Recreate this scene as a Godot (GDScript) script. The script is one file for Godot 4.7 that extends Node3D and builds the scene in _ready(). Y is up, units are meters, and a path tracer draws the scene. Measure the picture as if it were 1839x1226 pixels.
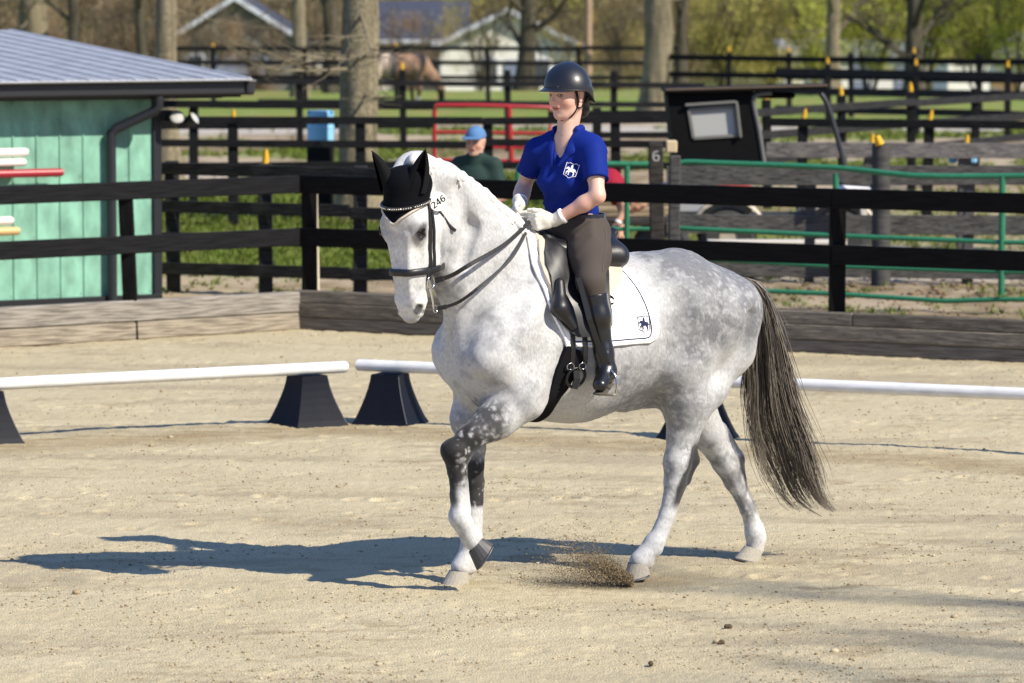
extends Node3D

# ------------------------------------------------------------------ scene constants
const HORSE_AT := Vector3(0.3027, 0.0, -20.102)
const HORSE_YAW := 3.7000981   # 180 + 32 degrees: local +x runs from the girth to the horse's chest
var mats := {}
var used := {}
var texs := {}

func _ready() -> void:
	var cam := Camera3D.new()
	cam.name = "camera"
	add_child(cam)
	cam.position = Vector3(0, 2.88, 0)
	cam.rotation_degrees = Vector3(-4.8664, 0, 0)
	var lens := CameraAttributesPhysical.new()
	lens.frustum_focal_length = 144.86
	lens.frustum_focus_distance = 20.0
	lens.exposure_aperture = 4.8
	lens.frustum_far = 3000.0
	cam.attributes = lens
	cam.fov = 9.4714
	cam.near = 0.5
	cam.far = 3000.0
	cam.current = true
	var env := Environment.new()
	env.background_mode = Environment.BG_SKY
	var psm := ProceduralSkyMaterial.new()
	psm.sky_top_color = Color(0.34, 0.47, 0.70)
	psm.sky_horizon_color = Color(0.66, 0.76, 0.88)
	psm.sky_curve = 0.14
	psm.ground_bottom_color = Color(0.36, 0.33, 0.27)
	psm.ground_horizon_color = Color(0.55, 0.56, 0.52)
	psm.sky_energy_multiplier = 0.94
	psm.ground_energy_multiplier = 0.7
	psm.sun_angle_max = 12.0
	var sky := Sky.new()
	sky.sky_material = psm
	env.sky = sky
	env.tonemap_mode = Environment.TONE_MAPPER_LINEAR
	env.tonemap_exposure = 1.65
	env.sdfgi_enabled = true
	env.ssao_enabled = true
	env.ssil_enabled = true
	var we := WorldEnvironment.new()
	we.name = "world_environment"
	we.environment = env
	add_child(we)
	var sun := DirectionalLight3D.new()
	sun.name = "sun"
	sun.light_color = Color(1.0, 0.965, 0.90)
	sun.light_energy = 1.35
	sun.light_angular_distance = 0.55
	sun.shadow_enabled = true
	add_child(sun)
	sun.look_at_from_position(Vector3(0.95, 1.0, 0.62) * 50.0, Vector3.ZERO)
	var t0 := Time.get_ticks_msec()
	make_materials()
	build_ground()
	print("build_ground ", Time.get_ticks_msec() - t0)
	build_arena()
	print("build_arena ", Time.get_ticks_msec() - t0)
	build_shed()
	print("build_shed ", Time.get_ticks_msec() - t0)
	build_paddocks()
	print("build_paddocks ", Time.get_ticks_msec() - t0)
	build_gates()
	print("build_gates ", Time.get_ticks_msec() - t0)
	build_vehicle()
	print("build_vehicle ", Time.get_ticks_msec() - t0)
	build_houses()
	print("build_houses ", Time.get_ticks_msec() - t0)
	build_trees()
	print("build_trees ", Time.get_ticks_msec() - t0)
	build_woods()
	print("build_woods ", Time.get_ticks_msec() - t0)
	build_people()
	print("build_people ", Time.get_ticks_msec() - t0)
	build_horse()
	print("build_horse ", Time.get_ticks_msec() - t0)
	build_tack()
	print("build_tack ", Time.get_ticks_msec() - t0)
	build_rider()
	print("build_rider ", Time.get_ticks_msec() - t0)
	build_small()
	print("build_small ", Time.get_ticks_msec() - t0)

# ------------------------------------------------------------------ naming helpers
func tag(o: Node, label: String, category := "", group := "", kind := "") -> void:
	if label: o.set_meta("label", label)
	if category: o.set_meta("category", category)
	if group: o.set_meta("group", group)
	if kind: o.set_meta("kind", kind)

func numbered(base: String) -> String:
	var n: int = used.get(base, 0)
	used[base] = n + 1
	return base if n == 0 else "%s_%03d" % [base, n]

func thing(called: String, label: String, category: String, at := Vector3.ZERO, yaw := 0.0, group := "") -> Node3D:
	var o := Node3D.new()
	o.name = numbered(called)
	add_child(o)
	o.position = at
	o.rotation.y = yaw
	tag(o, label, category, group)
	return o

func part(parent: Node, called: String, mesh: Mesh, m: Material, xf := Transform3D.IDENTITY) -> MeshInstance3D:
	var o := MeshInstance3D.new()
	o.name = called
	o.mesh = mesh
	if m: o.material_override = m
	o.transform = xf
	parent.add_child(o, true)
	return o

func top(called: String, mesh: Mesh, m: Material, label: String, category: String, xf := Transform3D.IDENTITY, group := "") -> MeshInstance3D:
	var o := part(self, numbered(called), mesh, m, xf)
	tag(o, label, category, group)
	return o

func struct(called: String, mesh: Mesh, m: Material) -> MeshInstance3D:
	var o := part(self, numbered(called), mesh, m)
	o.set_meta("kind", "structure")
	return o

# ------------------------------------------------------------------ materials
func srgb(r: float, g: float, b: float) -> Color:
	return Color(r, g, b).linear_to_srgb()

func noise_tex(key: String, freq: float, octaves: int, lo: float, hi: float, normal := false, bump := 4.0, type := FastNoiseLite.TYPE_SIMPLEX_SMOOTH, size := 512) -> NoiseTexture2D:
	if texs.has(key): return texs[key]
	var n := FastNoiseLite.new()
	n.noise_type = type
	n.seed = key.hash() % 1000
	n.frequency = freq
	n.fractal_octaves = octaves
	var t := NoiseTexture2D.new()
	t.width = size
	t.height = size
	t.seamless = true
	t.noise = n
	if normal:
		t.as_normal_map = true
		t.bump_strength = bump
	else:
		var g := Gradient.new()
		g.set_color(0, Color(lo, lo, lo))
		g.set_color(1, Color(hi, hi, hi))
		t.color_ramp = g
	texs[key] = t
	return t

func mat(key: String, c: Color, rough := 0.8, metal := 0.0, vcol := false) -> StandardMaterial3D:
	if mats.has(key): return mats[key]
	var m := StandardMaterial3D.new()
	m.albedo_color = c
	m.roughness = rough
	m.metallic = metal
	m.vertex_color_use_as_albedo = vcol
	if rough > 0.5: m.metallic_specular = 0.25
	mats[key] = m
	return m

func tri(m: StandardMaterial3D, tex: Texture2D, scale: Vector3, world := true, nrm: Texture2D = null, ns := 1.0) -> StandardMaterial3D:
	m.uv1_triplanar = true
	m.uv1_world_triplanar = world
	m.uv1_scale = scale
	if tex: m.albedo_texture = tex
	if nrm:
		m.normal_enabled = true
		m.normal_texture = nrm
		m.normal_scale = ns
	return m

# ------------------------------------------------------------------ mesh helpers
var box_cache := {}
func bevel_box(s: Vector3, b := 0.006) -> ArrayMesh:
	var key := "%s/%s" % [s, b]
	if box_cache.has(key): return box_cache[key]
	b = minf(b, minf(s.x, minf(s.y, s.z)) * 0.45)
	var st := SurfaceTool.new()
	st.begin(Mesh.PRIMITIVE_TRIANGLES)
	add_box(st, Transform3D.IDENTITY, s, b)
	var m := st.commit()
	box_cache[key] = m
	return m

func quad(st: SurfaceTool, a: Vector3, b: Vector3, c: Vector3, d: Vector3, out: Vector3) -> void:
	# corners in ring order; wound so that the front faces 'out'
	var n := (b - a).cross(c - a)
	var u := a.distance_to(b)
	var v := b.distance_to(c)
	var nn := out.normalized()
	var pts := [a, b, c, a, c, d]
	var uvs := [Vector2(0, 0), Vector2(u, 0), Vector2(u, v), Vector2(0, 0), Vector2(u, v), Vector2(0, v)]
	if n.dot(out) > 0:
		pts = [a, c, b, a, d, c]
		uvs = [Vector2(0, 0), Vector2(u, v), Vector2(u, 0), Vector2(0, 0), Vector2(0, v), Vector2(u, v)]
	var fn := n.normalized()
	if fn.dot(nn) < 0: fn = -fn
	for i in 6:
		st.set_normal(fn)
		st.set_uv(uvs[i])
		st.add_vertex(pts[i])

func tri3(st: SurfaceTool, a: Vector3, b: Vector3, c: Vector3, out: Vector3) -> void:
	var n := (b - a).cross(c - a)
	var fn := n.normalized()
	if fn.dot(out) < 0: fn = -fn
	var pts := [a, b, c] if n.dot(out) < 0 else [a, c, b]
	for p in pts:
		st.set_normal(fn)
		st.set_uv(Vector2(p.x, p.y))
		st.add_vertex(p)

func add_box(st: SurfaceTool, xf: Transform3D, s: Vector3, b := 0.005) -> void:
	var h := s * 0.5
	b = minf(b, minf(h.x, minf(h.y, h.z)) * 0.8)
	var ax := [Vector3(1, 0, 0), Vector3(0, 1, 0), Vector3(0, 0, 1)]
	for i in 3:
		var u: Vector3 = ax[(i + 1) % 3]
		var v: Vector3 = ax[(i + 2) % 3]
		var n: Vector3 = ax[i]
		var hu: float = h[(i + 1) % 3] - b
		var hv: float = h[(i + 2) % 3] - b
		for sg in [-1.0, 1.0]:
			var c: Vector3 = n * (h[i] * sg)
			quad(st, xf * (c - u * hu - v * hv), xf * (c + u * hu - v * hv), xf * (c + u * hu + v * hv), xf * (c - u * hu + v * hv), xf.basis * (n * sg))
		# edges along n
		var hn: float = h[i] - b
		for su in [-1.0, 1.0]:
			for sv in [-1.0, 1.0]:
				var p1: Vector3 = u * (h[(i + 1) % 3] * su) + v * (hv * sv)
				var p2: Vector3 = u * (hu * su) + v * (h[(i + 2) % 3] * sv)
				quad(st, xf * (p1 - n * hn), xf * (p1 + n * hn), xf * (p2 + n * hn), xf * (p2 - n * hn), xf.basis * (u * su + v * sv))
	for sx in [-1.0, 1.0]:
		for sy in [-1.0, 1.0]:
			for sz in [-1.0, 1.0]:
				var sgn := Vector3(sx, sy, sz)
				var a := Vector3(h.x, h.y - b, h.z - b) * sgn
				var bb := Vector3(h.x - b, h.y, h.z - b) * sgn
				var c2 := Vector3(h.x - b, h.y - b, h.z) * sgn
				tri3(st, xf * a, xf * bb, xf * c2, xf.basis * sgn)

func frame_along(dir: Vector3, up := Vector3.UP) -> Basis:
	# x along dir, y near up
	var x := dir.normalized()
	var z := x.cross(up)
	if z.length() < 0.001: z = x.cross(Vector3.FORWARD)
	z = z.normalized()
	return Basis(x, z.cross(x), z)

func beam(parent: Node, called: String, a: Vector3, b: Vector3, hgt: float, thick: float, m: Material, bev := 0.006, roll := 0.0) -> MeshInstance3D:
	var d := b - a
	var bs := frame_along(d)
	if roll != 0.0: bs = bs * Basis(Vector3(1, 0, 0), roll)
	return part(parent, called, bevel_box(Vector3(snappedf(d.length(), 0.001), hgt, thick), bev), m, Transform3D(bs, (a + b) * 0.5))

func add_tube(st: SurfaceTool, pts: Array, radii: Array, sides := 8, caps := true, squash := 1.0, up := Vector3.UP, cols := []) -> void:
	var rings := []
	var norms := []
	var prev_n := Vector3.ZERO
	var dist := 0.0
	for i in pts.size():
		var d: Vector3
		if i == 0: d = pts[1] - pts[0]
		elif i == pts.size() - 1: d = pts[i] - pts[i - 1]
		else: d = pts[i + 1] - pts[i - 1]
		d = d.normalized()
		var n: Vector3
		if prev_n == Vector3.ZERO:
			n = up - d * up.dot(d)
			if n.length() < 0.01: n = Vector3(1, 0, 0) - d * d.x
			n = n.normalized()
		else:
			n = (prev_n - d * prev_n.dot(d)).normalized()
		prev_n = n
		var bnm := d.cross(n)
		var ring := []
		var rn := []
		for k in sides:
			var a := TAU * k / sides
			var o: Vector3 = n * (cos(a) * squash) + bnm * sin(a)
			ring.append(pts[i] + o * radii[i])
			rn.append((n * (cos(a) / squash) + bnm * sin(a)).normalized())
		rings.append(ring)
		norms.append(rn)
	for i in pts.size() - 1:
		var l: float = pts[i].distance_to(pts[i + 1])
		for k in sides:
			var k2 := (k + 1) % sides
			var idx := [[i, k], [i + 1, k], [i + 1, k2], [i, k], [i + 1, k2], [i, k2]]
			var u0 := float(k) / sides
			var u1 := float(k + 1) / sides
			var uv := [Vector2(u0, dist), Vector2(u0, dist + l), Vector2(u1, dist + l), Vector2(u0, dist), Vector2(u1, dist + l), Vector2(u1, dist)]
			for q in 6:
				if not cols.is_empty(): st.set_color(cols[idx[q][0]])
				st.set_normal(norms[idx[q][0]][idx[q][1]])
				st.set_uv(uv[q])
				st.add_vertex(rings[idx[q][0]][idx[q][1]])
		dist += l
	if caps:
		for e in 2:
			var ii: int = 0 if e == 0 else pts.size() - 1
			var out: Vector3 = (pts[0] - pts[1]) if e == 0 else (pts[ii] - pts[ii - 1])
			for k in sides:
				tri3(st, pts[ii], rings[ii][k], rings[ii][(k + 1) % sides], out)

func tube_mesh(pts: Array, radii: Array, sides := 8, squash := 1.0) -> ArrayMesh:
	var st := SurfaceTool.new()
	st.begin(Mesh.PRIMITIVE_TRIANGLES)
	add_tube(st, pts, radii, sides, true, squash)
	return st.commit()

func smooth_pts(ctrl: Array, per := 5) -> Array:
	var out := []
	for i in ctrl.size() - 1:
		var p0: Vector3 = ctrl[max(i - 1, 0)]
		var p1: Vector3 = ctrl[i]
		var p2: Vector3 = ctrl[i + 1]
		var p3: Vector3 = ctrl[min(i + 2, ctrl.size() - 1)]
		for k in per:
			out.append(p1.cubic_interpolate(p2, p0, p3, float(k) / per))
	out.append(ctrl[ctrl.size() - 1])
	return out

func lathe(prof: Array, sides := 16) -> ArrayMesh:
	# profile of Vector2(radius, height)
	var st := SurfaceTool.new()
	st.begin(Mesh.PRIMITIVE_TRIANGLES)
	st.set_smooth_group(0)
	for i in prof.size() - 1:
		var a: Vector2 = prof[i]
		var b: Vector2 = prof[i + 1]
		var nn := Vector2(b.y - a.y, a.x - b.x).normalized()
		for k in sides:
			var t0 := TAU * k / sides
			var t1 := TAU * (k + 1) / sides
			var v := [Vector3(cos(t0) * a.x, a.y, sin(t0) * a.x), Vector3(cos(t1) * a.x, a.y, sin(t1) * a.x), Vector3(cos(t1) * b.x, b.y, sin(t1) * b.x), Vector3(cos(t0) * b.x, b.y, sin(t0) * b.x)]
			var ang := [t0, t1, t1, t0]
			for q in [0, 1, 2, 0, 2, 3]:
				st.set_normal(Vector3(cos(ang[q]) * nn.x, nn.y, sin(ang[q]) * nn.x))
				st.set_uv(Vector2(ang[q] / TAU, v[q].y))
				st.add_vertex(v[q])
	return st.commit()

func lp(a: Vector3, b: Vector3, t: float) -> Vector3:
	return a.lerp(b, t)

func sm(a: float, b: float, x: float) -> float:
	return smoothstep(a, b, x)

# ------------------------------------------------------------------ bodies: distance fields meshed as surface nets
class Field:
	var A := PackedVector3Array()
	var D := PackedVector3Array()
	var IL := PackedFloat32Array()
	var R0 := PackedFloat32Array()
	var R1 := PackedFloat32Array()
	var N := PackedVector3Array()
	var IK := PackedFloat32Array()
	var B := PackedFloat32Array()
	var S := PackedInt32Array()     # 1 join, -1 carve
	var CAP := PackedInt32Array()   # 1 flat at the start, 2 flat at the end, 3 both
	var C := PackedVector3Array()
	var BR := PackedFloat32Array()
	var cuts := []                  # [point, normal, blend]: everything on the normal's side is cut away
	var kmin := 1.0

	func add(a: Vector3, b: Vector3, r0: float, r1: float, blend := 0.03, n := Vector3.ZERO, k := 1.0, sgn := 1, cap := 0) -> void:
		var d := b - a
		if d.length_squared() < 1e-8: d = Vector3(0, 1e-4, 0)
		A.append(a); D.append(d); IL.append(1.0 / d.length_squared())
		R0.append(r0); R1.append(r1); N.append(n.normalized() if n != Vector3.ZERO else n); IK.append(1.0 / k); B.append(blend); S.append(sgn); CAP.append(cap)
		C.append(a + d * 0.5); BR.append(d.length() * 0.5 + maxf(r0, r1) * maxf(1.0, k))
		kmin = minf(kmin, k)

	func ball(c: Vector3, r: float, blend := 0.03, n := Vector3.ZERO, k := 1.0, sgn := 1) -> void:
		add(c, c, r, r, blend, n, k, sgn)

	func chain(pts: Array, radii: Array, blend := 0.03, n := Vector3.ZERO, k := 1.0) -> void:
		for i in pts.size() - 1:
			add(pts[i], pts[i + 1], radii[i], radii[i + 1], blend, n, k)

	func eval(p: Vector3, list: PackedInt32Array) -> float:
		var d := 1.0
		for i in list:
			var q := p - A[i]
			var dd := D[i]
			var t := q.dot(dd) * IL[i]
			var tc := clampf(t, 0.0, 1.0)
			q -= dd * tc
			if IK[i] != 1.0:
				var n := N[i]
				q += n * (q.dot(n) * (IK[i] - 1.0))
			var di := q.length() - (R0[i] + (R1[i] - R0[i]) * tc)
			if CAP[i]:
				var ln := sqrt(1.0 / IL[i])
				if CAP[i] & 1: di = maxf(di, -t * ln)
				if CAP[i] & 2: di = maxf(di, (t - 1.0) * ln)
			var k := B[i]
			if S[i] > 0:
				if d - di >= k: d = di
				elif di - d < k:
					var h := k - absf(d - di)
					d = minf(d, di) - h * h / k * 0.25
			else:
				di = -di
				if di - d >= k: d = di
				elif d - di < k:
					var h2 := k - absf(d - di)
					d = maxf(d, di) + h2 * h2 / k * 0.25
		for c in cuts:
			var e: float = (p - c[0]).dot(c[1])
			var kk: float = c[2]
			if e - d >= kk: d = e
			elif d - e < kk:
				var h3 := kk - absf(d - e)
				d = maxf(d, e) + h3 * h3 / kk * 0.25
		return d

	func mesh(cell: float, color = null, wiggle = null) -> ArrayMesh:
		var lo := Vector3(1e9, 1e9, 1e9)
		var hi := -lo
		for i in A.size():
			if S[i] < 0: continue
			var e := Vector3.ONE * (BR[i] + B[i] * 0.3)
			lo = lo.min(C[i] - e)
			hi = hi.max(C[i] + e)
		var bc := 4
		var bs := cell * bc
		var nb := Vector3i(((hi - lo) / bs).ceil()) + Vector3i.ONE
		var nx := nb.x * bc + 1
		var ny := nb.y * bc + 1
		var nz := nb.z * bc + 1
		var g := PackedFloat32Array()
		g.resize(nx * ny * nz)
		g.fill(9.0)
		var lists := {}
		var half := bs * 0.8661
		for i in A.size():
			var reach := BR[i] + half + B[i]
			var b0 := Vector3i(((C[i] - Vector3.ONE * reach - lo) / bs).floor()).clamp(Vector3i.ZERO, nb - Vector3i.ONE)
			var b1 := Vector3i(((C[i] + Vector3.ONE * reach - lo) / bs).floor()).clamp(Vector3i.ZERO, nb - Vector3i.ONE)
			var a := A[i]
			var dd := D[i]
			var mx := half + B[i]
			var stretch := maxf(IK[i], 1.0)
			for z in range(b0.z, b1.z + 1):
				for y in range(b0.y, b1.y + 1):
					for x in range(b0.x, b1.x + 1):
						var q := lo + Vector3(x + 0.5, y + 0.5, z + 0.5) * bs - a
						var tc := clampf(q.dot(dd) * IL[i], 0.0, 1.0)
						q -= dd * tc
						if IK[i] != 1.0: q += N[i] * (q.dot(N[i]) * (IK[i] - 1.0))
						if q.length() - (R0[i] + (R1[i] - R0[i]) * tc) < mx * stretch:
							var key := (z * nb.y + y) * nb.x + x
							if not lists.has(key): lists[key] = PackedInt32Array()
							lists[key].append(i)
		var active := []
		for key in lists:
			var bx: int = key % nb.x
			var by: int = (key / nb.x) % nb.y
			var bz: int = key / (nb.x * nb.y)
			var list: PackedInt32Array = lists[key]
			var d0 := eval(lo + Vector3(bx + 0.5, by + 0.5, bz + 0.5) * bs, list)
			var km := 1.0
			for i in list: km = minf(km, 1.0 / IK[i])
			if absf(d0) > half * 1.25 / km and absf(d0) < 0.99:
				var fillv := signf(d0)
				if d0 < 0.0:
					for z in bc + 1:
						for y in bc + 1:
							var o := ((bz * bc + z) * ny + by * bc + y) * nx + bx * bc
							for x in bc + 1:
								if g[o + x] == 9.0: g[o + x] = fillv
				continue
			active.append(key)
			for z in bc + 1:
				for y in bc + 1:
					var o := ((bz * bc + z) * ny + by * bc + y) * nx + bx * bc
					var p := lo + Vector3(bx * bc, by * bc + y, bz * bc + z) * cell
					for x in bc + 1:
						var have := g[o + x]
						if have == 9.0 or have == -1.0 or have == 1.0:
							g[o + x] = eval(p, list)
						p.x += cell
		# one vertex in each crossed cell
		var vid := {}
		var vs := PackedVector3Array()
		var ns := PackedVector3Array()
		var sy := nx
		var sz := nx * ny
		var offs := [0, 1, sy, sy + 1, sz, sz + 1, sz + sy, sz + sy + 1]
		var cp := [Vector3(0, 0, 0), Vector3(1, 0, 0), Vector3(0, 1, 0), Vector3(1, 1, 0), Vector3(0, 0, 1), Vector3(1, 0, 1), Vector3(0, 1, 1), Vector3(1, 1, 1)]
		var edges := [[0, 1], [2, 3], [4, 5], [6, 7], [0, 2], [1, 3], [4, 6], [5, 7], [0, 4], [1, 5], [2, 6], [3, 7]]
		for key in active:
			var bx: int = key % nb.x
			var by: int = (key / nb.x) % nb.y
			var bz: int = key / (nb.x * nb.y)
			for z in bc:
				for y in bc:
					var o := ((bz * bc + z) * ny + by * bc + y) * nx + bx * bc
					for x in bc:
						var i0 := o + x
						var v0 := g[i0]
						var v1 := g[i0 + 1]
						var v2 := g[i0 + sy]
						var v3 := g[i0 + sy + 1]
						var v4 := g[i0 + sz]
						var v5 := g[i0 + sz + 1]
						var v6 := g[i0 + sz + sy]
						var v7 := g[i0 + sz + sy + 1]
						var cnt := int(v0 < 0.0) + int(v1 < 0.0) + int(v2 < 0.0) + int(v3 < 0.0) + int(v4 < 0.0) + int(v5 < 0.0) + int(v6 < 0.0) + int(v7 < 0.0)
						if cnt == 0 or cnt == 8: continue
						var v := [v0, v1, v2, v3, v4, v5, v6, v7]
						var sum := Vector3.ZERO
						var m := 0
						for e in edges:
							var a: float = v[e[0]]
							var b: float = v[e[1]]
							if (a < 0.0) != (b < 0.0):
								sum += cp[e[0]].lerp(cp[e[1]], a / (a - b))
								m += 1
						sum /= m
						vid[i0] = vs.size()
						vs.append(lo + (Vector3(bx * bc + x, by * bc + y, bz * bc + z) + sum) * cell)
						ns.append(Vector3((v1 + v3 + v5 + v7) - (v0 + v2 + v4 + v6), (v2 + v3 + v6 + v7) - (v0 + v1 + v4 + v5), (v4 + v5 + v6 + v7) - (v0 + v1 + v2 + v3)).normalized())
		var idx := PackedInt32Array()
		for i0 in vid:
			var a0 := g[i0]
			for ax in 3:
				var st: int = [1, sy, sz][ax]
				var u: int = [sy, sz, 1][ax]
				var w: int = [sz, 1, sy][ax]
				var a1 := g[i0 + st]
				if (a0 < 0.0) == (a1 < 0.0): continue
				if not (vid.has(i0 - u) and vid.has(i0 - w) and vid.has(i0 - u - w)): continue
				var q0: int = vid[i0]
				var q1: int = vid[i0 - u]
				var q2: int = vid[i0 - u - w]
				var q3: int = vid[i0 - w]
				if a0 < 0.0: idx.append_array([q0, q2, q1, q0, q3, q2])
				else: idx.append_array([q0, q1, q2, q0, q2, q3])
		var arr := []
		arr.resize(Mesh.ARRAY_MAX)
		if wiggle != null:
			for i in vs.size(): vs[i] += wiggle.call(vs[i], ns[i])
		arr[Mesh.ARRAY_VERTEX] = vs
		arr[Mesh.ARRAY_NORMAL] = ns
		if color != null:
			var cs := PackedColorArray()
			cs.resize(vs.size())
			for i in vs.size(): cs[i] = color.call(vs[i], ns[i])
			arr[Mesh.ARRAY_COLOR] = cs
		arr[Mesh.ARRAY_INDEX] = idx
		var am := ArrayMesh.new()
		am.add_surface_from_arrays(Mesh.PRIMITIVE_TRIANGLES, arr)
		return am

# ------------------------------------------------------------------ ground
var gn1 := FastNoiseLite.new()
var gn2 := FastNoiseLite.new()
var gn3 := FastNoiseLite.new()
var gcell := FastNoiseLite.new()

func make_materials() -> void:
	gn1.seed = 101; gn1.frequency = 0.55; gn1.fractal_octaves = 3
	gn2.seed = 102; gn2.frequency = 3.2; gn2.fractal_octaves = 3
	gn3.seed = 103; gn3.frequency = 14.0; gn3.fractal_octaves = 3
	gcell.seed = 104; gcell.noise_type = FastNoiseLite.TYPE_CELLULAR; gcell.frequency = 3.4; gcell.fractal_type = FastNoiseLite.FRACTAL_NONE
	gcell.cellular_return_type = FastNoiseLite.RETURN_DISTANCE

func sand_height(x: float, z: float) -> float:
	var h := 0.014 * gn1.get_noise_2d(x, z)
	h += 0.006 * gn2.get_noise_2d(x * 0.8, z * 1.2)
	h += 0.006 * gn3.get_noise_2d(x, z * 1.1)
	var c := gcell.get_noise_2d(x + 0.1 * gn2.get_noise_2d(z, x), z) + 1.0
	h -= 0.009 * sm(0.42, 0.12, c) * sm(-0.1, 0.3, gn1.get_noise_2d(x * 1.3 + 50.0, z * 1.3))
	return h

func build_ground() -> void:
	var sand := mat("sand", Color.WHITE, 0.95, 0.0, true)
	tri(sand, noise_tex("sandgrain", 0.11, 3, 0.66, 1.22), Vector3(1.7, 1.7, 1.7), true, noise_tex("sandn", 0.09, 4, 0, 1, true, 6.0), 0.95)
	# arena footing, a raked and trodden sheet
	var cols := 430
	var zs := []
	var z := -15.5
	while z > -36.0:
		zs.append(z)
		z -= 0.022 * pow(-z / 17.0, 1.6)
	var vs := PackedVector3Array()
	var cs := PackedColorArray()
	var base := Vector3(0.540, 0.456, 0.288)
	var pale := Vector3(0.610, 0.528, 0.350)
	var damp := Vector3(0.36, 0.275, 0.155)
	for zz in zs:
		var half: float = 0.128 * -zz + 1.1
		for i in cols + 1:
			var x := lerpf(-half, half, float(i) / cols)
			vs.append(Vector3(x, sand_height(x, zz), zz))
			var n1 := gn1.get_noise_2d(x * 0.9 + 20.0, zz * 2.2)
			var n2 := gn2.get_noise_2d(x * 0.6, zz * 1.8 + 30.0)
			var n3 := gn3.get_noise_2d(x * 1.5, zz * 1.5)
			var c := base.lerp(pale, 0.25 + 0.5 * sm(-0.4, 0.5, n1 + 0.3 * n2))
			var band := gn1.get_noise_2d(x * 0.40 + 60.0, zz * 1.7) + 0.35 * n2
			c = c.lerp(Vector3(0.40, 0.335, 0.225), 0.60 * sm(0.02, 0.45, band + 0.10 * (x / half)))
			# the line the rails are dragged along, and turned-up damp spots
			var rail_z := -27.38 + 0.52 * absf(x + 1.09)
			var drag := sm(0.62, 0.15, absf(zz - rail_z - 0.35 + 0.25 * n2))
			c = c.lerp(damp, 0.95 * drag * (0.75 + 0.5 * n2))
			c = c.lerp(damp, 0.50 * sm(0.18, 0.42, n2 + 0.25 * n1) * sm(-0.2, 0.25, gn1.get_noise_2d(x + 90.0, zz)))
			c = c.lerp(damp, 0.35 * sm(0.3, 0.6, n3))
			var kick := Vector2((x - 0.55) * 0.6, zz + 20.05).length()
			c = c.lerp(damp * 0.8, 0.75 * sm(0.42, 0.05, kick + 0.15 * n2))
			c *= 1.0 + 0.10 * n3
			cs.append(Color(c.x, c.y, c.z))
	# hoof prints: shallow bowls with a pushed-up rim, in wandering lines
	var prng := RandomNumberGenerator.new()
	prng.seed = 88
	var w := cols + 1
	for line in 17:
		var px := prng.randf_range(-3.5, 3.5)
		var pz := prng.randf_range(-31.0, -16.5)
		var dirn := Vector2(prng.randf_range(-1, 1), prng.randf_range(-0.35, 0.35)).normalized()
		for k in 16:
			px += dirn.x * prng.randf_range(0.25, 0.6)
			pz += dirn.y * prng.randf_range(0.25, 0.6) + prng.randf_range(-0.12, 0.12)
			if Vector2(px - 0.1, (pz + 19.9) * 1.4).length() < 0.9: continue
			var r := prng.randf_range(0.055, 0.085)
			var dep := prng.randf_range(0.007, 0.017)
			for j in zs.size():
				if absf(zs[j] - pz) > r * 1.8: continue
				var half: float = 0.128 * -zs[j] + 1.1
				var i0 := int((px - r * 1.8 + half) / (2.0 * half) * cols)
				var i1 := int((px + r * 1.8 + half) / (2.0 * half) * cols) + 1
				for i in range(clampi(i0, 0, cols), clampi(i1, 0, cols) + 1):
					var v := vs[j * w + i]
					var q := Vector2(v.x - px, v.z - pz).length() / r
					v.y += dep * (-sm(1.0, 0.55, q) + 0.55 * sm(0.75, 1.1, q) * sm(1.75, 1.15, q))
					vs[j * w + i] = v
					if q < 0.9: cs[j * w + i] = cs[j * w + i].lerp(Color(damp.x, damp.y, damp.z), 0.35 * sm(0.9, 0.4, q))
	struct("sand_arena", grid_mesh(vs, cs, cols + 1, zs.size()), sand)
	# everything beyond: dirt, grass, gravel tracks, then lower ground under the far trees
	var earth := mat("earth", Color.WHITE, 1.0, 0.0, true)
	tri(earth, noise_tex("earthgrain", 0.08, 4, 0.66, 1.2), Vector3(0.9, 0.9, 0.9), true, noise_tex("sandn", 0.09, 4, 0, 1, true, 6.0), 0.8)
	vs = PackedVector3Array()
	cs = PackedColorArray()
	var rows := 0
	var d := 30.0
	cols = 190
	while d < 2400.0:
		var half := 0.16 * d + 6.0
		for i in cols + 1:
			var x := lerpf(-half, half, float(i) / cols)
			vs.append(Vector3(x, land_height(x, d) - (0.14 if d < arena_edge(x) else 0.0), -d))
			cs.append(land_color(x, d))
		rows += 1
		d *= 1.0065 if d < 60.0 else (1.012 if d < 320.0 else 1.08)
	struct("ground", grid_mesh(vs, cs, cols + 1, rows), earth)
	# a plain apron of the same sand round and behind the camera
	var pm := PlaneMesh.new()
	pm.size = Vector2(160, 70)
	var ap := struct("sand_apron", pm, mat("apron", srgb(0.56, 0.43, 0.26), 0.95))
	ap.position = Vector3(0, -0.10, 4.0)

func arena_edge(x: float) -> float:
	return 35.1 - (x + 1.816) * 0.553 if x > -1.816 else 35.1 + (x + 1.816) * 0.775

func land_height(x: float, d: float) -> float:
	var h := 0.03 * gn1.get_noise_2d(x * 0.6, d * 0.6) + 0.02 * gn2.get_noise_2d(x * 0.7, d * 0.7)
	if d < 46.0: h += 0.02 * gn3.get_noise_2d(x * 0.5, d * 0.5)
	return h - 2.3 * sm(112.0, 195.0, d)

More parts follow.
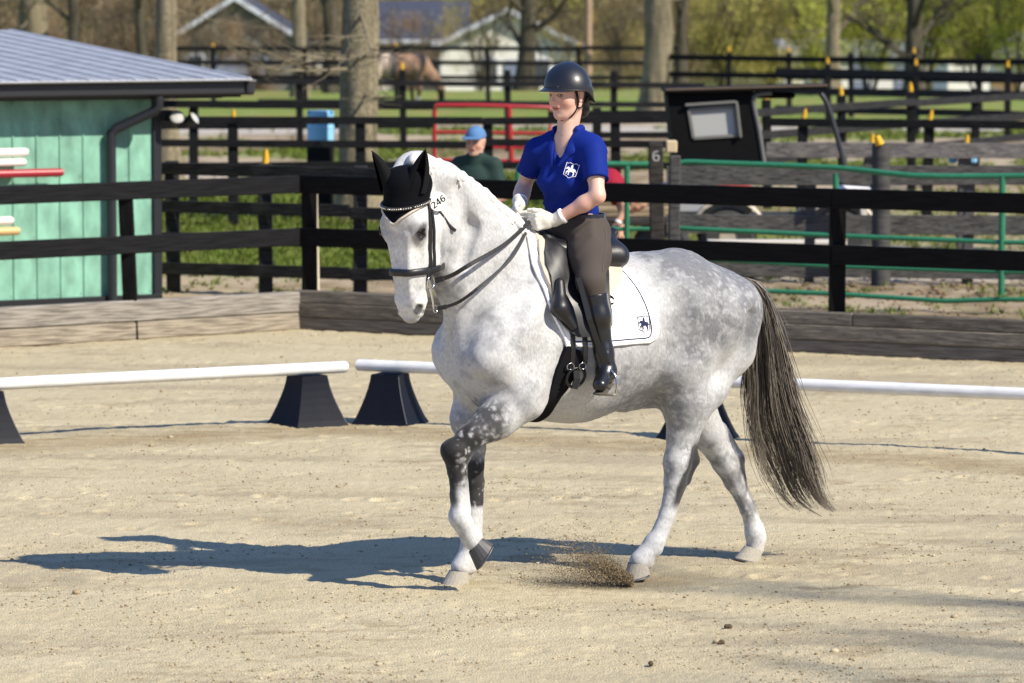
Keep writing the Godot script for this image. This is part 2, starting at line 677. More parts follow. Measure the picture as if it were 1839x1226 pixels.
func grassy(x: float, d: float) -> float:
	var n := gn1.get_noise_2d(x * 0.35, d * 0.22)
	var m := gn2.get_noise_2d(x * 0.30, d * 0.2)
	var g := 0.0
	if d < 41.0: g = 0.30 * sm(0.15, 0.5, m + 0.4 * n) * sm(35.5, 36.5, d)
	elif d < 60.0: g = sm(41.0, 42.5, d + n) * sm(60.0, 58.0, d + 2.0 * n) * (0.9 if x < 1.0 else 0.45 + 0.6 * n)
	elif d < 92.0: g = sm(0.05, 0.3, n + 0.15 * sin(d * 0.55 + x * 0.03)) * 0.8
	else: g = 0.95
	return clampf(g - 0.25 * sm(0.25, 0.6, m), 0.0, 1.0)

func land_color(x: float, d: float) -> Color:
	var n := gn1.get_noise_2d(x * 0.35 + 7.0, d * 0.22)
	var m := gn2.get_noise_2d(x * 0.6, d * 0.5)
	var dirt := Vector3(0.27, 0.200, 0.120)
	var tan := Vector3(0.46, 0.37, 0.255)
	var gravel := Vector3(0.50, 0.45, 0.39)
	var green := Vector3(0.20, 0.275, 0.055)
	var straw := Vector3(0.30, 0.27, 0.09)
	var c := tan.lerp(dirt, sm(-0.2, 0.35, n + 0.6 * m))
	if x > 0.5: c = c.lerp(dirt * 0.7, sm(38.0, 39.0, d) * sm(41.0, 40.0, d) * (0.6 + m))
	c = c.lerp(gravel, (sm(40.9, 41.3, d) * sm(43.4, 42.9, d) if x > 0.5 else 0.0) + sm(63.5, 64.5, d) * sm(67.5, 66.5, d) * sm(-3.0, -5.0, x) + sm(82.0, 84.0, d) * sm(89.0, 87.0, d))
	var g := grassy(x, d)
	var gr := green.lerp(straw, sm(-0.1, 0.5, n * 0.7 + m * 0.5))
	c = c.lerp(gr, g)
	c = c.lerp(Vector3(0.13, 0.12, 0.06), 0.7 * sm(185.0, 215.0, d))
	return Color(c.x, c.y, c.z)

func grid_mesh(vs: PackedVector3Array, cs: PackedColorArray, w: int, h: int) -> ArrayMesh:
	# rows run away from the camera
	var ns := PackedVector3Array()
	ns.resize(vs.size())
	for j in h:
		for i in w:
			var a := vs[j * w + mini(i + 1, w - 1)] - vs[j * w + maxi(i - 1, 0)]
			var b := vs[mini(j + 1, h - 1) * w + i] - vs[maxi(j - 1, 0) * w + i]
			ns[j * w + i] = a.cross(b).normalized()
	var idx := PackedInt32Array()
	idx.resize((w - 1) * (h - 1) * 6)
	var k := 0
	for j in h - 1:
		for i in w - 1:
			var o := j * w + i
			idx[k] = o; idx[k + 1] = o + w; idx[k + 2] = o + w + 1
			idx[k + 3] = o; idx[k + 4] = o + w + 1; idx[k + 5] = o + 1
			k += 6
	var arr := []
	arr.resize(Mesh.ARRAY_MAX)
	arr[Mesh.ARRAY_VERTEX] = vs
	arr[Mesh.ARRAY_NORMAL] = ns
	arr[Mesh.ARRAY_COLOR] = cs
	arr[Mesh.ARRAY_INDEX] = idx
	var am := ArrayMesh.new()
	am.add_surface_from_arrays(Mesh.PRIMITIVE_TRIANGLES, arr)
	return am

# ------------------------------------------------------------------ arena surround
func wood(key: String, c: Color, rough := 0.75, lo := 0.55, hi := 1.15, rel := 0.8) -> StandardMaterial3D:
	if mats.has(key): return mats[key]
	var m := mat(key, c, rough)
	m.metallic_specular = 0.2
	# grain runs along the piece's own x
	tri(m, noise_tex("grain%s" % lo, 0.03, 5, lo, hi), Vector3(0.16, 4.0, 4.0), false, noise_tex("grainn", 0.04, 4, 0, 1, true, 5.0), rel)
	return m

func build_arena() -> void:
	var black := wood("black_board", srgb(0.006, 0.0058, 0.006), 0.5, 0.55, 1.3, 0.35)
	var lit_black := wood("black_post", srgb(0.007, 0.0067, 0.007), 0.55, 0.5, 1.3, 0.4)
	var kerb_dark := [wood("kerb_dark", srgb(0.225, 0.195, 0.16), 0.9, 0.6, 1.15), wood("kerb_dark_b", srgb(0.19, 0.163, 0.13), 0.9, 0.6, 1.15), wood("kerb_dark_c", srgb(0.25, 0.215, 0.172), 0.9, 0.6, 1.15)]
	var kerb_pale := [wood("kerb_pale", srgb(0.36, 0.31, 0.24), 0.9, 0.5, 1.2), wood("kerb_pale_b", srgb(0.32, 0.29, 0.25), 0.9, 0.5, 1.2)]
	var C := Vector3(-1.816, 0, -35.1)
	var R := Vector3(5.6, 0, -31.0)
	var Lf := Vector3(-5.3, 0, -32.4)
	# timber kerbs
	var k1 := thing("timber_kerb", "dark weathered timber kerb of stacked boards behind the grey horse", "kerb", C)
	var dirR := (R - C).normalized()
	for c in 3:
		var x := -0.02
		var h: float = [0.105, 0.115, 0.105][c]
		var y: float = [0.055, 0.168, 0.281][c]
		while x < 6.9:
			var ln: float = [3.4, 4.6, 5.2][c]
			var a := dirR * x + Vector3(0, y, 0.012 * (c % 2))
			beam(k1, "board", a, a + dirR * (ln - 0.006), h, 0.075 + 0.004 * c, kerb_dark[(c + int(x)) % 3], 0.008)
			x += ln
	var k2 := thing("timber_kerb", "pale sun-bleached timber kerb below the green shed", "kerb", C)
	var dirL := (Lf - C).normalized()
	for c in 2:
		var x := 0.0
		var h: float = [0.145, 0.175][c]
		var y: float = [0.07, 0.235][c]
		while x < 4.2:
			var ln: float = [3.0, 4.2][c]
			var a := dirL * x + Vector3(0, y, 0.0)
			beam(k2, "board", a, a + dirL * (ln - 0.008), h, 0.085 + 0.005 * c, kerb_pale[c], 0.010)
			x += ln
	# black board fence on top, with the boards on the arena side
	var f1 := thing("board_fence", "glossy black two-rail board fence behind the grey horse and rider", "fence", C, 0.0)
	var out := Vector3(dirR.z, 0, -dirR.x)
	if out.z < 0: out = -out
	for y in [1.238, 0.790]:
		for k in 2:
			var a := dirR * (-0.03 if k == 0 else 4.985) + Vector3(0, y, 0) + out * 0.02
			var b := dirR * (4.98 if k == 0 else 7.0) + Vector3(0, y, 0) + out * 0.02
			beam(f1, "rail", a, b, 0.157, 0.032, black, 0.005)
	for t in [0.07, 2.78, 5.00]:
		beam(f1, "post", dirR * t + Vector3(0, -0.05, 0) - out * 0.055, dirR * t + Vector3(0, 1.20, 0) - out * 0.055, 0.11, 0.13, lit_black, 0.006)
	var f2 := thing("board_fence", "black two-rail board fence in front of the green shed", "fence", C)
	var out2 := Vector3(dirL.z, 0, -dirL.x)
	if out2.z < 0: out2 = -out2
	for y in [1.238, 0.790]:
		beam(f2, "rail", dirL * 0.01 + Vector3(0, y, 0) + out2 * 0.025, dirL * 4.4 + Vector3(0, y - 0.01, 0) + out2 * 0.025, 0.150, 0.034, wood("black_board_sun", srgb(0.014, 0.014, 0.016), 0.6, 0.6, 1.3, 0.5), 0.006)
	for t in [1.69, 4.15]:
		beam(f2, "post", dirL * t + Vector3(0.03, -0.05, 0) - out2 * 0.05, dirL * t + Vector3(-0.02, 1.26, 0) - out2 * 0.05, 0.115, 0.13, lit_black, 0.008)
	# a white plastic stake by the corner post
	top("marker_stake", tube_mesh([Vector3(-1.700, 0.268, -36.000), Vector3(-1.715, 1.143, -36.000)], [0.016, 0.016], 10), mat("stake", srgb(0.62, 0.55, 0.42), 0.6), "pale thin stake standing by the fence corner post", "stake")
	build_rails()

func cone_mesh() -> ArrayMesh:
	# four-sided block with flared, hollowed sides and a saddle on top for the pole
	var st := SurfaceTool.new()
	st.begin(Mesh.PRIMITIVE_TRIANGLES)
	var n := 7
	var rings := []
	for k in n + 1:
		var t := float(k) / n
		var h := t * 0.345
		var wx := 0.105 * pow(1.0 - t, 1.4) + 0.098
		var wz := 0.098 * pow(1.0 - t, 1.4) + 0.096
		if k == 0:
			wx += 0.008
			wz += 0.008
		var ring := []
		for q in [[1, 1, 0], [0, 1, 1], [-1, 1, 0], [-1, 0, 1], [-1, -1, 0], [0, -1, 1], [1, -1, 0], [1, 0, 1]]:
			var dent := 0.985 if q[2] == 1 else 1.0
			ring.append(Vector3(q[0] * wx * dent, h, q[1] * wz * dent))
		rings.append(ring)
	for k in n:
		for j in 8:
			var j2 := (j + 1) % 8
			var o: Vector3 = (rings[k][j] + rings[k][j2]) * Vector3(1, 0, 1) + Vector3(0, 0.05, 0)
			quad(st, rings[k][j], rings[k][j2], rings[k + 1][j2], rings[k + 1][j], o)
	for j in 8:
		tri3(st, rings[n][j], rings[n][(j + 1) % 8], Vector3(0, 0.345 - 0.035, 0), Vector3.UP)
	return st.commit()

func build_rails() -> void:
	var plastic := mat("rail_white", srgb(0.80, 0.80, 0.78), 0.4)
	tri(plastic, noise_tex("rail_dirt", 0.012, 5, 0.86, 1.04), Vector3(0.8, 2.5, 0.8), true)
	var dark := mat("block_plastic", srgb(0.0065, 0.008, 0.014), 0.55)
	tri(dark, noise_tex("scuff", 0.04, 5, 0.4, 2.4), Vector3(1.6, 1.6, 1.6), true)
	var cm := cone_mesh()
	var spots := [
		[Vector3(-1.364, -0.015, -27.33), 0.62, "black arena block under the right end of the left white rail"],
		[Vector3(-0.815, -0.015, -27.42), -0.35, "black arena block under the white rail end beside the horse's chest"],
		[Vector3(-3.38, -0.015, -26.25), 0.50, "black arena block at the left edge of the photo"],
		[Vector3(1.20, -0.015, -26.50), -0.60, "black arena block behind the horse's hind legs"]]
	var first: Node3D = null
	for q in spots:
		var o: Node3D
		if first == null:
			o = thing("arena_block", q[2], "arena block", q[0], q[1], "black blocks carrying the white rails")
			part(o, "block", cm, dark)
			var seam := []
			for k in 6:
				var t := k / 5.0
				seam.append(Vector3(0.105 * pow(1.0 - t, 1.4) + 0.098, t * 0.335, 0.098 * pow(1.0 - t, 1.4) + 0.096))
			part(o, "corner_seam", tube_mesh(seam, [0.004, 0.004, 0.004, 0.004, 0.004, 0.003], 5), mat("seam_grey", srgb(0.10, 0.10, 0.11), 0.6))
			first = o
		else:
			o = first.duplicate()
			o.name = numbered("arena_block")
			add_child(o)
			o.position = q[0]
			o.rotation.y = q[1]
			o.set_meta("label", q[2])
	var pipes := [
		[Vector3(-1.105, 0.372, -27.46), Vector3(-4.3, 0.372, -25.70), "white plastic rail on the left arena blocks"],
		[Vector3(-1.04, 0.376, -27.56), Vector3(1.35, 0.376, -26.45), "white plastic rail passing behind the horse's chest and belly"],
		[Vector3(1.16, 0.372, -26.52), Vector3(3.65, 0.372, -25.38), "white plastic rail running out to the right behind the tail"]]
	for p in pipes:
		var d: Vector3 = (p[1] - p[0]).normalized()
		var m := tube_mesh([p[0], p[0] + d * 0.006, p[0] + d * 0.02, p[1] - d * 0.02, p[1] - d * 0.006, p[1]], [0.030, 0.036, 0.040, 0.040, 0.036, 0.030], 20)
		var o := thing("arena_rail", p[2], "rail", Vector3.ZERO, 0.0, "white rails on the arena blocks")
		part(o, "pipe", m, plastic)

# ------------------------------------------------------------------ green shed
func build_shed() -> void:
	var A := Vector3(-3.215, 0, -37.6)       # right-hand front corner
	var yaw := deg_to_rad(31.0)
	var s := thing("shed", "pale green metal-sided shed with grey ribbed roof and black trim", "shed", A, yaw)
	# local: -x runs left along the front, -z runs back; the front faces +z
	var greens := mat("siding", srgb(0.25, 0.52, 0.385), 0.5)
	tri(greens, noise_tex("siding_stain", 0.014, 5, 0.70, 1.10), Vector3(0.9, 0.35, 0.9), true)
	var roofm := mat("roof_metal", srgb(0.44, 0.455, 0.49), 0.5, 0.1)
	tri(roofm, noise_tex("siding_wear", 0.012, 3, 0.86, 1.06), Vector3(0.5, 0.5, 0.5), true)
	var trim := mat("black_trim", srgb(0.010, 0.011, 0.014), 0.45)
	var gut := mat("gutter", srgb(0.018, 0.019, 0.022), 0.4)
	var H0 := 1.90
	var W := 5.0
	var D := 4.6
	var panels := 0
	var x := -0.075
	var wall := part(s, "wall", bevel_box(Vector3(W, H0, 0.05), 0.004), greens, Transform3D(Basis(), Vector3(-W * 0.5, H0 * 0.5, -0.03)))
	part(s, "end_wall", bevel_box(Vector3(0.05, H0, D), 0.004), greens, Transform3D(Basis(), Vector3(-0.03, H0 * 0.5, -D * 0.5 - 0.06)))
	part(s, "end_wall", bevel_box(Vector3(0.05, H0, D), 0.004), greens, Transform3D(Basis(), Vector3(-W + 0.03, H0 * 0.5, -D * 0.5 - 0.06)))
	part(s, "back_wall", bevel_box(Vector3(W, H0 + 0.1, 0.05), 0.004), greens, Transform3D(Basis(), Vector3(-W * 0.5, (H0 + 0.1) * 0.5, -D - 0.09)))
	while x > -W + 0.1:
		part(wall, "siding_panel", bevel_box(Vector3(0.224, H0 - 0.01, 0.006), 0.002), greens, Transform3D(Basis(), Vector3(x - 0.116 + W * 0.5, 0, 0.029)))
		part(wall, "rib", bevel_box(Vector3(0.020, H0 - 0.012, 0.022), 0.007), greens, Transform3D(Basis(), Vector3(x - 0.230 + W * 0.5, 0, 0.034)))
		x -= 0.23
	var screw := SphereMesh.new()
	screw.radius = 0.007
	screw.height = 0.010
	screw.radial_segments = 6
	screw.rings = 3
	var sxf := []
	var scl := []
	for yy in [-0.80, -0.28, 0.26, 0.78]:
		var xs := -0.11
		while xs > -W + 0.2:
			sxf.append(Transform3D(Basis(), Vector3(xs + W * 0.5, yy, 0.033)))
			scl.append(Color(0.10, 0.16, 0.12))
			xs -= 0.23
	scatter(wall, "screw_heads", screw, mat("screw", Color.WHITE, 0.5, 0.0, true), sxf, scl)
	part(s, "corner_trim", bevel_box(Vector3(0.085, H0, 0.03), 0.005), trim, Transform3D(Basis(), Vector3(-0.035, H0 * 0.5, 0.018)))
	part(s, "base_board", bevel_box(Vector3(W, 0.12, 0.03), 0.005), trim, Transform3D(Basis(), Vector3(-W * 0.5, 0.06, 0.03)))
	# roof: ribbed sheets rising to the back
	var slope := 0.075
	var ov := 0.32
	var ex := 0.72
	var roof := part(s, "roof", bevel_box(Vector3(W + ex + 0.3, 0.02, D + ov + 0.4), 0.004), roofm, Transform3D(Basis(Vector3(1, 0, 0), atan(slope)), Vector3(-W * 0.5 + (ex - 0.3) * 0.5, H0 + 0.20 + slope * D * 0.5, -(D - ov) * 0.5 - 0.05)))
	var n := int((W + ex + 0.3) / 0.23)
	for k in n:
		part(roof, "roof_rib", bevel_box(Vector3(0.030, 0.012, D + ov + 0.41), 0.005), roofm, Transform3D(Basis(), Vector3((W + ex + 0.3) * 0.5 - 0.03 - k * 0.23, 0.016, 0)))
		for q in 2:
			part(roof, "roof_stiffener", bevel_box(Vector3(0.012, 0.004, D + ov + 0.41), 0.0015), roofm, Transform3D(Basis(), Vector3((W + ex + 0.3) * 0.5 - 0.03 - (k + 0.34 + 0.33 * q) * 0.23, 0.012, 0)))
	var fx := -W * 0.5 + (ex - 0.3) * 0.5
	part(s, "fascia", bevel_box(Vector3(W + ex + 0.26, 0.13, 0.025), 0.004), trim, Transform3D(Basis(), Vector3(fx, H0 + 0.075, ov - 0.06)))
	part(s, "soffit", bevel_box(Vector3(W + ex - 0.1, 0.02, ov - 0.10), 0.004), trim, Transform3D(Basis(), Vector3(fx, H0 + 0.012, ov * 0.5 - 0.02)))
	part(s, "rake_trim", bevel_box(Vector3(0.03, 0.10, D + ov + 0.3), 0.004), trim, Transform3D(Basis(Vector3(1, 0, 0), atan(slope)), Vector3(ex - 0.02, H0 + 0.13 + slope * D * 0.5, -(D - ov) * 0.5 - 0.05)))
	var g := part(s, "gutter", bevel_box(Vector3(W + ex + 0.40, 0.125, 0.11), 0.018), gut, Transform3D(Basis(), Vector3(fx + 0.02, H0 + 0.095, ov + 0.012)))
	part(g, "gutter_lip", bevel_box(Vector3(W + ex + 0.41, 0.022, 0.125), 0.006), mat("gutter_lip", srgb(0.16, 0.155, 0.145), 0.5), Transform3D(Basis(), Vector3(0, 0.064, 0)))
	# downspout: out of the gutter, back to the wall, then down
	var dx := -0.52
	var dsm := mat("downspout", srgb(0.018, 0.020, 0.025), 0.45)
	var sp := thing_part_tube(s, "downspout", [Vector3(dx + 0.36, H0 + 0.05, ov), Vector3(dx + 0.36, H0 - 0.05, ov), Vector3(dx + 0.34, H0 - 0.10, ov - 0.03), Vector3(dx + 0.05, H0 - 0.26, 0.10), Vector3(dx, H0 - 0.31, 0.075), Vector3(dx, H0 - 0.45, 0.07), Vector3(dx, 0.03, 0.07)], 0.050, dsm)
	# twin flood lamps on the corner
	var lampm := mat("lamp_glass", srgb(0.62, 0.61, 0.55), 0.12, 0.3)
	var fl := part(s, "flood_light", bevel_box(Vector3(0.11, 0.11, 0.05), 0.01), trim, Transform3D(Basis(), Vector3(0.06, H0 - 0.16, 0.05)))
	for k in 2:
		var p := Vector3(0.03 + 0.15 * k, -0.02 - 0.01 * k, 0.12 + 0.02 * k)
		var bs := Basis(Vector3.UP, deg_to_rad(-18.0 + 60.0 * k)) * Basis(Vector3(1, 0, 0), deg_to_rad(58.0))
		part(fl, "lamp_housing", lathe([Vector2(0.022, -0.13), Vector2(0.034, -0.11), Vector2(0.036, -0.05), Vector2(0.066, 0.02), Vector2(0.070, 0.03), Vector2(0.062, 0.032)], 18), trim, Transform3D(bs, p))
		part(fl, "lamp_lens", lathe([Vector2(0.062, 0.028), Vector2(0.045, 0.040), Vector2(0.0, 0.046)], 18), lampm, Transform3D(bs, p))
	# jump poles stored on brackets against the wall
	var pw := mat("pole_white", srgb(0.80, 0.77, 0.70), 0.4)
	var pr := mat("pole_red", srgb(0.33, 0.018, 0.030), 0.35)
	var pt := mat("pole_tan", srgb(0.60, 0.40, 0.17), 0.5)
	var poles := [
		[1.444, -1.383, 0.040, pw, "white jump pole on top of the upper rack on the green shed"],
		[1.355, -1.405, 0.034, pw, "white jump pole in the second row of the upper rack"],
		[1.257, -1.041, 0.038, pr, "dark red jump pole on the upper rack of the green shed"],
		[0.839, -1.534, 0.038, pw, "short-ended white jump pole on the lower rack of the green shed"],
		[0.745, -1.470, 0.038, pt, "tan wooden jump pole on the lower rack of the green shed"]]
	for q in poles:
		var e: float = q[1]
		var mesh := tube_mesh([Vector3(e, q[0], 0.16), Vector3(e - 0.012, q[0], 0.16), Vector3(e - 0.03, q[0], 0.16), Vector3(e - 2.6, q[0], 0.16)], [q[2] * 0.72, q[2] * 0.93, q[2], q[2]], 16)
		top("jump_pole", mesh, q[3], q[4], "pole", Transform3D(Basis(Vector3.UP, yaw), A), "jump poles racked on the shed wall")
	for yy in [1.198, 0.691]:
		for xx in [-1.95, -3.4]:
			part(s, "pole_bracket", bevel_box(Vector3(0.05, 0.03, 0.26), 0.004), trim, Transform3D(Basis(), Vector3(xx, yy, 0.15)))

func thing_part_tube(parent: Node, called: String, pts: Array, w: float, m: Material) -> MeshInstance3D:
	var rr := []
	rr.resize(pts.size())
	rr.fill(w)
	return part(parent, called, tube_mesh(pts, rr, 8, 0.85), m)

# ------------------------------------------------------------------ paddock fences and gates behind the arena
func fence_run(label: String, a: Vector3, b: Vector3, rails: Array, rail_h: float, spacing: float, phase: float, caps: Array, m: Material, pm: Material, post_h := 1.42, post_w := 0.12, joint := 2) -> void:
	# rails nailed to the camera side of square posts; some posts wear a yellow insulator cap
	var f := thing("paddock_fence", label, "fence", a)
	var d := b - a
	var ln := d.length()
	d = d.normalized()
	var out := Vector3(-d.z, 0, d.x)
	if out.z < 0: out = -out
	var capm := mat("yellow_cap", srgb(0.72, 0.40, 0.015), 0.5)
	var n := int((ln - phase) / spacing) + 1
	var cap_mesh := tube_mesh([Vector3(0, 0, 0), Vector3(0.01, 0.08, 0), Vector3(0.012, 0.15, 0)], [0.034, 0.030, 0.014], 8)
	for k in n:
		var t := phase + k * spacing
		var jit := sin(k * 12.9 + ln) * 0.02
		var p := part(f, "post", bevel_box(Vector3(post_w, post_h, post_w), 0.01), pm, Transform3D(Basis(Vector3(0, 0, 1), jit) , d * t + Vector3(0, post_h * 0.5 - 0.05 + jit, 0) - out * (post_w * 0.5 + 0.018)))
		if k in caps: part(p, "cap", cap_mesh, capm, Transform3D(Basis(Vector3(0, 0, 1), jit * 6.0), Vector3(0, post_h * 0.5 - 0.02, 0)))
	var seg := spacing * joint
	for y in rails:
		var t := -0.06
		var k := 0
		while t < ln:
			var e := minf(t + (seg if k > 0 else seg + phase), ln + 0.06)
			var s1 := sin(k * 7.3 + y * 31.0 + ln) * 0.018
			var s2 := sin(k * 5.1 + y * 17.0 + ln * 2.0) * 0.018
			beam(f, "rail", d * t + Vector3(0, y + s1, 0), d * (e - 0.006) + Vector3(0, y + s2, 0), rail_h, 0.03, m, 0.004)
			t = e
			k += 1

func build_paddocks() -> void:
	var bl := wood("old_black", srgb(0.013, 0.013, 0.0145), 0.6, 0.45, 1.6, 0.6)
	var gy := wood("black_worn", srgb(0.036, 0.035, 0.036), 0.65, 0.5, 1.5, 0.6)
	var wth := wood("weathered", srgb(0.10, 0.096, 0.090), 0.85, 0.15, 2.4, 1.2)
	var silver := wood("silvered", srgb(0.23, 0.21, 0.195), 0.9, 0.45, 1.4, 1.2)
	# d is metres from the camera along its axis
	fence_run("worn grey-black inner fence beside the green shed", Vector3(-3.341, 0.000, -39.400), Vector3(-0.901, 0.000, -38.200), [1.17, 0.82, 0.52, 0.245], 0.115, 1.02, 0.06, [1], gy, gy, 1.30, 0.13)
	fence_run("near paddock fence of dark rails in front of the red gate", Vector3(-4.287, 0.000, -50.000), Vector3(2.098, 0.000, -50.000), [1.32, 1.03, 0.77], 0.090, 1.55, 0.9, [0, 4, 7], bl, bl, 1.36)
	fence_run("paddock fence running behind the cab, carrying yellow caps", Vector3(3.143, 0.000, -50.500), Vector3(7.161, 0.000, -49.500), [1.28, 0.98, 0.66], 0.10, 1.55, 0.4, [0, 1, 3], bl, bl, 1.38)
	fence_run("dark rail fence ending at the left post of the red gate", Vector3(-4.753, 0.000, -55.000), Vector3(-1.096, 0.000, -55.000), [1.36, 1.09], 0.10, 2.2, 0.5, [1, 2], bl, bl, 1.40)
	fence_run("dark rail fence between the red gate and the cab", Vector3(0.539, 0.000, -55.000), Vector3(3.051, 0.000, -55.000), [1.24, 0.95], 0.085, 1.6, 0.6, [], bl, bl, 1.36)
	fence_run("slanting paddock fence rising to the right behind the cab", Vector3(2.968, 0.000, -53.500), Vector3(9.548, 0.000, -66.000), [1.30, 0.98, 0.66], 0.105, 2.5, 1.0, [0, 1, 2, 4], gy, bl, 1.48)
	fence_run("middle paddock fence of worn rails behind the red gate", Vector3(-4.556, 0.000, -75.000), Vector3(3.359, 0.000, -73.000), [1.22, 0.88], 0.10, 1.95, 0.7, [1, 5, 6], gy, bl, 1.5)
	fence_run("long far paddock fence at the edge of the wood", Vector3(-8.874, 0.000, -106.000), Vector3(4.161, 0.000, -106.000), [1.40, 1.03, 0.66], 0.11, 2.35, 1.2, [0, 2, 4, 5, 8], bl, bl, 1.46)
	fence_run("far paddock fence on the right below the budding trees", Vector3(3.450, 0.000, -98.000), Vector3(13.020, 0.000, -90.000), [1.30, 0.90, 0.58], 0.13, 1.75, 0.3, [1, 2, 4, 6], bl, bl, 1.5)
	fence_run("second far paddock fence at the right edge", Vector3(5.398, 0.000, -84.000), Vector3(11.284, 0.000, -78.000), [1.24, 0.86, 0.50], 0.14, 2.3, 1.3, [0, 1, 2], gy, bl, 1.45)
	fence_run("peeling black and grey fence just behind the green gate", Vector3(1.583, 0.000, -40.600), Vector3(5.652, 0.000, -40.200), [1.07, 0.60, 0.17], 0.19, 1.55, 1.35, [], wth, wth, 1.15, 0.10)
	fence_run("silvered old plank fence between the cab and the blue tub", Vector3(2.906, 0.000, -46.200), Vector3(6.537, 0.000, -45.400), [1.10, 0.84], 0.17, 1.05, 1.1, [0, 1, 2, 3], silver, wth, 1.22, 0.14)
	# round post that carries the peeling fence
	var rp := top("round_post", tube_mesh([Vector3(3.595, 0.000, -40.100), Vector3(3.595, 0.700, -40.100), Vector3(3.585, 1.400, -40.100)], [0.095, 0.09, 0.085], 14), wood("post_grey", srgb(0.085, 0.083, 0.080), 0.85, 0.4, 1.5), "round grey post with a yellow cap behind the green gate", "post")
	part(rp, "cap", tube_mesh([Vector3.ZERO, Vector3(-0.01, 0.09, 0)], [0.045, 0.03], 8), mat("yellow_cap", Color.WHITE), Transform3D(Basis(Vector3(0, 0, 1), 0.25), Vector3(3.570, 1.390, -40.000)))
	# numbered post with a pale sawn block beside it
	var np := thing("numbered_post", "dark square post chalked with a 6 beside a pale sawn block", "post", Vector3(1.317, 0.000, -37.400))
	part(np, "post", bevel_box(Vector3(0.13, 1.56, 0.13), 0.01), wood("post_dark", srgb(0.05, 0.045, 0.040), 0.8, 0.4, 1.5), Transform3D(Basis(Vector3(0, 0, 1), 0.02), Vector3(0, 0.73, 0)))
	part(np, "second_post", bevel_box(Vector3(0.10, 1.42, 0.12), 0.01), wood("post_grey", Color.WHITE), Transform3D(Basis(Vector3(0, 0, 1), -0.01), Vector3(0.155, 0.68, 0.03)))
	part(np, "sawn_block", bevel_box(Vector3(0.10, 0.11, 0.14), 0.01), mat("sawn", srgb(0.55, 0.44, 0.28), 0.9), Transform3D(Basis(), Vector3(0.13, 1.47, -0.03)))
	var tm := TextMesh.new()
	tm.text = "6"
	tm.font_size = 32
	tm.pixel_size = 0.0042
	tm.depth = 0.004
	part(np, "chalked_number", tm, mat("chalk", srgb(0.34, 0.33, 0.32), 0.9), Transform3D(Basis(Vector3(0, 0, 1), 0.1), Vector3(-0.015, 1.39, 0.068)))

func gate_tube(parent: Node, called: String, pts: Array, r: float, m: Material) -> void:
	var rr := []
	rr.resize(pts.size())
	rr.fill(r)
	part(parent, called, tube_mesh(pts, rr, 10), m)

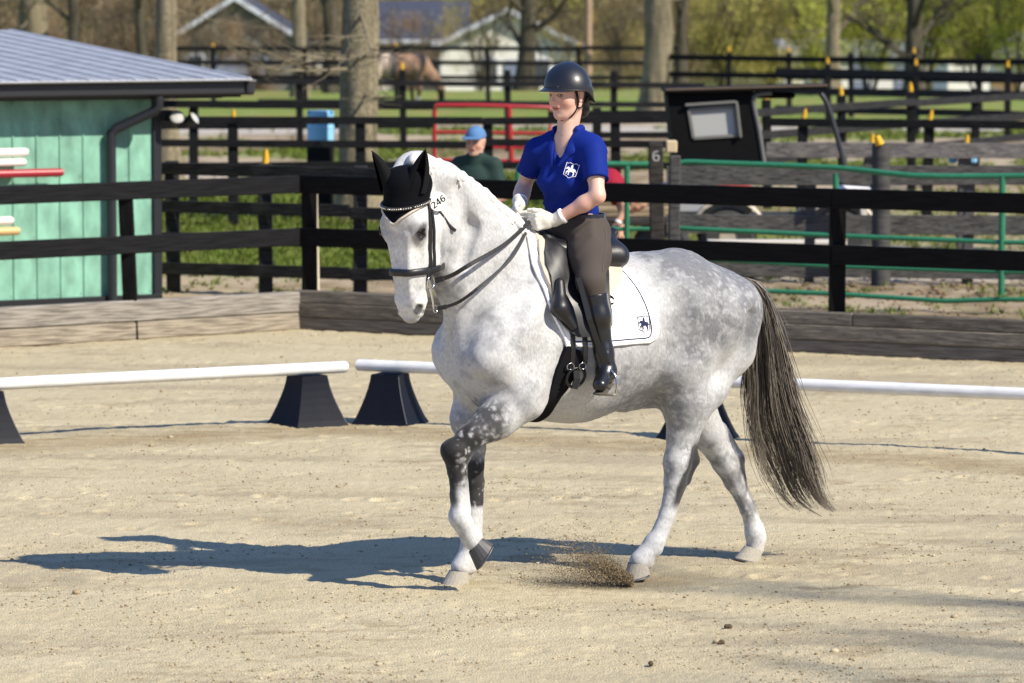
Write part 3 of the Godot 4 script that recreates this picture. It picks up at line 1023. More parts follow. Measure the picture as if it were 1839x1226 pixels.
func build_gates() -> void:
	var gm := mat("gate_green", srgb(0.022, 0.175, 0.085), 0.45)
	tri(gm, noise_tex("scuff2", 0.03, 4, 0.75, 1.25), Vector3(1.5, 1.5, 1.5), true)
	var g := thing("tube_gate", "long green tube gate with a rounded corner in front of the peeling fence", "gate", Vector3.ZERO)
	gate_tube(g, "frame_tube", smooth_pts([Vector3(1.462, 0.159, -37.500), Vector3(1.452, 0.665, -37.500), Vector3(1.452, 1.182, -37.500), Vector3(1.482, 1.289, -37.500), Vector3(1.584, 1.324, -37.500), Vector3(1.923, 1.318, -37.400), Vector3(2.910, 1.291, -37.100), Vector3(3.583, 1.234, -36.800), Vector3(4.355, 1.238, -36.600), Vector3(5.251, 1.261, -36.300)], 3), 0.026, gm)
	gate_tube(g, "bar", [Vector3(1.462, 0.726, -37.500), Vector3(2.910, 0.679, -37.100), Vector3(4.355, 0.649, -36.600), Vector3(5.251, 0.658, -36.300)], 0.022, gm)
	gate_tube(g, "bar", [Vector3(1.462, 0.453, -37.500), Vector3(2.910, 0.403, -37.100), Vector3(4.355, 0.387, -36.600), Vector3(5.251, 0.398, -36.300)], 0.020, gm)
	gate_tube(g, "bar", [Vector3(1.462, 0.184, -37.500), Vector3(2.910, 0.153, -37.100), Vector3(3.881, 0.110, -36.800), Vector3(4.355, 0.140, -36.600), Vector3(5.251, 0.157, -36.300)], 0.022, gm)
	for at in [Vector3(2.915, 0.000, -37.100), Vector3(4.355, 0.000, -36.600)]:
		gate_tube(g, "upright", [at + Vector3(0, 0.18, 0.002), at + Vector3(0, 1.24, 0.002)], 0.030, gm)
	var g2 := thing("tube_gate", "short green tube gate behind the rider and the man in the cap", "gate", Vector3.ZERO)
	gate_tube(g2, "frame_tube", smooth_pts([Vector3(0.064, 0.122, -38.000), Vector3(0.059, 0.739, -38.000), Vector3(0.054, 1.191, -38.000), Vector3(0.095, 1.273, -38.000), Vector3(0.208, 1.288, -38.000), Vector3(0.721, 1.288, -38.000), Vector3(1.297, 1.283, -38.000)], 3), 0.026, gm)
	for h in [0.970, 0.687, 0.405, 0.148]:
		gate_tube(g2, "bar", [Vector3(0.06, h, -38.0), Vector3(1.30, h, -38.0)], 0.020, gm)
	gate_tube(g2, "upright", [Vector3(1.060, 1.273, -37.990), Vector3(1.060, 0.149, -37.990)], 0.026, gm)
	var rm := mat("gate_red", srgb(0.36, 0.018, 0.022), 0.4)
	var g3 := thing("tube_gate", "red tube gate in the paddock fence left of the rider's head", "gate", Vector3.ZERO)
	gate_tube(g3, "frame_tube", [Vector3(-1.093, 0.395, -58.000), Vector3(-1.093, 1.179, -58.000), Vector3(-1.062, 1.273, -58.000), Vector3(-0.545, 1.273, -58.000), Vector3(0.537, 1.242, -58.000), Vector3(0.537, 0.395, -58.000)], 0.032, rm)
	for h in [1.062, 0.897, 0.693, 0.505]:
		gate_tube(g3, "bar", [Vector3(-1.08, h, -58.0), Vector3(0.53, h - 0.02, -58.0)], 0.026, rm)
	gate_tube(g3, "upright", [Vector3(-0.043, 1.258, -57.980), Vector3(-0.004, 0.396, -57.980)], 0.038, rm)
	# utility pole
	var up := thing("utility_pole", "bare wooden utility pole above the rider's helmet", "pole", Vector3(2.490, 0.000, -135.000))
	part(up, "pole", tube_mesh([Vector3(0, -2, 0), Vector3(0, 3, 0), Vector3(0, 9, 0)], [0.13, 0.125, 0.10], 12), wood("pole_wood", srgb(0.44, 0.31, 0.22), 0.9, 0.7, 1.1))
	part(up, "crossarm", bevel_box(Vector3(2.2, 0.11, 0.09), 0.01), wood("pole_wood", Color.WHITE), Transform3D(Basis(), Vector3(0, 8.4, 0.14)))
	# blue plastic barrel halves and tub
	var blue := mat("blue_plastic", srgb(0.10, 0.32, 0.62), 0.45)
	var blue2 := mat("blue_plastic_pale", srgb(0.24, 0.52, 0.80), 0.45)
	var b := thing("barrel", "light blue plastic barrel with a dark band beside the big trunk", "barrel", Vector3(-2.437, 0.000, -52.500))
	var prof := [Vector2(0.0, 0.0), Vector2(0.17, 0.0), Vector2(0.185, 0.03), Vector2(0.185, 0.30), Vector2(0.192, 0.33), Vector2(0.185, 0.36), Vector2(0.185, 0.66), Vector2(0.17, 0.69), Vector2(0.0, 0.70)]
	var sc := Transform3D(Basis.from_scale(Vector3(0.92, 0.60, 0.92)), Vector3(0, 0.943, 0))
	part(b, "drum", lathe(prof, 24), blue2, sc)
	part(b, "rim", tube_mesh([Vector3(-0.16, 0, 0), Vector3(0.16, 0, 0)], [0.02, 0.02], 6), blue, Transform3D(Basis(), Vector3(0, 1.340, 0.10)))
	part(b, "stand", bevel_box(Vector3(0.34, 0.9, 0.30), 0.02), wood("old_black", Color.WHITE), Transform3D(Basis(), Vector3(0, 0.943 - 0.46, 0)))
	var t := thing("tub", "bright blue square plastic tub hung on the fence at right", "tub", Vector3(5.058, 0.000, -45.900))
	part(t, "bucket", bevel_box(Vector3(0.165, 0.14, 0.16), 0.02), blue2, Transform3D(Basis(), Vector3(0.03, 1.032, 0.0)))
	part(t, "side", bevel_box(Vector3(0.09, 0.13, 0.15), 0.02), blue, Transform3D(Basis(), Vector3(-0.15, 1.032, 0.0)))
	part(t, "hanger", bevel_box(Vector3(0.03, 0.03, 0.02), 0.004), mat("black_trim", Color.WHITE), Transform3D(Basis(), Vector3(0.06, 1.050, 0.09)))

# ------------------------------------------------------------------ the covered utility cart with clutter round it
func build_vehicle() -> void:
	var d := 43.6
	var dark := mat("cab_black", srgb(0.004, 0.004, 0.0045), 0.7)
	tri(dark, noise_tex("scuff2", 0.03, 4, 0.75, 1.25), Vector3(0.8, 0.8, 0.8), true)
	var steel := mat("cab_tube", srgb(0.045, 0.045, 0.05), 0.4, 0.4)
	var tan := mat("fender_tan", srgb(0.42, 0.36, 0.27), 0.5)
	var grey := mat("cart_grey", srgb(0.36, 0.36, 0.37), 0.55)
	var c := thing("utility_cart", "old utility cart with black box cab, hazy rear window and flat roof", "cart", Vector3(2.492, 0, -43.6))
	# cab side panel, leaning forward, built of a frame round the window opening
	var o := [Vector3(-0.851, 1.778, 0), Vector3(0.056, 1.825, 0), Vector3(0.174, 1.012, 0), Vector3(-0.769, 1.012, 0)]
	var w := [Vector3(-0.627, 1.625, 0), Vector3(-0.144, 1.660, 0), Vector3(-0.109, 1.354, 0), Vector3(-0.574, 1.325, 0)]
	for z in [0.0]:
		for k in 4:
			var k2 := (k + 1) % 4
			var st := SurfaceTool.new()
			st.begin(Mesh.PRIMITIVE_TRIANGLES)
			var zf := Vector3(0, 0, 0.02)
			quad(st, o[k] + zf, o[k2] + zf, w[k2] + zf, w[k] + zf, Vector3(0, 0, 1))
			quad(st, o[k] - zf, o[k2] - zf, w[k2] - zf, w[k] - zf, Vector3(0, 0, -1))
			quad(st, o[k] + zf, o[k2] + zf, o[k2] - zf, o[k] - zf, (o[k] + o[k2]) * 0.5 - (o[0] + o[2]) * 0.5)
			quad(st, w[k] + zf, w[k2] + zf, w[k2] - zf, w[k] - zf, (o[0] + o[2]) * 0.5 - (o[k] + o[k2]) * 0.5)
			part(c, "cab_panel", st.commit(), dark)
	var wf := Vector3(0, 0, 0.028)
	for k in 4:
		beam(c, "window_frame", w[k] + wf, w[(k + 1) % 4] + wf, 0.035, 0.02, mat("frame_grey", srgb(0.16, 0.155, 0.14), 0.5), 0.004)
	var gl := mat("hazy_pane", srgb(0.40, 0.40, 0.38), 0.35)
	var ps := SurfaceTool.new()
	ps.begin(Mesh.PRIMITIVE_TRIANGLES)
	for zz in [0.006, -0.006]:
		var v := Vector3(0, 0, zz)
		quad(ps, w[0] + v, w[1] + v, w[2] + v, w[3] + v, Vector3(0, 0, zz))
	part(c, "window_pane", ps.commit(), gl)
	beam(c, "window_hood", w[1] + Vector3(0.02, 0.05, 0.05), w[2] + Vector3(0.03, -0.02, 0.05), 0.03, 0.05, mat("frame_grey", Color.WHITE))
	beam(c, "window_hood", w[0] + Vector3(-0.04, 0.05, 0.05), w[1] + Vector3(0.02, 0.05, 0.05), 0.03, 0.05, mat("frame_grey", Color.WHITE))
	# far side panel, back panel, roof
	var back := Vector3(0, 0, -1.15)
	var fs := SurfaceTool.new()
	fs.begin(Mesh.PRIMITIVE_TRIANGLES)
	for zz in [0.02, -0.02]: quad(fs, o[0] + back + Vector3(0, 0, zz), o[1] + back + Vector3(0, 0, zz), o[2] + back + Vector3(0, 0, zz), o[3] + back + Vector3(0, 0, zz), Vector3(0, 0, zz))
	part(c, "far_panel", fs.commit(), dark)
	var bs := SurfaceTool.new()
	bs.begin(Mesh.PRIMITIVE_TRIANGLES)
	for xx in [0.0, 0.03]: quad(bs, o[0] + Vector3(xx, 0, -0.03), o[0] + back + Vector3(xx, 0, 0.03), o[3] + back + Vector3(xx, 0, 0.03), o[3] + Vector3(xx, 0, -0.03), Vector3(-1 if xx == 0.0 else 1, 0, 0))
	part(c, "rear_panel", bs.commit(), dark)
	var r0: Vector3 = Vector3(-0.875, 1.802, 0)
	var r1: Vector3 = Vector3(0.834, 1.849, 0)
	var rmid := (r0 + r1) * 0.5
	part(c, "roof", bevel_box(Vector3(r0.distance_to(r1), 0.035, 1.35), 0.01), dark, Transform3D(Basis(Vector3(0, 0, 1), atan2(r1.y - r0.y, r1.x - r0.x)), rmid + Vector3(0, 0.012, -0.56)))
	part(c, "roof_edge", bevel_box(Vector3(r0.distance_to(r1), 0.02, 0.02), 0.004), mat("rusty_edge", srgb(0.14, 0.10, 0.07), 0.8), Transform3D(Basis(Vector3(0, 0, 1), atan2(r1.y - r0.y, r1.x - r0.x)), rmid + Vector3(0, 0.036, 0.11)))
	part(c, "roof_console", bevel_box(Vector3(0.42, 0.06, 0.5), 0.02), dark, Transform3D(Basis(), Vector3(0.309, 1.766, -0.5)))
	for zz in [0.0]:
		gate_tube(c, "cab_post", smooth_pts([Vector3(0.186, 0.983, zz + 0.02), Vector3(0.115, 1.425, zz + 0.02), Vector3(0.056, 1.719, zz + 0.02), Vector3(0.115, 1.790, zz + 0.02), Vector3(0.250, 1.802, zz + 0.02)], 3), 0.024, mat("post_pale", srgb(0.13, 0.125, 0.12), 0.5))
		gate_tube(c, "front_strut", smooth_pts([Vector3(0.751, 1.814, zz), Vector3(0.834, 1.690, zz), Vector3(0.928, 1.395, zz), Vector3(1.022, 1.012, zz), Vector3(1.058, 0.482, zz)], 3), 0.028, steel)
	# body, fenders, seat, wheels
	part(c, "chassis", bevel_box(Vector3(1.85, 0.16, 0.8), 0.02), mat("chassis", srgb(0.03, 0.03, 0.03), 0.6), Transform3D(Basis(), Vector3(0.12, 0.42, -0.55)))
	part(c, "tub", bevel_box(Vector3(0.95, 0.30, 1.05), 0.04), grey, Transform3D(Basis(), Vector3(-0.42, 0.66, -0.56)))
	part(c, "bonnet", bevel_box(Vector3(0.62, 0.26, 0.95), 0.06), grey, Transform3D(Basis(Vector3(0, 0, 1), -0.10), Vector3(0.95, 0.58, -0.56)))
	part(c, "seat", bevel_box(Vector3(0.40, 0.12, 0.95), 0.04), mat("seat_red", srgb(0.40, 0.05, 0.03), 0.5), Transform3D(Basis(), Vector3(-0.144, 0.788, -0.5)))
	var wheel := lathe([Vector2(0.10, -0.10), Vector2(0.24, -0.11), Vector2(0.285, -0.07), Vector2(0.295, 0.0), Vector2(0.285, 0.07), Vector2(0.24, 0.11), Vector2(0.10, 0.10)], 26)
	var hub := lathe([Vector2(0.0, -0.08), Vector2(0.13, -0.085), Vector2(0.155, -0.10), Vector2(0.155, 0.10), Vector2(0.13, 0.085), Vector2(0.0, 0.08)], 20)
	var rub := mat("tyre", srgb(0.05, 0.05, 0.05), 0.9)
	for q in [[-0.20, 0.02], [0.98, 0.02], [-0.20, -1.14], [0.98, -1.14]]:
		var wh := part(c, "wheel", wheel, rub, Transform3D(Basis(Vector3(1, 0, 0), PI * 0.5), Vector3(q[0], 0.295, q[1])))
		part(wh, "hub", hub, tan)
	for q in [[-0.20, 0.04], [0.98, 0.04], [-0.20, -1.16], [0.98, -1.16]]:
		var arc := []
		var rr := []
		for k in 9:
			var a := deg_to_rad(lerpf(8.0, 172.0, k / 8.0))
			arc.append(Vector3(q[0] + cos(a) * 0.39, 0.31 + sin(a) * 0.36, q[1]))
		var ups := []
		for p in arc: ups.append((p - Vector3(q[0], 0.31, q[1])).normalized())
		part(c, "fender", strap_mesh(arc, ups, 0.24, 0.03), tan)
	# flat trailer with sawn timber, seen between the gates
	var tr := thing("timber_trailer", "low flat trailer loaded with sawn timber behind the rider's saddle", "trailer", Vector3(1.217, 0.000, -41.800))
	part(tr, "deck", bevel_box(Vector3(1.0, 0.07, 1.2), 0.01), wood("post_dark", Color.WHITE), Transform3D(Basis(), Vector3(-0.05, 0.55, -0.3)))
	for k in 7:
		part(tr, "plank", bevel_box(Vector3(0.95, 0.045, 0.14), 0.006), wood("plank_pale", srgb(0.40, 0.31, 0.19), 0.9, 0.6, 1.15), Transform3D(Basis(Vector3.UP, 0.04 * sin(k * 3.0)), Vector3(-0.03 + 0.05 * sin(k * 5.0), 0.61 + 0.048 * (k / 3), -0.55 + 0.2 * (k % 3))))
	for xx in [-0.4, 0.3]:
		part(tr, "wheel", wheel, rub, Transform3D(Basis(Vector3(1, 0, 0), PI * 0.5), Vector3(xx, 0.295, 0.1)))
	# feed bunk and odds lying behind the fence
	var lg := thing("stacked_timber", "grey stack of old boards under the front of the cart", "boards", Vector3(3.371, 0.000, -42.600))
	for k in 8:
		part(lg, "board", bevel_box(Vector3(1.5 - 0.1 * (k % 3), 0.05, 0.16), 0.006), wood("silvered", Color.WHITE), Transform3D(Basis(Vector3.UP, 0.05 * sin(k * 4.0)), Vector3(0.05 * sin(k * 2.0), 0.05 + 0.055 * (k / 2), -0.1 + 0.18 * (k % 2))))
	top("white_cushion", bevel_box(Vector3(0.36, 0.075, 0.2), 0.03), mat("cushion", srgb(0.75, 0.75, 0.78), 0.6), "white padded block lying on the peeling fence rail", "cushion", Transform3D(Basis(), Vector3(3.347, 0.943, -40.500)))
	# pale field stones dumped behind the peeling fence
	var stone := mat("stone", srgb(0.46, 0.39, 0.29), 0.95)
	tri(stone, noise_tex("earthgrain", 0.08, 4, 0.66, 1.2), Vector3(1.5, 1.5, 1.5), true)
	var srng := RandomNumberGenerator.new()
	srng.seed = 66
	for q in [[Vector3(1.164, 0.000, -41.300), 0.20, "tan field stone left of the numbered post"], [Vector3(1.341, 0.000, -41.600), 0.16, "small tan stone just left of the numbered post"], [Vector3(1.954, 0.000, -41.500), 0.19, "grey-tan stone under the cart's tan fender"], [Vector3(2.219, 0.000, -41.200), 0.24, "large rounded pale stone below the middle of the cart"], [Vector3(2.986, 0.000, -41.500), 0.19, "flat pale stone near the front of the cart"], [Vector3(3.516, 0.000, -41.400), 0.17, "pale stone left of the round grey post"]]:
		var F := Field.new()
		F.add(Vector3(-q[1] * 0.5, q[1] * 0.55, 0), Vector3(q[1] * 0.5, q[1] * 0.6, 0), q[1] * 0.75, q[1] * 0.65, 0.05)
		for k in 3: F.ball(Vector3(srng.randf_range(-0.6, 0.6), srng.randf_range(0.2, 0.9), srng.randf_range(-0.4, 0.5)) * q[1], q[1] * srng.randf_range(0.4, 0.6), 0.04)
		top("boulder", F.mesh(q[1] * 0.13), stone, q[2], "boulder", Transform3D(Basis(), q[0]), "pale stones behind the peeling fence")
	var wt := thing("water_trough", "long pale stone-coloured trough behind the peeling fence", "trough", Vector3(2.673, 0.000, -41.600))
	part(wt, "basin", bevel_box(Vector3(1.35, 0.22, 0.3), 0.03), mat("trough", srgb(0.54, 0.50, 0.44), 0.8), Transform3D(Basis(), Vector3(0, 0.22, 0)))
	part(wt, "lip", bevel_box(Vector3(1.4, 0.04, 0.36), 0.01), mat("trough", Color.WHITE), Transform3D(Basis(), Vector3(0, 0.345, 0)))
	for xx in [-0.5, 0.5]: part(wt, "foot", bevel_box(Vector3(0.12, 0.14, 0.3), 0.01), mat("trough", Color.WHITE), Transform3D(Basis(), Vector3(xx, 0.06, 0)))

# ------------------------------------------------------------------ houses beyond the paddocks (the land falls away there)
func gable_prism(w: float, h: float, rise: float, depth: float) -> ArrayMesh:
	var st := SurfaceTool.new()
	st.begin(Mesh.PRIMITIVE_TRIANGLES)
	var x := w * 0.5
	for z in [0.0, -depth]:
		var o := Vector3(0, 0, 1 if z == 0.0 else -1)
		quad(st, Vector3(-x, 0, z), Vector3(x, 0, z), Vector3(x, h, z), Vector3(-x, h, z), o)
		tri3(st, Vector3(-x, h, z), Vector3(x, h, z), Vector3(0, h + rise, z), o)
	for s in [-1.0, 1.0]:
		quad(st, Vector3(x * s, 0, 0), Vector3(x * s, 0, -depth), Vector3(x * s, h, -depth), Vector3(x * s, h, 0), Vector3(s, 0, 0))
	return st.commit()

func roof_pair(parent: Node, w: float, h: float, rise: float, depth: float, ov: float, m: Material, trimm: Material) -> void:
	var sl := Vector2(w * 0.5, rise).length()
	var ang := atan2(rise, w * 0.5)
	for s in [-1.0, 1.0]:
		var ln := sl + ov
		var cx: float = s * (w * 0.5 + ov * cos(ang)) * 0.5
		var cy := h + rise * 0.5 - ov * sin(ang) * 0.5 + 0.08
		var rf := part(parent, "roof", bevel_box(Vector3(ln, 0.14, depth + 0.9), 0.02), m, Transform3D(Basis(Vector3(0, 0, 1), -ang * s), Vector3(cx, cy, -depth * 0.5)))
		part(rf, "rake_board", bevel_box(Vector3(ln, 0.22, 0.05), 0.01), trimm, Transform3D(Basis(), Vector3(0, -0.04, depth * 0.5 + 0.48)))

func house_window(parent: Node, x: float, y: float, w: float, h: float, z: float, fm: Material) -> void:
	var f := part(parent, "window", bevel_box(Vector3(w, h, 0.08), 0.01), fm, Transform3D(Basis(), Vector3(x, y, z)))
	part(f, "pane", bevel_box(Vector3(w - 0.2, h - 0.2, 0.03), 0.005), mat("house_glass", srgb(0.05, 0.06, 0.08), 0.1), Transform3D(Basis(), Vector3(0, 0, 0.045)))

func build_houses() -> void:
	var cream := mat("house_cream", srgb(0.46, 0.42, 0.34), 0.8)
	var white := mat("house_white", srgb(0.74, 0.71, 0.64), 0.7)
	var olive := mat("house_olive", srgb(0.17, 0.165, 0.14), 0.85)
	var trimw := mat("house_trim", srgb(0.58, 0.60, 0.64), 0.6)
	var slate := mat("house_slate", srgb(0.055, 0.062, 0.088), 0.75)
	var doorm := mat("garage_blue", srgb(0.20, 0.23, 0.30), 0.6)
	# grey gabled garage, left
	var a := thing("house", "olive-grey gabled house with pale rake boards and blue-grey garage door", "house", Vector3(-13.124, -2.300, -196.000))
	part(a, "wall", gable_prism(5.6, 3.05, 1.75, 9.0), olive)
	roof_pair(a, 5.6, 3.05, 1.75, 9.0, 0.5, slate, trimw)
	var gd := part(a, "garage_door", bevel_box(Vector3(2.6, 2.1, 0.10), 0.02), doorm, Transform3D(Basis(), Vector3(0.3, 1.05, 0.05)))
	for k in 4: part(gd, "door_panel", bevel_box(Vector3(2.5, 0.44, 0.04), 0.02), doorm, Transform3D(Basis(), Vector3(0, -0.78 + 0.52 * k, 0.06)))
	house_window(a, -1.9, 1.7, 0.9, 1.0, 0.04, trimw)
	var a2 := thing("house", "low cream building with slatted front right of the garage", "house", Vector3(-10.070, -2.300, -205.000))
	part(a2, "wall", bevel_box(Vector3(3.6, 2.5, 5.0), 0.05), cream, Transform3D(Basis(), Vector3(0, 1.25, -2.5)))
	for k in 8: part(a2, "slat", bevel_box(Vector3(3.4, 0.12, 0.05), 0.01), white, Transform3D(Basis(), Vector3(0, 0.35 + 0.27 * k, 0.03)))
	part(a2, "roof", bevel_box(Vector3(4.0, 0.15, 5.6), 0.03), slate, Transform3D(Basis(), Vector3(0, 2.58, -2.5)))
	# long house with the dark roof, centre
	var b := thing("house", "long pale house with dark blue-grey roof behind the bay horse", "house", Vector3(-4.787, -2.300, -192.000))
	part(b, "wall", bevel_box(Vector3(4.4, 2.85, 7.0), 0.03), cream, Transform3D(Basis(), Vector3(-0.2, 1.43, -3.5)))
	part(b, "roof", bevel_box(Vector3(5.6, 0.14, 4.6), 0.03), slate, Transform3D(Basis(Vector3(1, 0, 0), 0.40), Vector3(0.0, 3.75, -1.75)))
	part(b, "back_roof", bevel_box(Vector3(5.6, 0.14, 4.6), 0.03), slate, Transform3D(Basis(Vector3(1, 0, 0), -0.40), Vector3(0.0, 3.75, -5.9)))
	part(b, "fascia", bevel_box(Vector3(5.6, 0.18, 0.08), 0.02), trimw, Transform3D(Basis(), Vector3(0.0, 2.82, 0.42)))
	house_window(b, -1.0, 1.5, 1.1, 1.1, 0.02, trimw)
	house_window(b, 0.9, 1.5, 1.1, 1.1, 0.02, trimw)
	var b2 := thing("house", "white gabled wing with a bright rake board left of the rider's helmet", "house", Vector3(-0.193, -2.300, -190.000))
	part(b2, "wall", gable_prism(6.2, 2.75, 1.5, 8.0), white)
	roof_pair(b2, 6.2, 2.75, 1.5, 8.0, 0.45, slate, trimw)
	house_window(b2, -0.9, 1.5, 1.0, 1.2, 0.04, trimw)
	house_window(b2, 1.4, 1.5, 1.2, 1.2, 0.04, trimw)
	var dr := part(b2, "door", bevel_box(Vector3(0.95, 2.0, 0.08), 0.02), doorm, Transform3D(Basis(), Vector3(0.3, 1.0, 0.04)))
	part(dr, "knob", lathe([Vector2(0.03, 0), Vector2(0.04, 0.04), Vector2(0.0, 0.06)], 8), trimw, Transform3D(Basis(Vector3(1, 0, 0), PI / 2), Vector3(0.38, 0, 0.05)))
	# right: long low stables
	var e := thing("stable_block", "long low cream stable block behind the far right fence", "stable", Vector3(15.722, -2.000, -186.000))
	part(e, "wall", bevel_box(Vector3(6.5, 1.9, 5.0), 0.03), white, Transform3D(Basis(), Vector3(-0.2, 0.95, -2.5)))
	part(e, "roof", bevel_box(Vector3(7.1, 0.12, 3.0), 0.03), mat("roof_pale", srgb(0.24, 0.25, 0.27), 0.7), Transform3D(Basis(Vector3(1, 0, 0), 0.25), Vector3(-0.2, 2.25, -1.2)))
	part(e, "roof", bevel_box(Vector3(7.1, 0.12, 3.0), 0.03), mat("roof_pale", Color.WHITE), Transform3D(Basis(Vector3(1, 0, 0), -0.25), Vector3(-0.2, 2.25, -4.0)))
	for k in 3:
		var sd := part(e, "stable_door", bevel_box(Vector3(0.95, 1.5, 0.06), 0.01), doorm, Transform3D(Basis(), Vector3(-2.0 + 2.0 * k, 0.75, 0.03)))
		part(sd, "crossbar", bevel_box(Vector3(0.9, 0.1, 0.03), 0.005), trimw, Transform3D(Basis(), Vector3(0, 0.1, 0.045)))
	var g := thing("stable_block", "bright white barn with grey metal roof at the right edge", "barn", Vector3(21.059, -1.750, -178.000))
	part(g, "wall", bevel_box(Vector3(4.6, 2.3, 6.0), 0.03), mat("barn_white", srgb(0.82, 0.79, 0.70), 0.6), Transform3D(Basis(), Vector3(0, 0.35, -3.0)))
	part(g, "roof", bevel_box(Vector3(3.2, 0.12, 3.8), 0.03), mat("roof_pale", Color.WHITE), Transform3D(Basis(Vector3(1, 0, 0), 0.36), Vector3(1.3, 2.1, -1.5)))
	part(g, "roof", bevel_box(Vector3(3.2, 0.12, 3.8), 0.03), mat("roof_pale", Color.WHITE), Transform3D(Basis(Vector3(1, 0, 0), -0.36), Vector3(1.3, 2.1, -4.9)))
	var bd := part(g, "barn_door", bevel_box(Vector3(1.3, 1.5, 0.06), 0.01), mat("barn_door", srgb(0.25, 0.17, 0.08), 0.8), Transform3D(Basis(), Vector3(0.25, 0.0, 0.03)))
	part(bd, "hinge", bevel_box(Vector3(0.4, 0.05, 0.02), 0.004), doorm, Transform3D(Basis(), Vector3(-0.4, 0.4, 0.04)))

# ------------------------------------------------------------------ trees
func trunk_mesh(base: float, topr: float, h: float, lean: Vector2, seed_i: int, rough: float) -> ArrayMesh:
	# ridged bark, root flare and a few burrs
	var n := FastNoiseLite.new()
	n.seed = seed_i
	n.frequency = 1.0
	n.fractal_octaves = 3
	var sides := 30
	var rows := int(h / 0.09)
	var vs := PackedVector3Array()
	var cs := PackedColorArray()
	for i in rows + 1:
		var t := float(i) / rows
		var y := t * h - 0.1
		var r := lerpf(base, topr, t) + base * 0.55 * exp(-maxf(y, 0.0) * 2.6)
		for k in sides + 1:
			var a := TAU * (k % sides) / sides
			var q := Vector3(cos(a), 0, sin(a))
			var rid := n.get_noise_3d(q.x * 5.0 * 1.6, y * 0.9, q.z * 5.0 * 1.6)
			var big := n.get_noise_3d(q.x * 1.2, y * 0.8 + 40.0, q.z * 1.2)
			var rr := r * (1.0 + rough * rid + 0.10 * big)
			vs.append(Vector3(q.x * rr + lean.x * t * h + 0.06 * base * sin(y * 1.7 + seed_i), y, q.z * rr + lean.y * t * h))
			var v := 0.85 + 0.5 * rid + 0.25 * big
			cs.append(Color(v, v, v))
	return grid_mesh(vs, cs, sides + 1, rows + 1)

func limb(st: SurfaceTool, rng: RandomNumberGenerator, p: Vector3, dir: Vector3, len: float, r: float, depth: int) -> void:
	var q := p + dir * len * 0.5 + Vector3(rng.randf_range(-1, 1), rng.randf_range(-0.5, 0.8), rng.randf_range(-1, 1)) * len * 0.07
	var e := q + (dir + Vector3(rng.randf_range(-0.3, 0.3), 0.12, rng.randf_range(-0.3, 0.3))).normalized() * len * 0.5
	add_tube(st, [p, q, e], [r, r * 0.78, r * 0.52], 5 if depth > 1 else 4, false)
	if depth <= 0: return
	var n := 3 if depth > 1 else 4
	for k in n:
		var o := p.lerp(e, rng.randf_range(0.35, 1.0))
		var d := (dir + Vector3(rng.randf_range(-1, 1), rng.randf_range(-0.35, 0.75), rng.randf_range(-1, 1)) * 0.85).normalized()
		limb(st, rng, o, d, len * rng.randf_range(0.5, 0.72), r * 0.5, depth - 1)

func bare_tree(called: String, label: String, at: Vector3, base: float, topr: float, h: float, lean: Vector2, seed_i: int, m: Material, group := "", limbs_from := 0.55, low_twigs := 0, depth := 3, reach := 0.40) -> Node3D:
	var t := thing(called, label, "tree", at, 0.0, group)
	part(t, "trunk", trunk_mesh(base, topr, h, lean, seed_i, 0.07), m)
	var rng := RandomNumberGenerator.new()
	rng.seed = seed_i
	var st := SurfaceTool.new()
	st.begin(Mesh.PRIMITIVE_TRIANGLES)
	st.set_color(Color(0.8, 0.8, 0.8))
	for k in 7:
		var f := lerpf(limbs_from, 1.0, k / 6.0)
		var p := Vector3(lean.x * h * f, h * f - 0.15, lean.y * h * f)
		var a := k * 2.4 + seed_i
		limb(st, rng, p, Vector3(cos(a), 0.75 + 0.2 * k / 6.0, sin(a)).normalized(), h * reach, topr * 0.6, depth)
	for k in low_twigs:
		var f := rng.randf_range(0.30, 0.55)
		var p := Vector3(lean.x * h * f, h * f, lean.y * h * f)
		var a := rng.randf_range(-0.6, 3.7)
		limb(st, rng, p, Vector3(cos(a), rng.randf_range(-0.5, 0.3), sin(a)).normalized(), rng.randf_range(0.9, 1.9), topr * 0.10, 2)
	part(t, "crown", st.commit(), m)
	return t

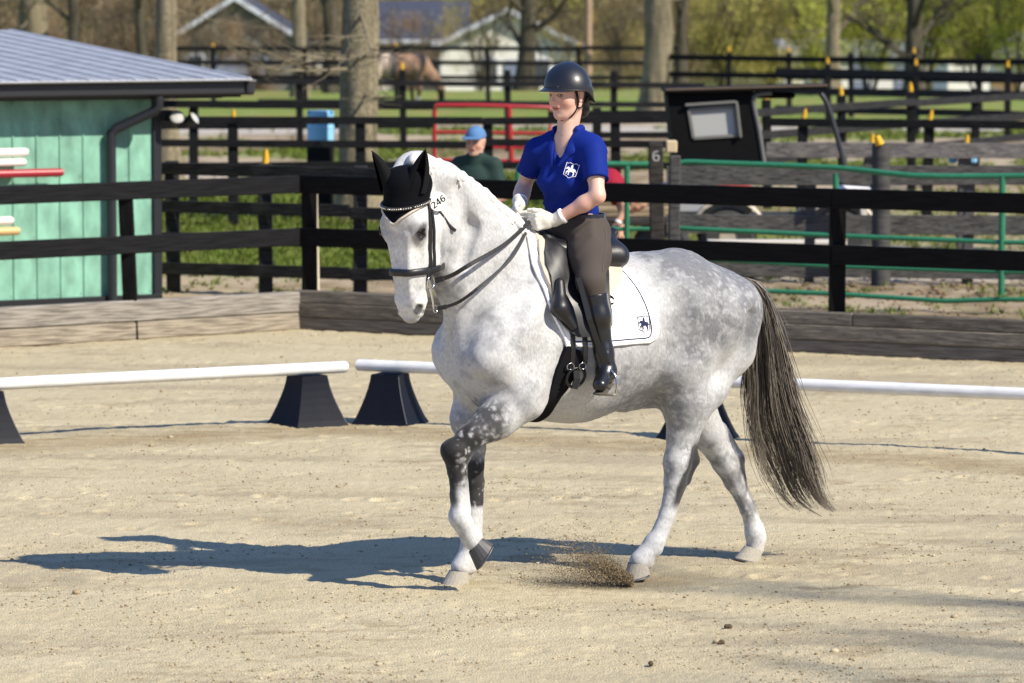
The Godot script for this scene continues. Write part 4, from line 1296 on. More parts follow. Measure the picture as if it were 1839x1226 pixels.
func build_trees() -> void:
	var bark := mat("bark", srgb(0.30, 0.255, 0.17), 0.95, 0.0, true)
	tri(bark, noise_tex("barkn1", 0.03, 4, 0.6, 1.2), Vector3(2.2, 0.55, 2.2), true, noise_tex("barkb", 0.05, 4, 0, 1, true, 8.0), 1.0)
	var bark2 := mat("bark_dark", srgb(0.12, 0.105, 0.075), 0.95, 0.0, true)
	tri(bark2, noise_tex("barkn1", 0.03, 4, 0.6, 1.2), Vector3(2.0, 0.5, 2.0), true, noise_tex("barkb", 0.05, 4, 0, 1, true, 8.0), 1.0)
	bare_tree("tree", "thick pale tree trunk with burrs standing behind the grey horse's ears", Vector3(-1.914, 0.000, -51.800), 0.235, 0.215, 5.2, Vector2(0.0, 0.0), 3, bark, "", 0.72, 5)
	bare_tree("tree", "straight pale tree trunk with flared base beside the green shed", Vector3(-5.299, 0.000, -63.500), 0.165, 0.145, 6.0, Vector2(-0.004, 0.0), 8, bark, "", 0.72, 3)
	bare_tree("tree", "broad pale tree trunk between the rider and the black cab", Vector3(3.450, 0.000, -98.000), 0.34, 0.32, 7.0, Vector2(0.002, 0.0), 5, bark, "", 0.72, 2)
	bare_tree("tree", "slim pale trunk standing in front of the cream building", Vector3(-5.774, 0.000, -112.000), 0.19, 0.16, 7.5, Vector2(0.002, 0), 13, bark, "", 0.6, 5)
	bare_tree("tree", "dark slanting trunk just left of the thick pale tree", Vector3(-5.095, 0.000, -118.000), 0.22, 0.14, 6.5, Vector2(-0.05, 0), 17, bark2, "", 0.35, 5)
	bare_tree("tree", "dark forked tree in front of the white gabled wing", Vector3(0.447, -0.300, -135.000), 0.30, 0.20, 5.0, Vector2(0.03, 0), 23, bark2, "", 0.25, 10)
	bare_tree("tree", "dark trunk with fresh leaves right of the broad pale trunk", Vector3(5.519, -0.300, -135.000), 0.20, 0.14, 6.5, Vector2(0.015, 0), 27, bark2, "", 0.4, 8)
	bare_tree("tree", "forked tan trunk above the front of the black cab", Vector3(9.903, -0.200, -128.000), 0.24, 0.15, 6.0, Vector2(0.02, 0), 31, bark, "", 0.30, 10)
	bare_tree("tree", "pale leaning trunk above the shed roof", Vector3(-13.905, 0.000, -120.000), 0.42, 0.36, 7.0, Vector2(0.0, 0), 37, bark, "", 0.6, 8)
	bare_tree("tree", "thin tan trunk above the middle of the shed roof", Vector3(-12.478, 0.000, -118.000), 0.17, 0.12, 6.0, Vector2(-0.02, 0), 41, bark2, "", 0.35, 8)
	bare_tree("tree", "thin dark trunk near the right end of the shed roof", Vector3(-10.012, 0.000, -112.000), 0.15, 0.10, 6.0, Vector2(-0.03, 0), 43, bark2, "", 0.3, 8)
	bare_tree("tree", "low dark tree with a short trunk at the far right fence", Vector3(10.905, 0.000, -112.000), 0.26, 0.18, 4.0, Vector2(0.0, 0), 47, bark2, "", 0.25, 10)
	# the bare tree outside the frame whose branches shade the sand at right
	bare_tree("tree", "bare roadside tree standing outside the picture on the right", Vector3(22.6, 0, -5.2), 0.34, 0.24, 17.5, Vector2(0.0, 0.0), 53, bark2, "", 0.72, 0, 4, 0.19)

# ------------------------------------------------------------------ woodland: shrubs and young trees in bud, and the brush under them
func clump_mesh(seed_i: int, twigs: int, leaves: int, leaf: float, spread: Vector3) -> ArrayMesh:
	var rng := RandomNumberGenerator.new()
	rng.seed = seed_i
	var st := SurfaceTool.new()
	st.begin(Mesh.PRIMITIVE_TRIANGLES)
	for i in twigs:
		var p := Vector3(rng.randf_range(-0.4, 0.4) * spread.x, rng.randf_range(-0.5, 0.0) * spread.y, rng.randf_range(-0.4, 0.4) * spread.z)
		var q := p + Vector3(rng.randf_range(-0.5, 0.5) * spread.x, rng.randf_range(0.2, 0.8) * spread.y, rng.randf_range(-0.5, 0.5) * spread.z) * 0.8
		var m := (p + q) * 0.5 + Vector3(rng.randf_range(-0.1, 0.1), 0.0, rng.randf_range(-0.1, 0.1))
		st.set_color(Color(0.50, 0.44, 0.36))
		add_tube(st, [p, m, q], [0.016, 0.011, 0.004], 3, false)
	for i in leaves:
		var a := rng.randf() * TAU
		var rr := pow(rng.randf(), 0.6) * 0.5
		var c := Vector3(cos(a) * rr * spread.x, rng.randf_range(-0.5, 0.5) * spread.y, sin(a) * rr * spread.z)
		var n := Vector3(rng.randf_range(-1, 1), rng.randf_range(-0.3, 1), rng.randf_range(-1, 1)).normalized()
		var u := n.cross(Vector3(rng.randf(), rng.randf(), 0.3)).normalized() * leaf * rng.randf_range(0.6, 1.3)
		var v := n.cross(u).normalized() * leaf * rng.randf_range(0.4, 0.8)
		var k := rng.randf_range(0.65, 1.3)
		st.set_color(Color(k, k * rng.randf_range(0.94, 1.06), k * rng.randf_range(0.7, 1.1)))
		for w in [c - u, c + v, c + u, c - u, c + u, c - v]:
			st.set_normal(n)
			st.set_uv(Vector2.ZERO)
			st.add_vertex(w)
	return st.commit()

func scatter(parent: Node, called: String, mesh: Mesh, m: Material, xfs: Array, cols: Array) -> MultiMeshInstance3D:
	var mm := MultiMesh.new()
	mm.transform_format = MultiMesh.TRANSFORM_3D
	mm.use_colors = true
	mm.mesh = mesh
	mm.instance_count = xfs.size()
	for i in xfs.size():
		mm.set_instance_transform(i, xfs[i])
		mm.set_instance_color(i, cols[i])
	var o := MultiMeshInstance3D.new()
	o.name = numbered(called) if parent == self else called
	o.multimesh = mm
	o.material_override = m
	parent.add_child(o, true)
	o.set_meta("kind", "stuff")
	return o

func build_woods() -> void:
	var rng := RandomNumberGenerator.new()
	rng.seed = 404
	var leafm := mat("leaf", Color.WHITE, 0.8, 0.0, true)
	leafm.backlight_enabled = true
	leafm.backlight = Color(0.20, 0.22, 0.08)
	leafm.cull_mode = BaseMaterial3D.CULL_DISABLED
	var twiggy := [clump_mesh(1, 60, 90, 0.07, Vector3(2.4, 2.0, 2.0)), clump_mesh(2, 75, 60, 0.07, Vector3(2.2, 2.4, 2.0))]
	var leafy := [clump_mesh(3, 30, 260, 0.085, Vector3(2.2, 1.8, 2.0)), clump_mesh(4, 35, 200, 0.085, Vector3(2.4, 2.0, 2.0))]
	var sparse_clump := clump_mesh(7, 40, 80, 0.06, Vector3(2.2, 2.0, 2.0))
	# brush masses at the foot of the wood, layer behind layer
	for kind in 4:
		var xf := []
		var cl := []
		for i in 620:
			var d := rng.randf_range(214.0, 300.0)
			var x := rng.randf_range(-0.143, 0.143) * d
			var right := sm(0.018, 0.078, x / d + rng.randf_range(-0.02, 0.02))
			var is_leafy := rng.randf() < 0.10 + 0.55 * right
			if is_leafy != (kind >= 2): continue
			var y := -2.3 + pow(rng.randf(), 0.8) * 7.0
			var s := rng.randf_range(0.7, 1.5)
			xf.append(Transform3D(Basis(Vector3.UP, rng.randf() * TAU).scaled(Vector3(s, s, s)), Vector3(x, y, -d)))
			var t := rng.randf()
			var c: Color
			if is_leafy: c = Color(0.36, 0.37, 0.08).lerp(Color(0.50, 0.46, 0.16), t).lerp(Color(0.10, 0.09, 0.04), 0.35 * rng.randf())
			else: c = Color(0.42, 0.345, 0.24).lerp(Color(0.29, 0.26, 0.16), t).lerp(Color(0.55, 0.47, 0.35), 0.5 * rng.randf()).lerp(Color(0.42, 0.39, 0.15), 0.4 * right)
			cl.append(c)
		scatter(self, "brush", (twiggy + leafy)[kind], leafm, xf, cl)
	# a dense dark wood behind everything
	var xf2 := []
	var cl2 := []
	for i in 900:
		var d := rng.randf_range(300.0, 380.0)
		var x := rng.randf_range(-58.0, 62.0) * d / 340.0
		var s := rng.randf_range(1.6, 3.2)
		xf2.append(Transform3D(Basis(Vector3.UP, rng.randf() * TAU).scaled(Vector3(s, s, s)), Vector3(x, rng.randf_range(-2.3, 13.0), -d)))
		cl2.append(Color(0.33, 0.28, 0.19).lerp(Color(0.38, 0.35, 0.18), rng.randf()))
	scatter(self, "distant_wood", leafy[1], leafm, xf2, cl2)
	# single shrubs and young trees that can be told apart
	var bark2: Material = mats["bark_dark"]
	var kinds := [
		[11.94, 138, 4.2, 0, "young tree in yellow-green leaf above the long cream stable"],
		[14.11, 142, 4.4, 0, "bright green young tree left of the white barn"],
		[15.60, 139, 4.5, 0, "tall leafy young tree in front of the white barn roof"],
		[16.77, 136, 4.2, 0, "leafy green tree cut by the right edge of the photo"],
		[11.16, 150, 4.0, 0, "sparse yellow-green bush behind the cab roof"],
		[9.75, 155, 4.0, 3, "light olive tree in bud left of the long cream stable"],
		[7.71, 150, 4.0, 3, "olive budding shrub right of the broad pale trunk"],
		[4.12, 160, 3.8, 1, "tawny budding shrub beside the utility pole"],
		[1.93, 158, 3.6, 1, "yellow-budded small tree above the rider's helmet"],
		[-1.29, 160, 3.6, 1, "pale budding shrub before the dark roof"],
		[-3.89, 165, 3.4, 2, "bare grey shrub before the long dark roof"],
		[-7.56, 160, 3.6, 2, "brown bare shrub left of the thick pale tree"],
		[-10.02, 165, 3.2, 2, "tan twiggy shrub covering the right eave of the olive-grey house"],
		[-12.49, 138, 3.8, 2, "reddish-brown bare shrub above the shed roof"],
		[-14.48, 142, 3.8, 2, "russet shrub over the middle of the shed roof"],
		[-16.83, 140, 3.8, 2, "bare brown shrub above the left of the shed roof"],
		[-11.88, 160, 3.2, 2, "bare twiggy shrub in front of the olive-grey house"]]
	var k2 := 0
	for q in kinds:
		k2 += 1
		var d: float = q[1]
		var at := Vector3(q[0], land_height(0.0, d), -d)
		var t := thing("young_tree" if q[3] == 0 else "shrub", q[4], "tree" if q[3] == 0 else "shrub", at, 0.0, "young trees and shrubs in bud along the wood")
		var st := SurfaceTool.new()
		st.begin(Mesh.PRIMITIVE_TRIANGLES)
		var lr := RandomNumberGenerator.new()
		lr.seed = int(q[0] * 10.0) + 500
		st.set_color(Color(0.8, 0.8, 0.8))
		for k in 6:
			limb(st, lr, Vector3(lr.randf_range(-0.15, 0.15), 0, lr.randf_range(-0.15, 0.15)), Vector3(lr.randf_range(-0.6, 0.6), 1.4, lr.randf_range(-0.5, 0.5)).normalized(), q[2] * 0.7, 0.045, 3)
		part(t, "stems", st.commit(), bark2)
		var xf := []
		var cl := []
		var sparse: bool = q[3] == 1 or q[3] == 2
		for k in 16 if sparse else 34:
			var y := lr.randf_range(0.22, 1.0) if not sparse else lr.randf_range(0.1, 1.0)
			var s := lr.randf_range(0.30, 0.62)
			var w := (1.35 if sparse else 1.15) * sin(clampf(y / 1.1, 0.15, 1.0) * PI * 0.72)
			xf.append(Transform3D(Basis(Vector3.UP, lr.randf() * TAU).scaled(Vector3(s, s, s)), Vector3(lr.randf_range(-1, 1) * w, y * q[2], lr.randf_range(-1, 1) * w)))
			var base: Color = [Color(0.42, 0.46, 0.085), Color(0.50, 0.45, 0.18), Color(0.44, 0.35, 0.26), Color(0.42, 0.39, 0.12)][q[3]]
			cl.append(base * lr.randf_range(0.7, 1.25))
		scatter(t, "twigs" if q[3] == 2 else "foliage", [leafy[k2 % 2], sparse_clump, twiggy[k2 % 2], leafy[1]][q[3]], leafm, xf, cl)
	build_grass(rng, leafm)

func build_grass(rng: RandomNumberGenerator, leafm: Material) -> void:
	# tufts of blades where the ground is green, and litter on the dirt
	var st := SurfaceTool.new()
	st.begin(Mesh.PRIMITIVE_TRIANGLES)
	for i in 9:
		var a := rng.randf() * TAU
		var p := Vector3(cos(a), 0, sin(a)) * rng.randf_range(0.0, 0.07)
		var tip := p + Vector3(rng.randf_range(-0.05, 0.05), rng.randf_range(0.03, 0.075), rng.randf_range(-0.05, 0.05))
		var s := Vector3(-sin(a), 0, cos(a)) * 0.007
		var k := rng.randf_range(0.7, 1.3)
		st.set_color(Color(k, k, k))
		for w in [p - s, tip, p + s]:
			st.set_normal(Vector3(cos(a) * 0.3, 1, sin(a) * 0.3).normalized())
			st.set_uv(Vector2.ZERO)
			st.add_vertex(w)
	var tuft := st.commit()
	var xf := []
	var cl := []
	var tries := 0
	while xf.size() < 26000 and tries < 120000:
		tries += 1
		var d := 35.4 * pow(92.0 / 35.4, pow(rng.randf(), 1.25))
		var half := 0.125 * d + 1.5
		var x := rng.randf_range(-half, half)
		if d < arena_edge(x) + 0.3: continue
		var g := grassy(x, d)
		if rng.randf() > g * 0.95 + 0.015: continue
		var s := rng.randf_range(0.5, 1.25) * (1.0 if d < 55.0 else 1.4)
		if d < 41.0: s *= 0.8
		xf.append(Transform3D(Basis(Vector3.UP, rng.randf() * TAU).scaled(Vector3(s, s, s)), Vector3(x, land_height(x, d), -d)))
		cl.append(Color(0.17, 0.27, 0.035).lerp(Color(0.30, 0.29, 0.085), rng.randf() * (0.9 if rng.randf() < 0.4 else 0.35)))
	scatter(self, "grass", tuft, leafm, xf, cl)
	# clods of turned earth and dead leaves behind the right-hand fence
	var cm := SphereMesh.new()
	cm.radius = 0.5
	cm.height = 0.8
	cm.radial_segments = 6
	cm.rings = 3
	var cx := []
	var cc := []
	for i in 2600:
		var d := rng.randf_range(36.0, 41.2)
		var x := rng.randf_range(-4.5, 6.5)
		if d < arena_edge(x) + 0.25: continue
		if x < 1.0 and rng.randf() < 0.75: continue
		var s := rng.randf_range(0.012, 0.05) * (1.0 if d > 38.4 and d < 40.2 else 0.5)
		cx.append(Transform3D(Basis(Vector3(rng.randf(), 1, rng.randf()).normalized(), rng.randf() * TAU).scaled(Vector3(s * 1.4, s, s)), Vector3(x, land_height(x, d) + s * 0.2, -d)))
		cc.append(Color(0.19, 0.135, 0.08) * rng.randf_range(0.4, 1.3))
	scatter(self, "earth_clods", cm, mats["leaf"], cx, cc)

# ------------------------------------------------------------------ small loose things
func build_small() -> void:
	var rng := RandomNumberGenerator.new()
	rng.seed = 2024
	var gm := SphereMesh.new()
	gm.radius = 0.5
	gm.height = 1.0
	gm.radial_segments = 5
	gm.rings = 3
	var m := mat("grain", Color.WHITE, 1.0, 0.0, true)
	# sand thrown up by the near hind hoof
	var xf := []
	var cl := []
	var src := HORSE_AT + Vector3(0.30, 0.0, 0.20)
	for i in 26000:
		# a fan of grains on short ballistic arcs
		var t := rng.randf() * 1.7
		if rng.randf() > pow(1.0 - t / 1.7, 1.6): continue
		var el := rng.randfn(0.47, 0.20) - 0.06 * t
		var p := src + Vector3(-0.01 - 0.34 * t * cos(el), 0.012 + 0.34 * t * sin(el) - 0.03 * t * t + rng.randfn(0.0, 0.010 + 0.012 * t), rng.randfn(0.0, 0.03 + 0.06 * t))
		if p.y < 0.0: p.y = rng.randf() * 0.012
		var s := rng.randf_range(0.0025, 0.0065)
		xf.append(Transform3D(Basis(Vector3.UP, rng.randf() * TAU).scaled(Vector3(s, s * 0.8, s)), p))
		cl.append(Color(0.31, 0.235, 0.14) * rng.randf_range(0.4, 1.3))
	scatter(self, "sand_spray", gm, m, xf, cl)
	# loose crumbs and clods over the footing, thicker where hooves have been
	xf = []
	cl = []
	for i in 70000:
		var z := -16.6 - 18.5 * pow(rng.randf(), 1.4)
		var half := 0.128 * -z + 0.5
		var x := rng.randf_range(-half, half)
		var n := gn1.get_noise_2d(x * 1.4 + 11.0, z * 1.4)
		if n < rng.randf_range(-0.35, 0.45): continue
		var s := 0.0030 + 0.010 * pow(rng.randf(), 6.0)
		if rng.randf() < 0.0008: s = rng.randf_range(0.018, 0.03)
		xf.append(Transform3D(Basis(Vector3(rng.randf(), 1, rng.randf()).normalized(), rng.randf() * TAU).scaled(Vector3(s * 1.5, s, s * 1.2)), Vector3(x, sand_height(x, z) + s * 0.22, z)))
		cl.append(Color(0.47, 0.395, 0.26).lerp(Color(0.28, 0.21, 0.125), rng.randf()) * rng.randf_range(0.8, 1.15))
	scatter(self, "sand_crumbs", gm, m, xf, cl)
	# droppings and lumps lying at lower right
	for q in [[0.92, -18.02, 0.017, "small dark lump on the sand below the horse's belly"], [0.98, -18.5, 0.019, "dark clod on the sand just behind the first lump"], [0.60, -17.45, 0.016, "tiny dark crumb near the bottom of the picture"]]:
		var F := Field.new()
		for k in 4:
			F.ball(Vector3(rng.randf_range(-0.5, 0.5), rng.randf_range(0, 0.4), rng.randf_range(-0.4, 0.4)) * q[2], q[2] * rng.randf_range(0.4, 0.7), q[2] * 0.3)
		top("clod", F.mesh(q[2] * 0.16), mat("clod", srgb(0.10, 0.075, 0.045), 0.95), q[3], "clod", Transform3D(Basis(), Vector3(q[0], sand_height(q[0], q[1]) + 0.006, q[1])))

# ------------------------------------------------------------------ people behind the fence and the grazing horse
func standing_body(torso_r: float, sh: Array, el: Array, wr: Array, hips: Array, knees: Array, feet: Array, spine: Array, skin: Vector3) -> ArrayMesh:
	var B := Field.new()
	B.chain(spine, [torso_r * 0.92, torso_r * 0.88, torso_r, torso_r * 0.50, 0.046, 0.044], 0.06, Vector3(1, 0, 0), 1.3)
	for s in 2:
		B.chain([sh[s], el[s], wr[s]], [0.055, 0.043, 0.029], 0.04)
		B.chain([hips[s], knees[s], feet[s]], [0.09, 0.062, 0.042], 0.04)
		B.add(feet[s], feet[s] + Vector3(0, -0.03, 0.13), 0.035, 0.028, 0.03)
	return B.mesh(0.016, func(_p: Vector3, _n: Vector3) -> Color: return Color(skin.x, skin.y, skin.z))

func build_people() -> void:
	var skinm := mat("skin_back", Color.WHITE, 0.55, 0.0, true)
	var skin := Vector3(0.56, 0.34, 0.25)
	# ---- the man in the blue cap
	var at := Vector3(-0.312, 0, -36.25)
	var yaw := -0.35
	var m := thing("person", "man in a pale blue cap and dark green polo shirt standing behind the fence", "person", at, yaw)
	var sh := [Vector3(0.165, 1.345, 0), Vector3(-0.165, 1.345, 0)]
	var el := [Vector3(0.245, 1.08, 0.02), Vector3(-0.235, 1.08, 0.03)]
	var wr := [Vector3(0.14, 1.00, 0.21), Vector3(-0.10, 0.99, 0.23)]
	var hips := [Vector3(0.09, 0.86, 0), Vector3(-0.09, 0.86, 0)]
	var kn := [Vector3(0.10, 0.47, 0.02), Vector3(-0.10, 0.47, 0.02)]
	var ft := [Vector3(0.11, 0.07, 0), Vector3(-0.11, 0.07, 0)]
	var spine := [Vector3(0, 0.88, 0), Vector3(0, 1.05, 0.0), Vector3(0, 1.24, 0), Vector3(0, 1.37, 0), Vector3(0, 1.41, 0.01), Vector3(0, 1.49, 0.015)]
	var body := standing_body(0.115, sh, el, wr, hips, kn, ft, spine, skin)
	var hd1 := Field.new()
	var hc := Vector3(0, 1.555, 0.02)
	add_head(hd1, hc, Vector3(0, -0.05, 1).normalized(), Vector3(0, 1, 0.05).normalized(), Vector3(1, 0, 0))
	var hands := []
	for s in 2:
		var L := Field.new()
		add_hand(L, wr[s], (wr[s] - el[s]).normalized(), Vector3(0, 1, 0), Vector3(1 if s == 0 else -1, 0.4, 0.3), 0.8)
		hands.append(L.mesh(0.0048, func(_p: Vector3, _n: Vector3) -> Color: return Color(0.56, 0.34, 0.25)))
	part(m, "body", join_meshes(body, [hd1.mesh(0.005, func(p: Vector3, _n: Vector3) -> Color: return face_color(p, hc, Vector3(0, -0.05, 1).normalized(), Vector3(0, 1, 0.05).normalized(), Vector3(1, 0, 0), skin, Vector3(0.2, 0.18, 0.16)))] + hands), skinm)
	var green := mat("shirt_green", srgb(0.024, 0.046, 0.040), 0.75)
	var S := Field.new()
	S.chain([Vector3(0, 0.90, 0), Vector3(0, 1.05, 0), Vector3(0, 1.24, 0), Vector3(0, 1.355, 0)], [0.125, 0.118, 0.125, 0.075], 0.06, Vector3(1, 0, 0), 1.32)
	for s in 2:
		S.add(sh[s], sh[s].lerp(el[s], 0.75), 0.070, 0.074, 0.05, Vector3.ZERO, 1.0, 1, 2)
		S.add(Vector3(sh[s].x * 0.25, 1.405, 0.005), sh[s] + Vector3(0, 0.010, 0), 0.056, 0.062, 0.04)
	S.add(Vector3(0, 1.36, 0.01), Vector3(0, 1.445, 0.012), 0.078, 0.074, 0.02)
	S.add(Vector3(0, 1.425, 0.012), Vector3(0, 1.52, 0.016), 0.062, 0.064, 0.005, Vector3.ZERO, 1.0, -1)
	S.cuts.append([Vector3(0, 0.84, 0), Vector3.DOWN, 0.005])
	part(m, "polo_shirt", S.mesh(0.011), green)
	var Tr := Field.new()
	Tr.add(Vector3(0, 0.90, 0), Vector3(0, 0.84, 0), 0.116, 0.12, 0.05, Vector3(1, 0, 0), 1.3)
	for s in 2: Tr.chain([hips[s], kn[s], ft[s]], [0.10, 0.078, 0.062], 0.04)
	Tr.cuts.append([Vector3(0, 0.93, 0), Vector3.UP, 0.005])
	part(m, "trousers", Tr.mesh(0.014), mat("trousers", srgb(0.05, 0.055, 0.075), 0.85))
	var Bt := Field.new()
	for s in 2: Bt.add(ft[s] + Vector3(0, -0.02, -0.02), ft[s] + Vector3(0, -0.035, 0.15), 0.048, 0.042, 0.03)
	part(m, "shoes", Bt.mesh(0.010), mat("shoes", srgb(0.05, 0.035, 0.025), 0.6))
	var K := Field.new()
	K.add(hc + Vector3(0, 0.045, -0.012), hc + Vector3(0, 0.040, 0.010), 0.098, 0.096, 0.03, Vector3(1, 0, 0), 0.9)
	K.cuts.append([hc + Vector3(0, 0.036, 0), Vector3(0, -1, -0.12).normalized(), 0.004])
	K.add(hc + Vector3(0.035, 0.040, 0.085), hc + Vector3(-0.035, 0.040, 0.085), 0.060, 0.060, 0.01, Vector3(0, 1, 0.25), 0.16)
	part(m, "cap", K.mesh(0.005), mat("cap_blue", srgb(0.09, 0.19, 0.36), 0.8))
	var gl := mat("glasses", srgb(0.02, 0.02, 0.025), 0.2)
	for s in [-1.0, 1.0]:
		part(m, "spectacle_rim", ring_mesh(0.022, 0.017, 0.0025), gl, Transform3D(Basis(), hc + Vector3(0.032 * s, 0.0, 0.103)))
	# ---- the person bending down in a red shirt
	var q := thing("person", "person in a red shirt bending down behind the fence beside the rider's elbow", "person", Vector3(0.79, 0, -38.4), 0.0)
	var sk := Vector3(0.58, 0.34, 0.24)
	var s2 := [Vector3(0.17, 1.06, 0.10), Vector3(0.15, 1.02, -0.16)]
	var e2 := [Vector3(0.26, 0.87, 0.16), Vector3(0.26, 0.82, -0.14)]
	var w2 := [Vector3(0.185, 0.72, 0.20), Vector3(0.22, 0.62, -0.05)]
	var h2 := [Vector3(-0.30, 0.88, 0.09), Vector3(-0.30, 0.88, -0.09)]
	var k2 := [Vector3(-0.16, 0.46, 0.10), Vector3(-0.18, 0.46, -0.10)]
	var f2 := [Vector3(-0.28, 0.07, 0.10), Vector3(-0.28, 0.07, -0.10)]
	var B := Field.new()
	var Zx := Vector3(0, 0, 1)
	B.chain([Vector3(-0.30, 0.93, 0), Vector3(-0.10, 1.10, 0), Vector3(0.12, 1.08, -0.02), Vector3(0.22, 1.02, -0.02)], [0.11, 0.105, 0.11, 0.06], 0.06, Zx, 1.3)
	B.add(Vector3(0.22, 1.02, -0.02), Vector3(0.30, 0.97, -0.02), 0.055, 0.052, 0.03)
	for s in 2:
		B.chain([s2[s], e2[s], w2[s]], [0.055, 0.042, 0.028], 0.04)
		B.chain([h2[s], k2[s], f2[s]], [0.09, 0.06, 0.042], 0.04)
		B.add(f2[s], f2[s] + Vector3(0.13, -0.03, 0), 0.035, 0.028, 0.03)
	var bm := B.mesh(0.015, func(_p: Vector3, _n: Vector3) -> Color: return Color(sk.x, sk.y, sk.z))
	var hc2 := Vector3(0.37, 0.935, -0.02)
	var hf2 := Vector3(0.55, -0.83, 0).normalized()
	var hu2 := Vector3(0.83, 0.55, 0).normalized()
	var hb := Field.new()
	add_head(hb, hc2, hf2, hu2, Vector3(0, 0, -1))
	var hnd := []
	for s in 2:
		var L := Field.new()
		add_hand(L, w2[s], (w2[s] - e2[s]).normalized(), Vector3(1, 0, 0.2), Vector3(0.2, 0, 1 if s == 0 else -1), 0.6)
		hnd.append(L.mesh(0.005, func(_p: Vector3, _n: Vector3) -> Color: return Color(0.58, 0.34, 0.24)))
	part(q, "body", join_meshes(bm, [hb.mesh(0.006, func(p: Vector3, _n: Vector3) -> Color: return face_color(p, hc2, hf2, hu2, Vector3(0, 0, -1), sk, Vector3(0.05, 0.03, 0.02)))] + hnd), skinm)
	var R := Field.new()
	R.chain([Vector3(-0.27, 0.95, 0), Vector3(-0.10, 1.105, 0), Vector3(0.12, 1.085, -0.02), Vector3(0.20, 1.045, -0.02)], [0.125, 0.128, 0.130, 0.08], 0.06, Zx, 1.32)
	for s in 2: R.add(s2[s], s2[s].lerp(e2[s], 0.6), 0.072, 0.070, 0.05, Vector3.ZERO, 1.0, 1, 2)
	R.cuts.append([Vector3(-0.34, 0.93, 0), Vector3(-1, -0.6, 0).normalized(), 0.005])
	part(q, "shirt", R.mesh(0.011), mat("shirt_red", srgb(0.27, 0.014, 0.032), 0.75))
	var J := Field.new()
	J.add(Vector3(-0.33, 0.94, 0), Vector3(-0.31, 0.88, 0), 0.118, 0.12, 0.05, Zx, 1.3)
	for s in 2: J.chain([h2[s], k2[s], f2[s]], [0.10, 0.077, 0.06], 0.04)
	part(q, "jeans", J.mesh(0.014), mat("jeans", srgb(0.03, 0.045, 0.10), 0.85))
	var hr := Field.new()
	hr.ball(hc2 + hu2 * 0.03 - hf2 * 0.02, 0.098, 0.03, Vector3(0, 0, 1), 0.92)
	hr.cuts.append([hc2 + hf2 * 0.045, hf2, 0.01])
	part(q, "hair", hr.mesh(0.008), mat("hair", srgb(0.016, 0.010, 0.008), 0.45))
	part(q, "wristband", tube_mesh([w2[0].lerp(e2[0], 0.10), w2[0].lerp(e2[0], 0.20)], [0.034, 0.036], 14), mat("white_cloth", Color.WHITE))
	# ---- bay horse grazing far behind, in a pale rug-marked coat
	var bh := thing("horse", "bay horse with a white sock grazing in the far paddock left of the red gate", "horse", Vector3(-2.776, 0.000, -104.000), 0.0)
	var G := Field.new()
	var Zh := Vector3(0, 0, 1)
	G.chain([Vector3(-0.60, 1.02, 0), Vector3(-0.1, 0.98, 0), Vector3(0.42, 1.00, 0)], [0.29, 0.31, 0.29], 0.08, Zh, 0.78)
	G.chain([Vector3(0.45, 1.05, 0), Vector3(0.78, 0.72, 0.02), Vector3(0.98, 0.42, 0.03)], [0.24, 0.15, 0.11], 0.08, Zh, 0.6)
	G.chain([Vector3(0.98, 0.44, 0.03), Vector3(1.00, 0.20, 0.04), Vector3(0.98, 0.06, 0.04)], [0.11, 0.075, 0.055], 0.04, Zh, 0.75)
	for lg in [[-0.62, 0.13, -0.02], [-0.70, -0.13, 0.06], [0.40, 0.12, 0.05], [0.30, -0.12, -0.06]]:
		G.chain([Vector3(lg[0], 0.92, lg[1]), Vector3(lg[0] + lg[2], 0.48, lg[1]), Vector3(lg[0] + lg[2] * 0.5, 0.12, lg[1]), Vector3(lg[0] + lg[2] * 0.5 + 0.04, 0.03, lg[1])], [0.14, 0.06, 0.042, 0.055], 0.05)
	for s in [-1.0, 1.0]: G.add(Vector3(0.96, 0.53, 0.03 + 0.05 * s), Vector3(0.93, 0.64, 0.03 + 0.07 * s), 0.03, 0.012, 0.02)
	G.add(Vector3(-0.86, 1.16, 0), Vector3(-0.98, 0.5, 0), 0.06, 0.05, 0.05)
	part(bh, "body", G.mesh(0.03, func(p: Vector3, _n: Vector3) -> Color:
		var c := Color(0.30, 0.185, 0.12)
		if p.x < -0.28 and p.y > 0.7: c = Color(0.48, 0.38, 0.29)
		elif p.x < -0.12 and p.y > 0.62: c = Color(0.16, 0.13, 0.12)
		if p.y < 0.42: c = Color(0.06, 0.04, 0.03)
		if p.y < 0.24 and p.x > 0.2 and p.x < 0.6 and p.z > 0.0: c = Color(0.6, 0.57, 0.52)
		return c), mat("bay_coat", Color.WHITE, 0.6, 0.0, true))

# ------------------------------------------------------------------ the grey horse
# horse axes: f forward from the girth, y up, l to the horse's left; local x = f, local z = -l
const HEAD_O := Vector3(1.058, 2.033, -0.138)
var hS: Vector3
var hE: Vector3
var hL: Vector3
var horse: Node3D
var HF: Field
var HFall := PackedInt32Array()
var nz1 := FastNoiseLite.new()
var nz2 := FastNoiseLite.new()
var nzc := FastNoiseLite.new()
var nzf := FastNoiseLite.new()

func H(f: float, y: float, l: float) -> Vector3:
	return Vector3(f, y, -l)

func hd(s: float, e: float, l: float) -> Vector3:
	return HEAD_O + hS * s + hE * e + hL * l

func all_of(fl: Field) -> PackedInt32Array:
	return PackedInt32Array(range(fl.A.size()))

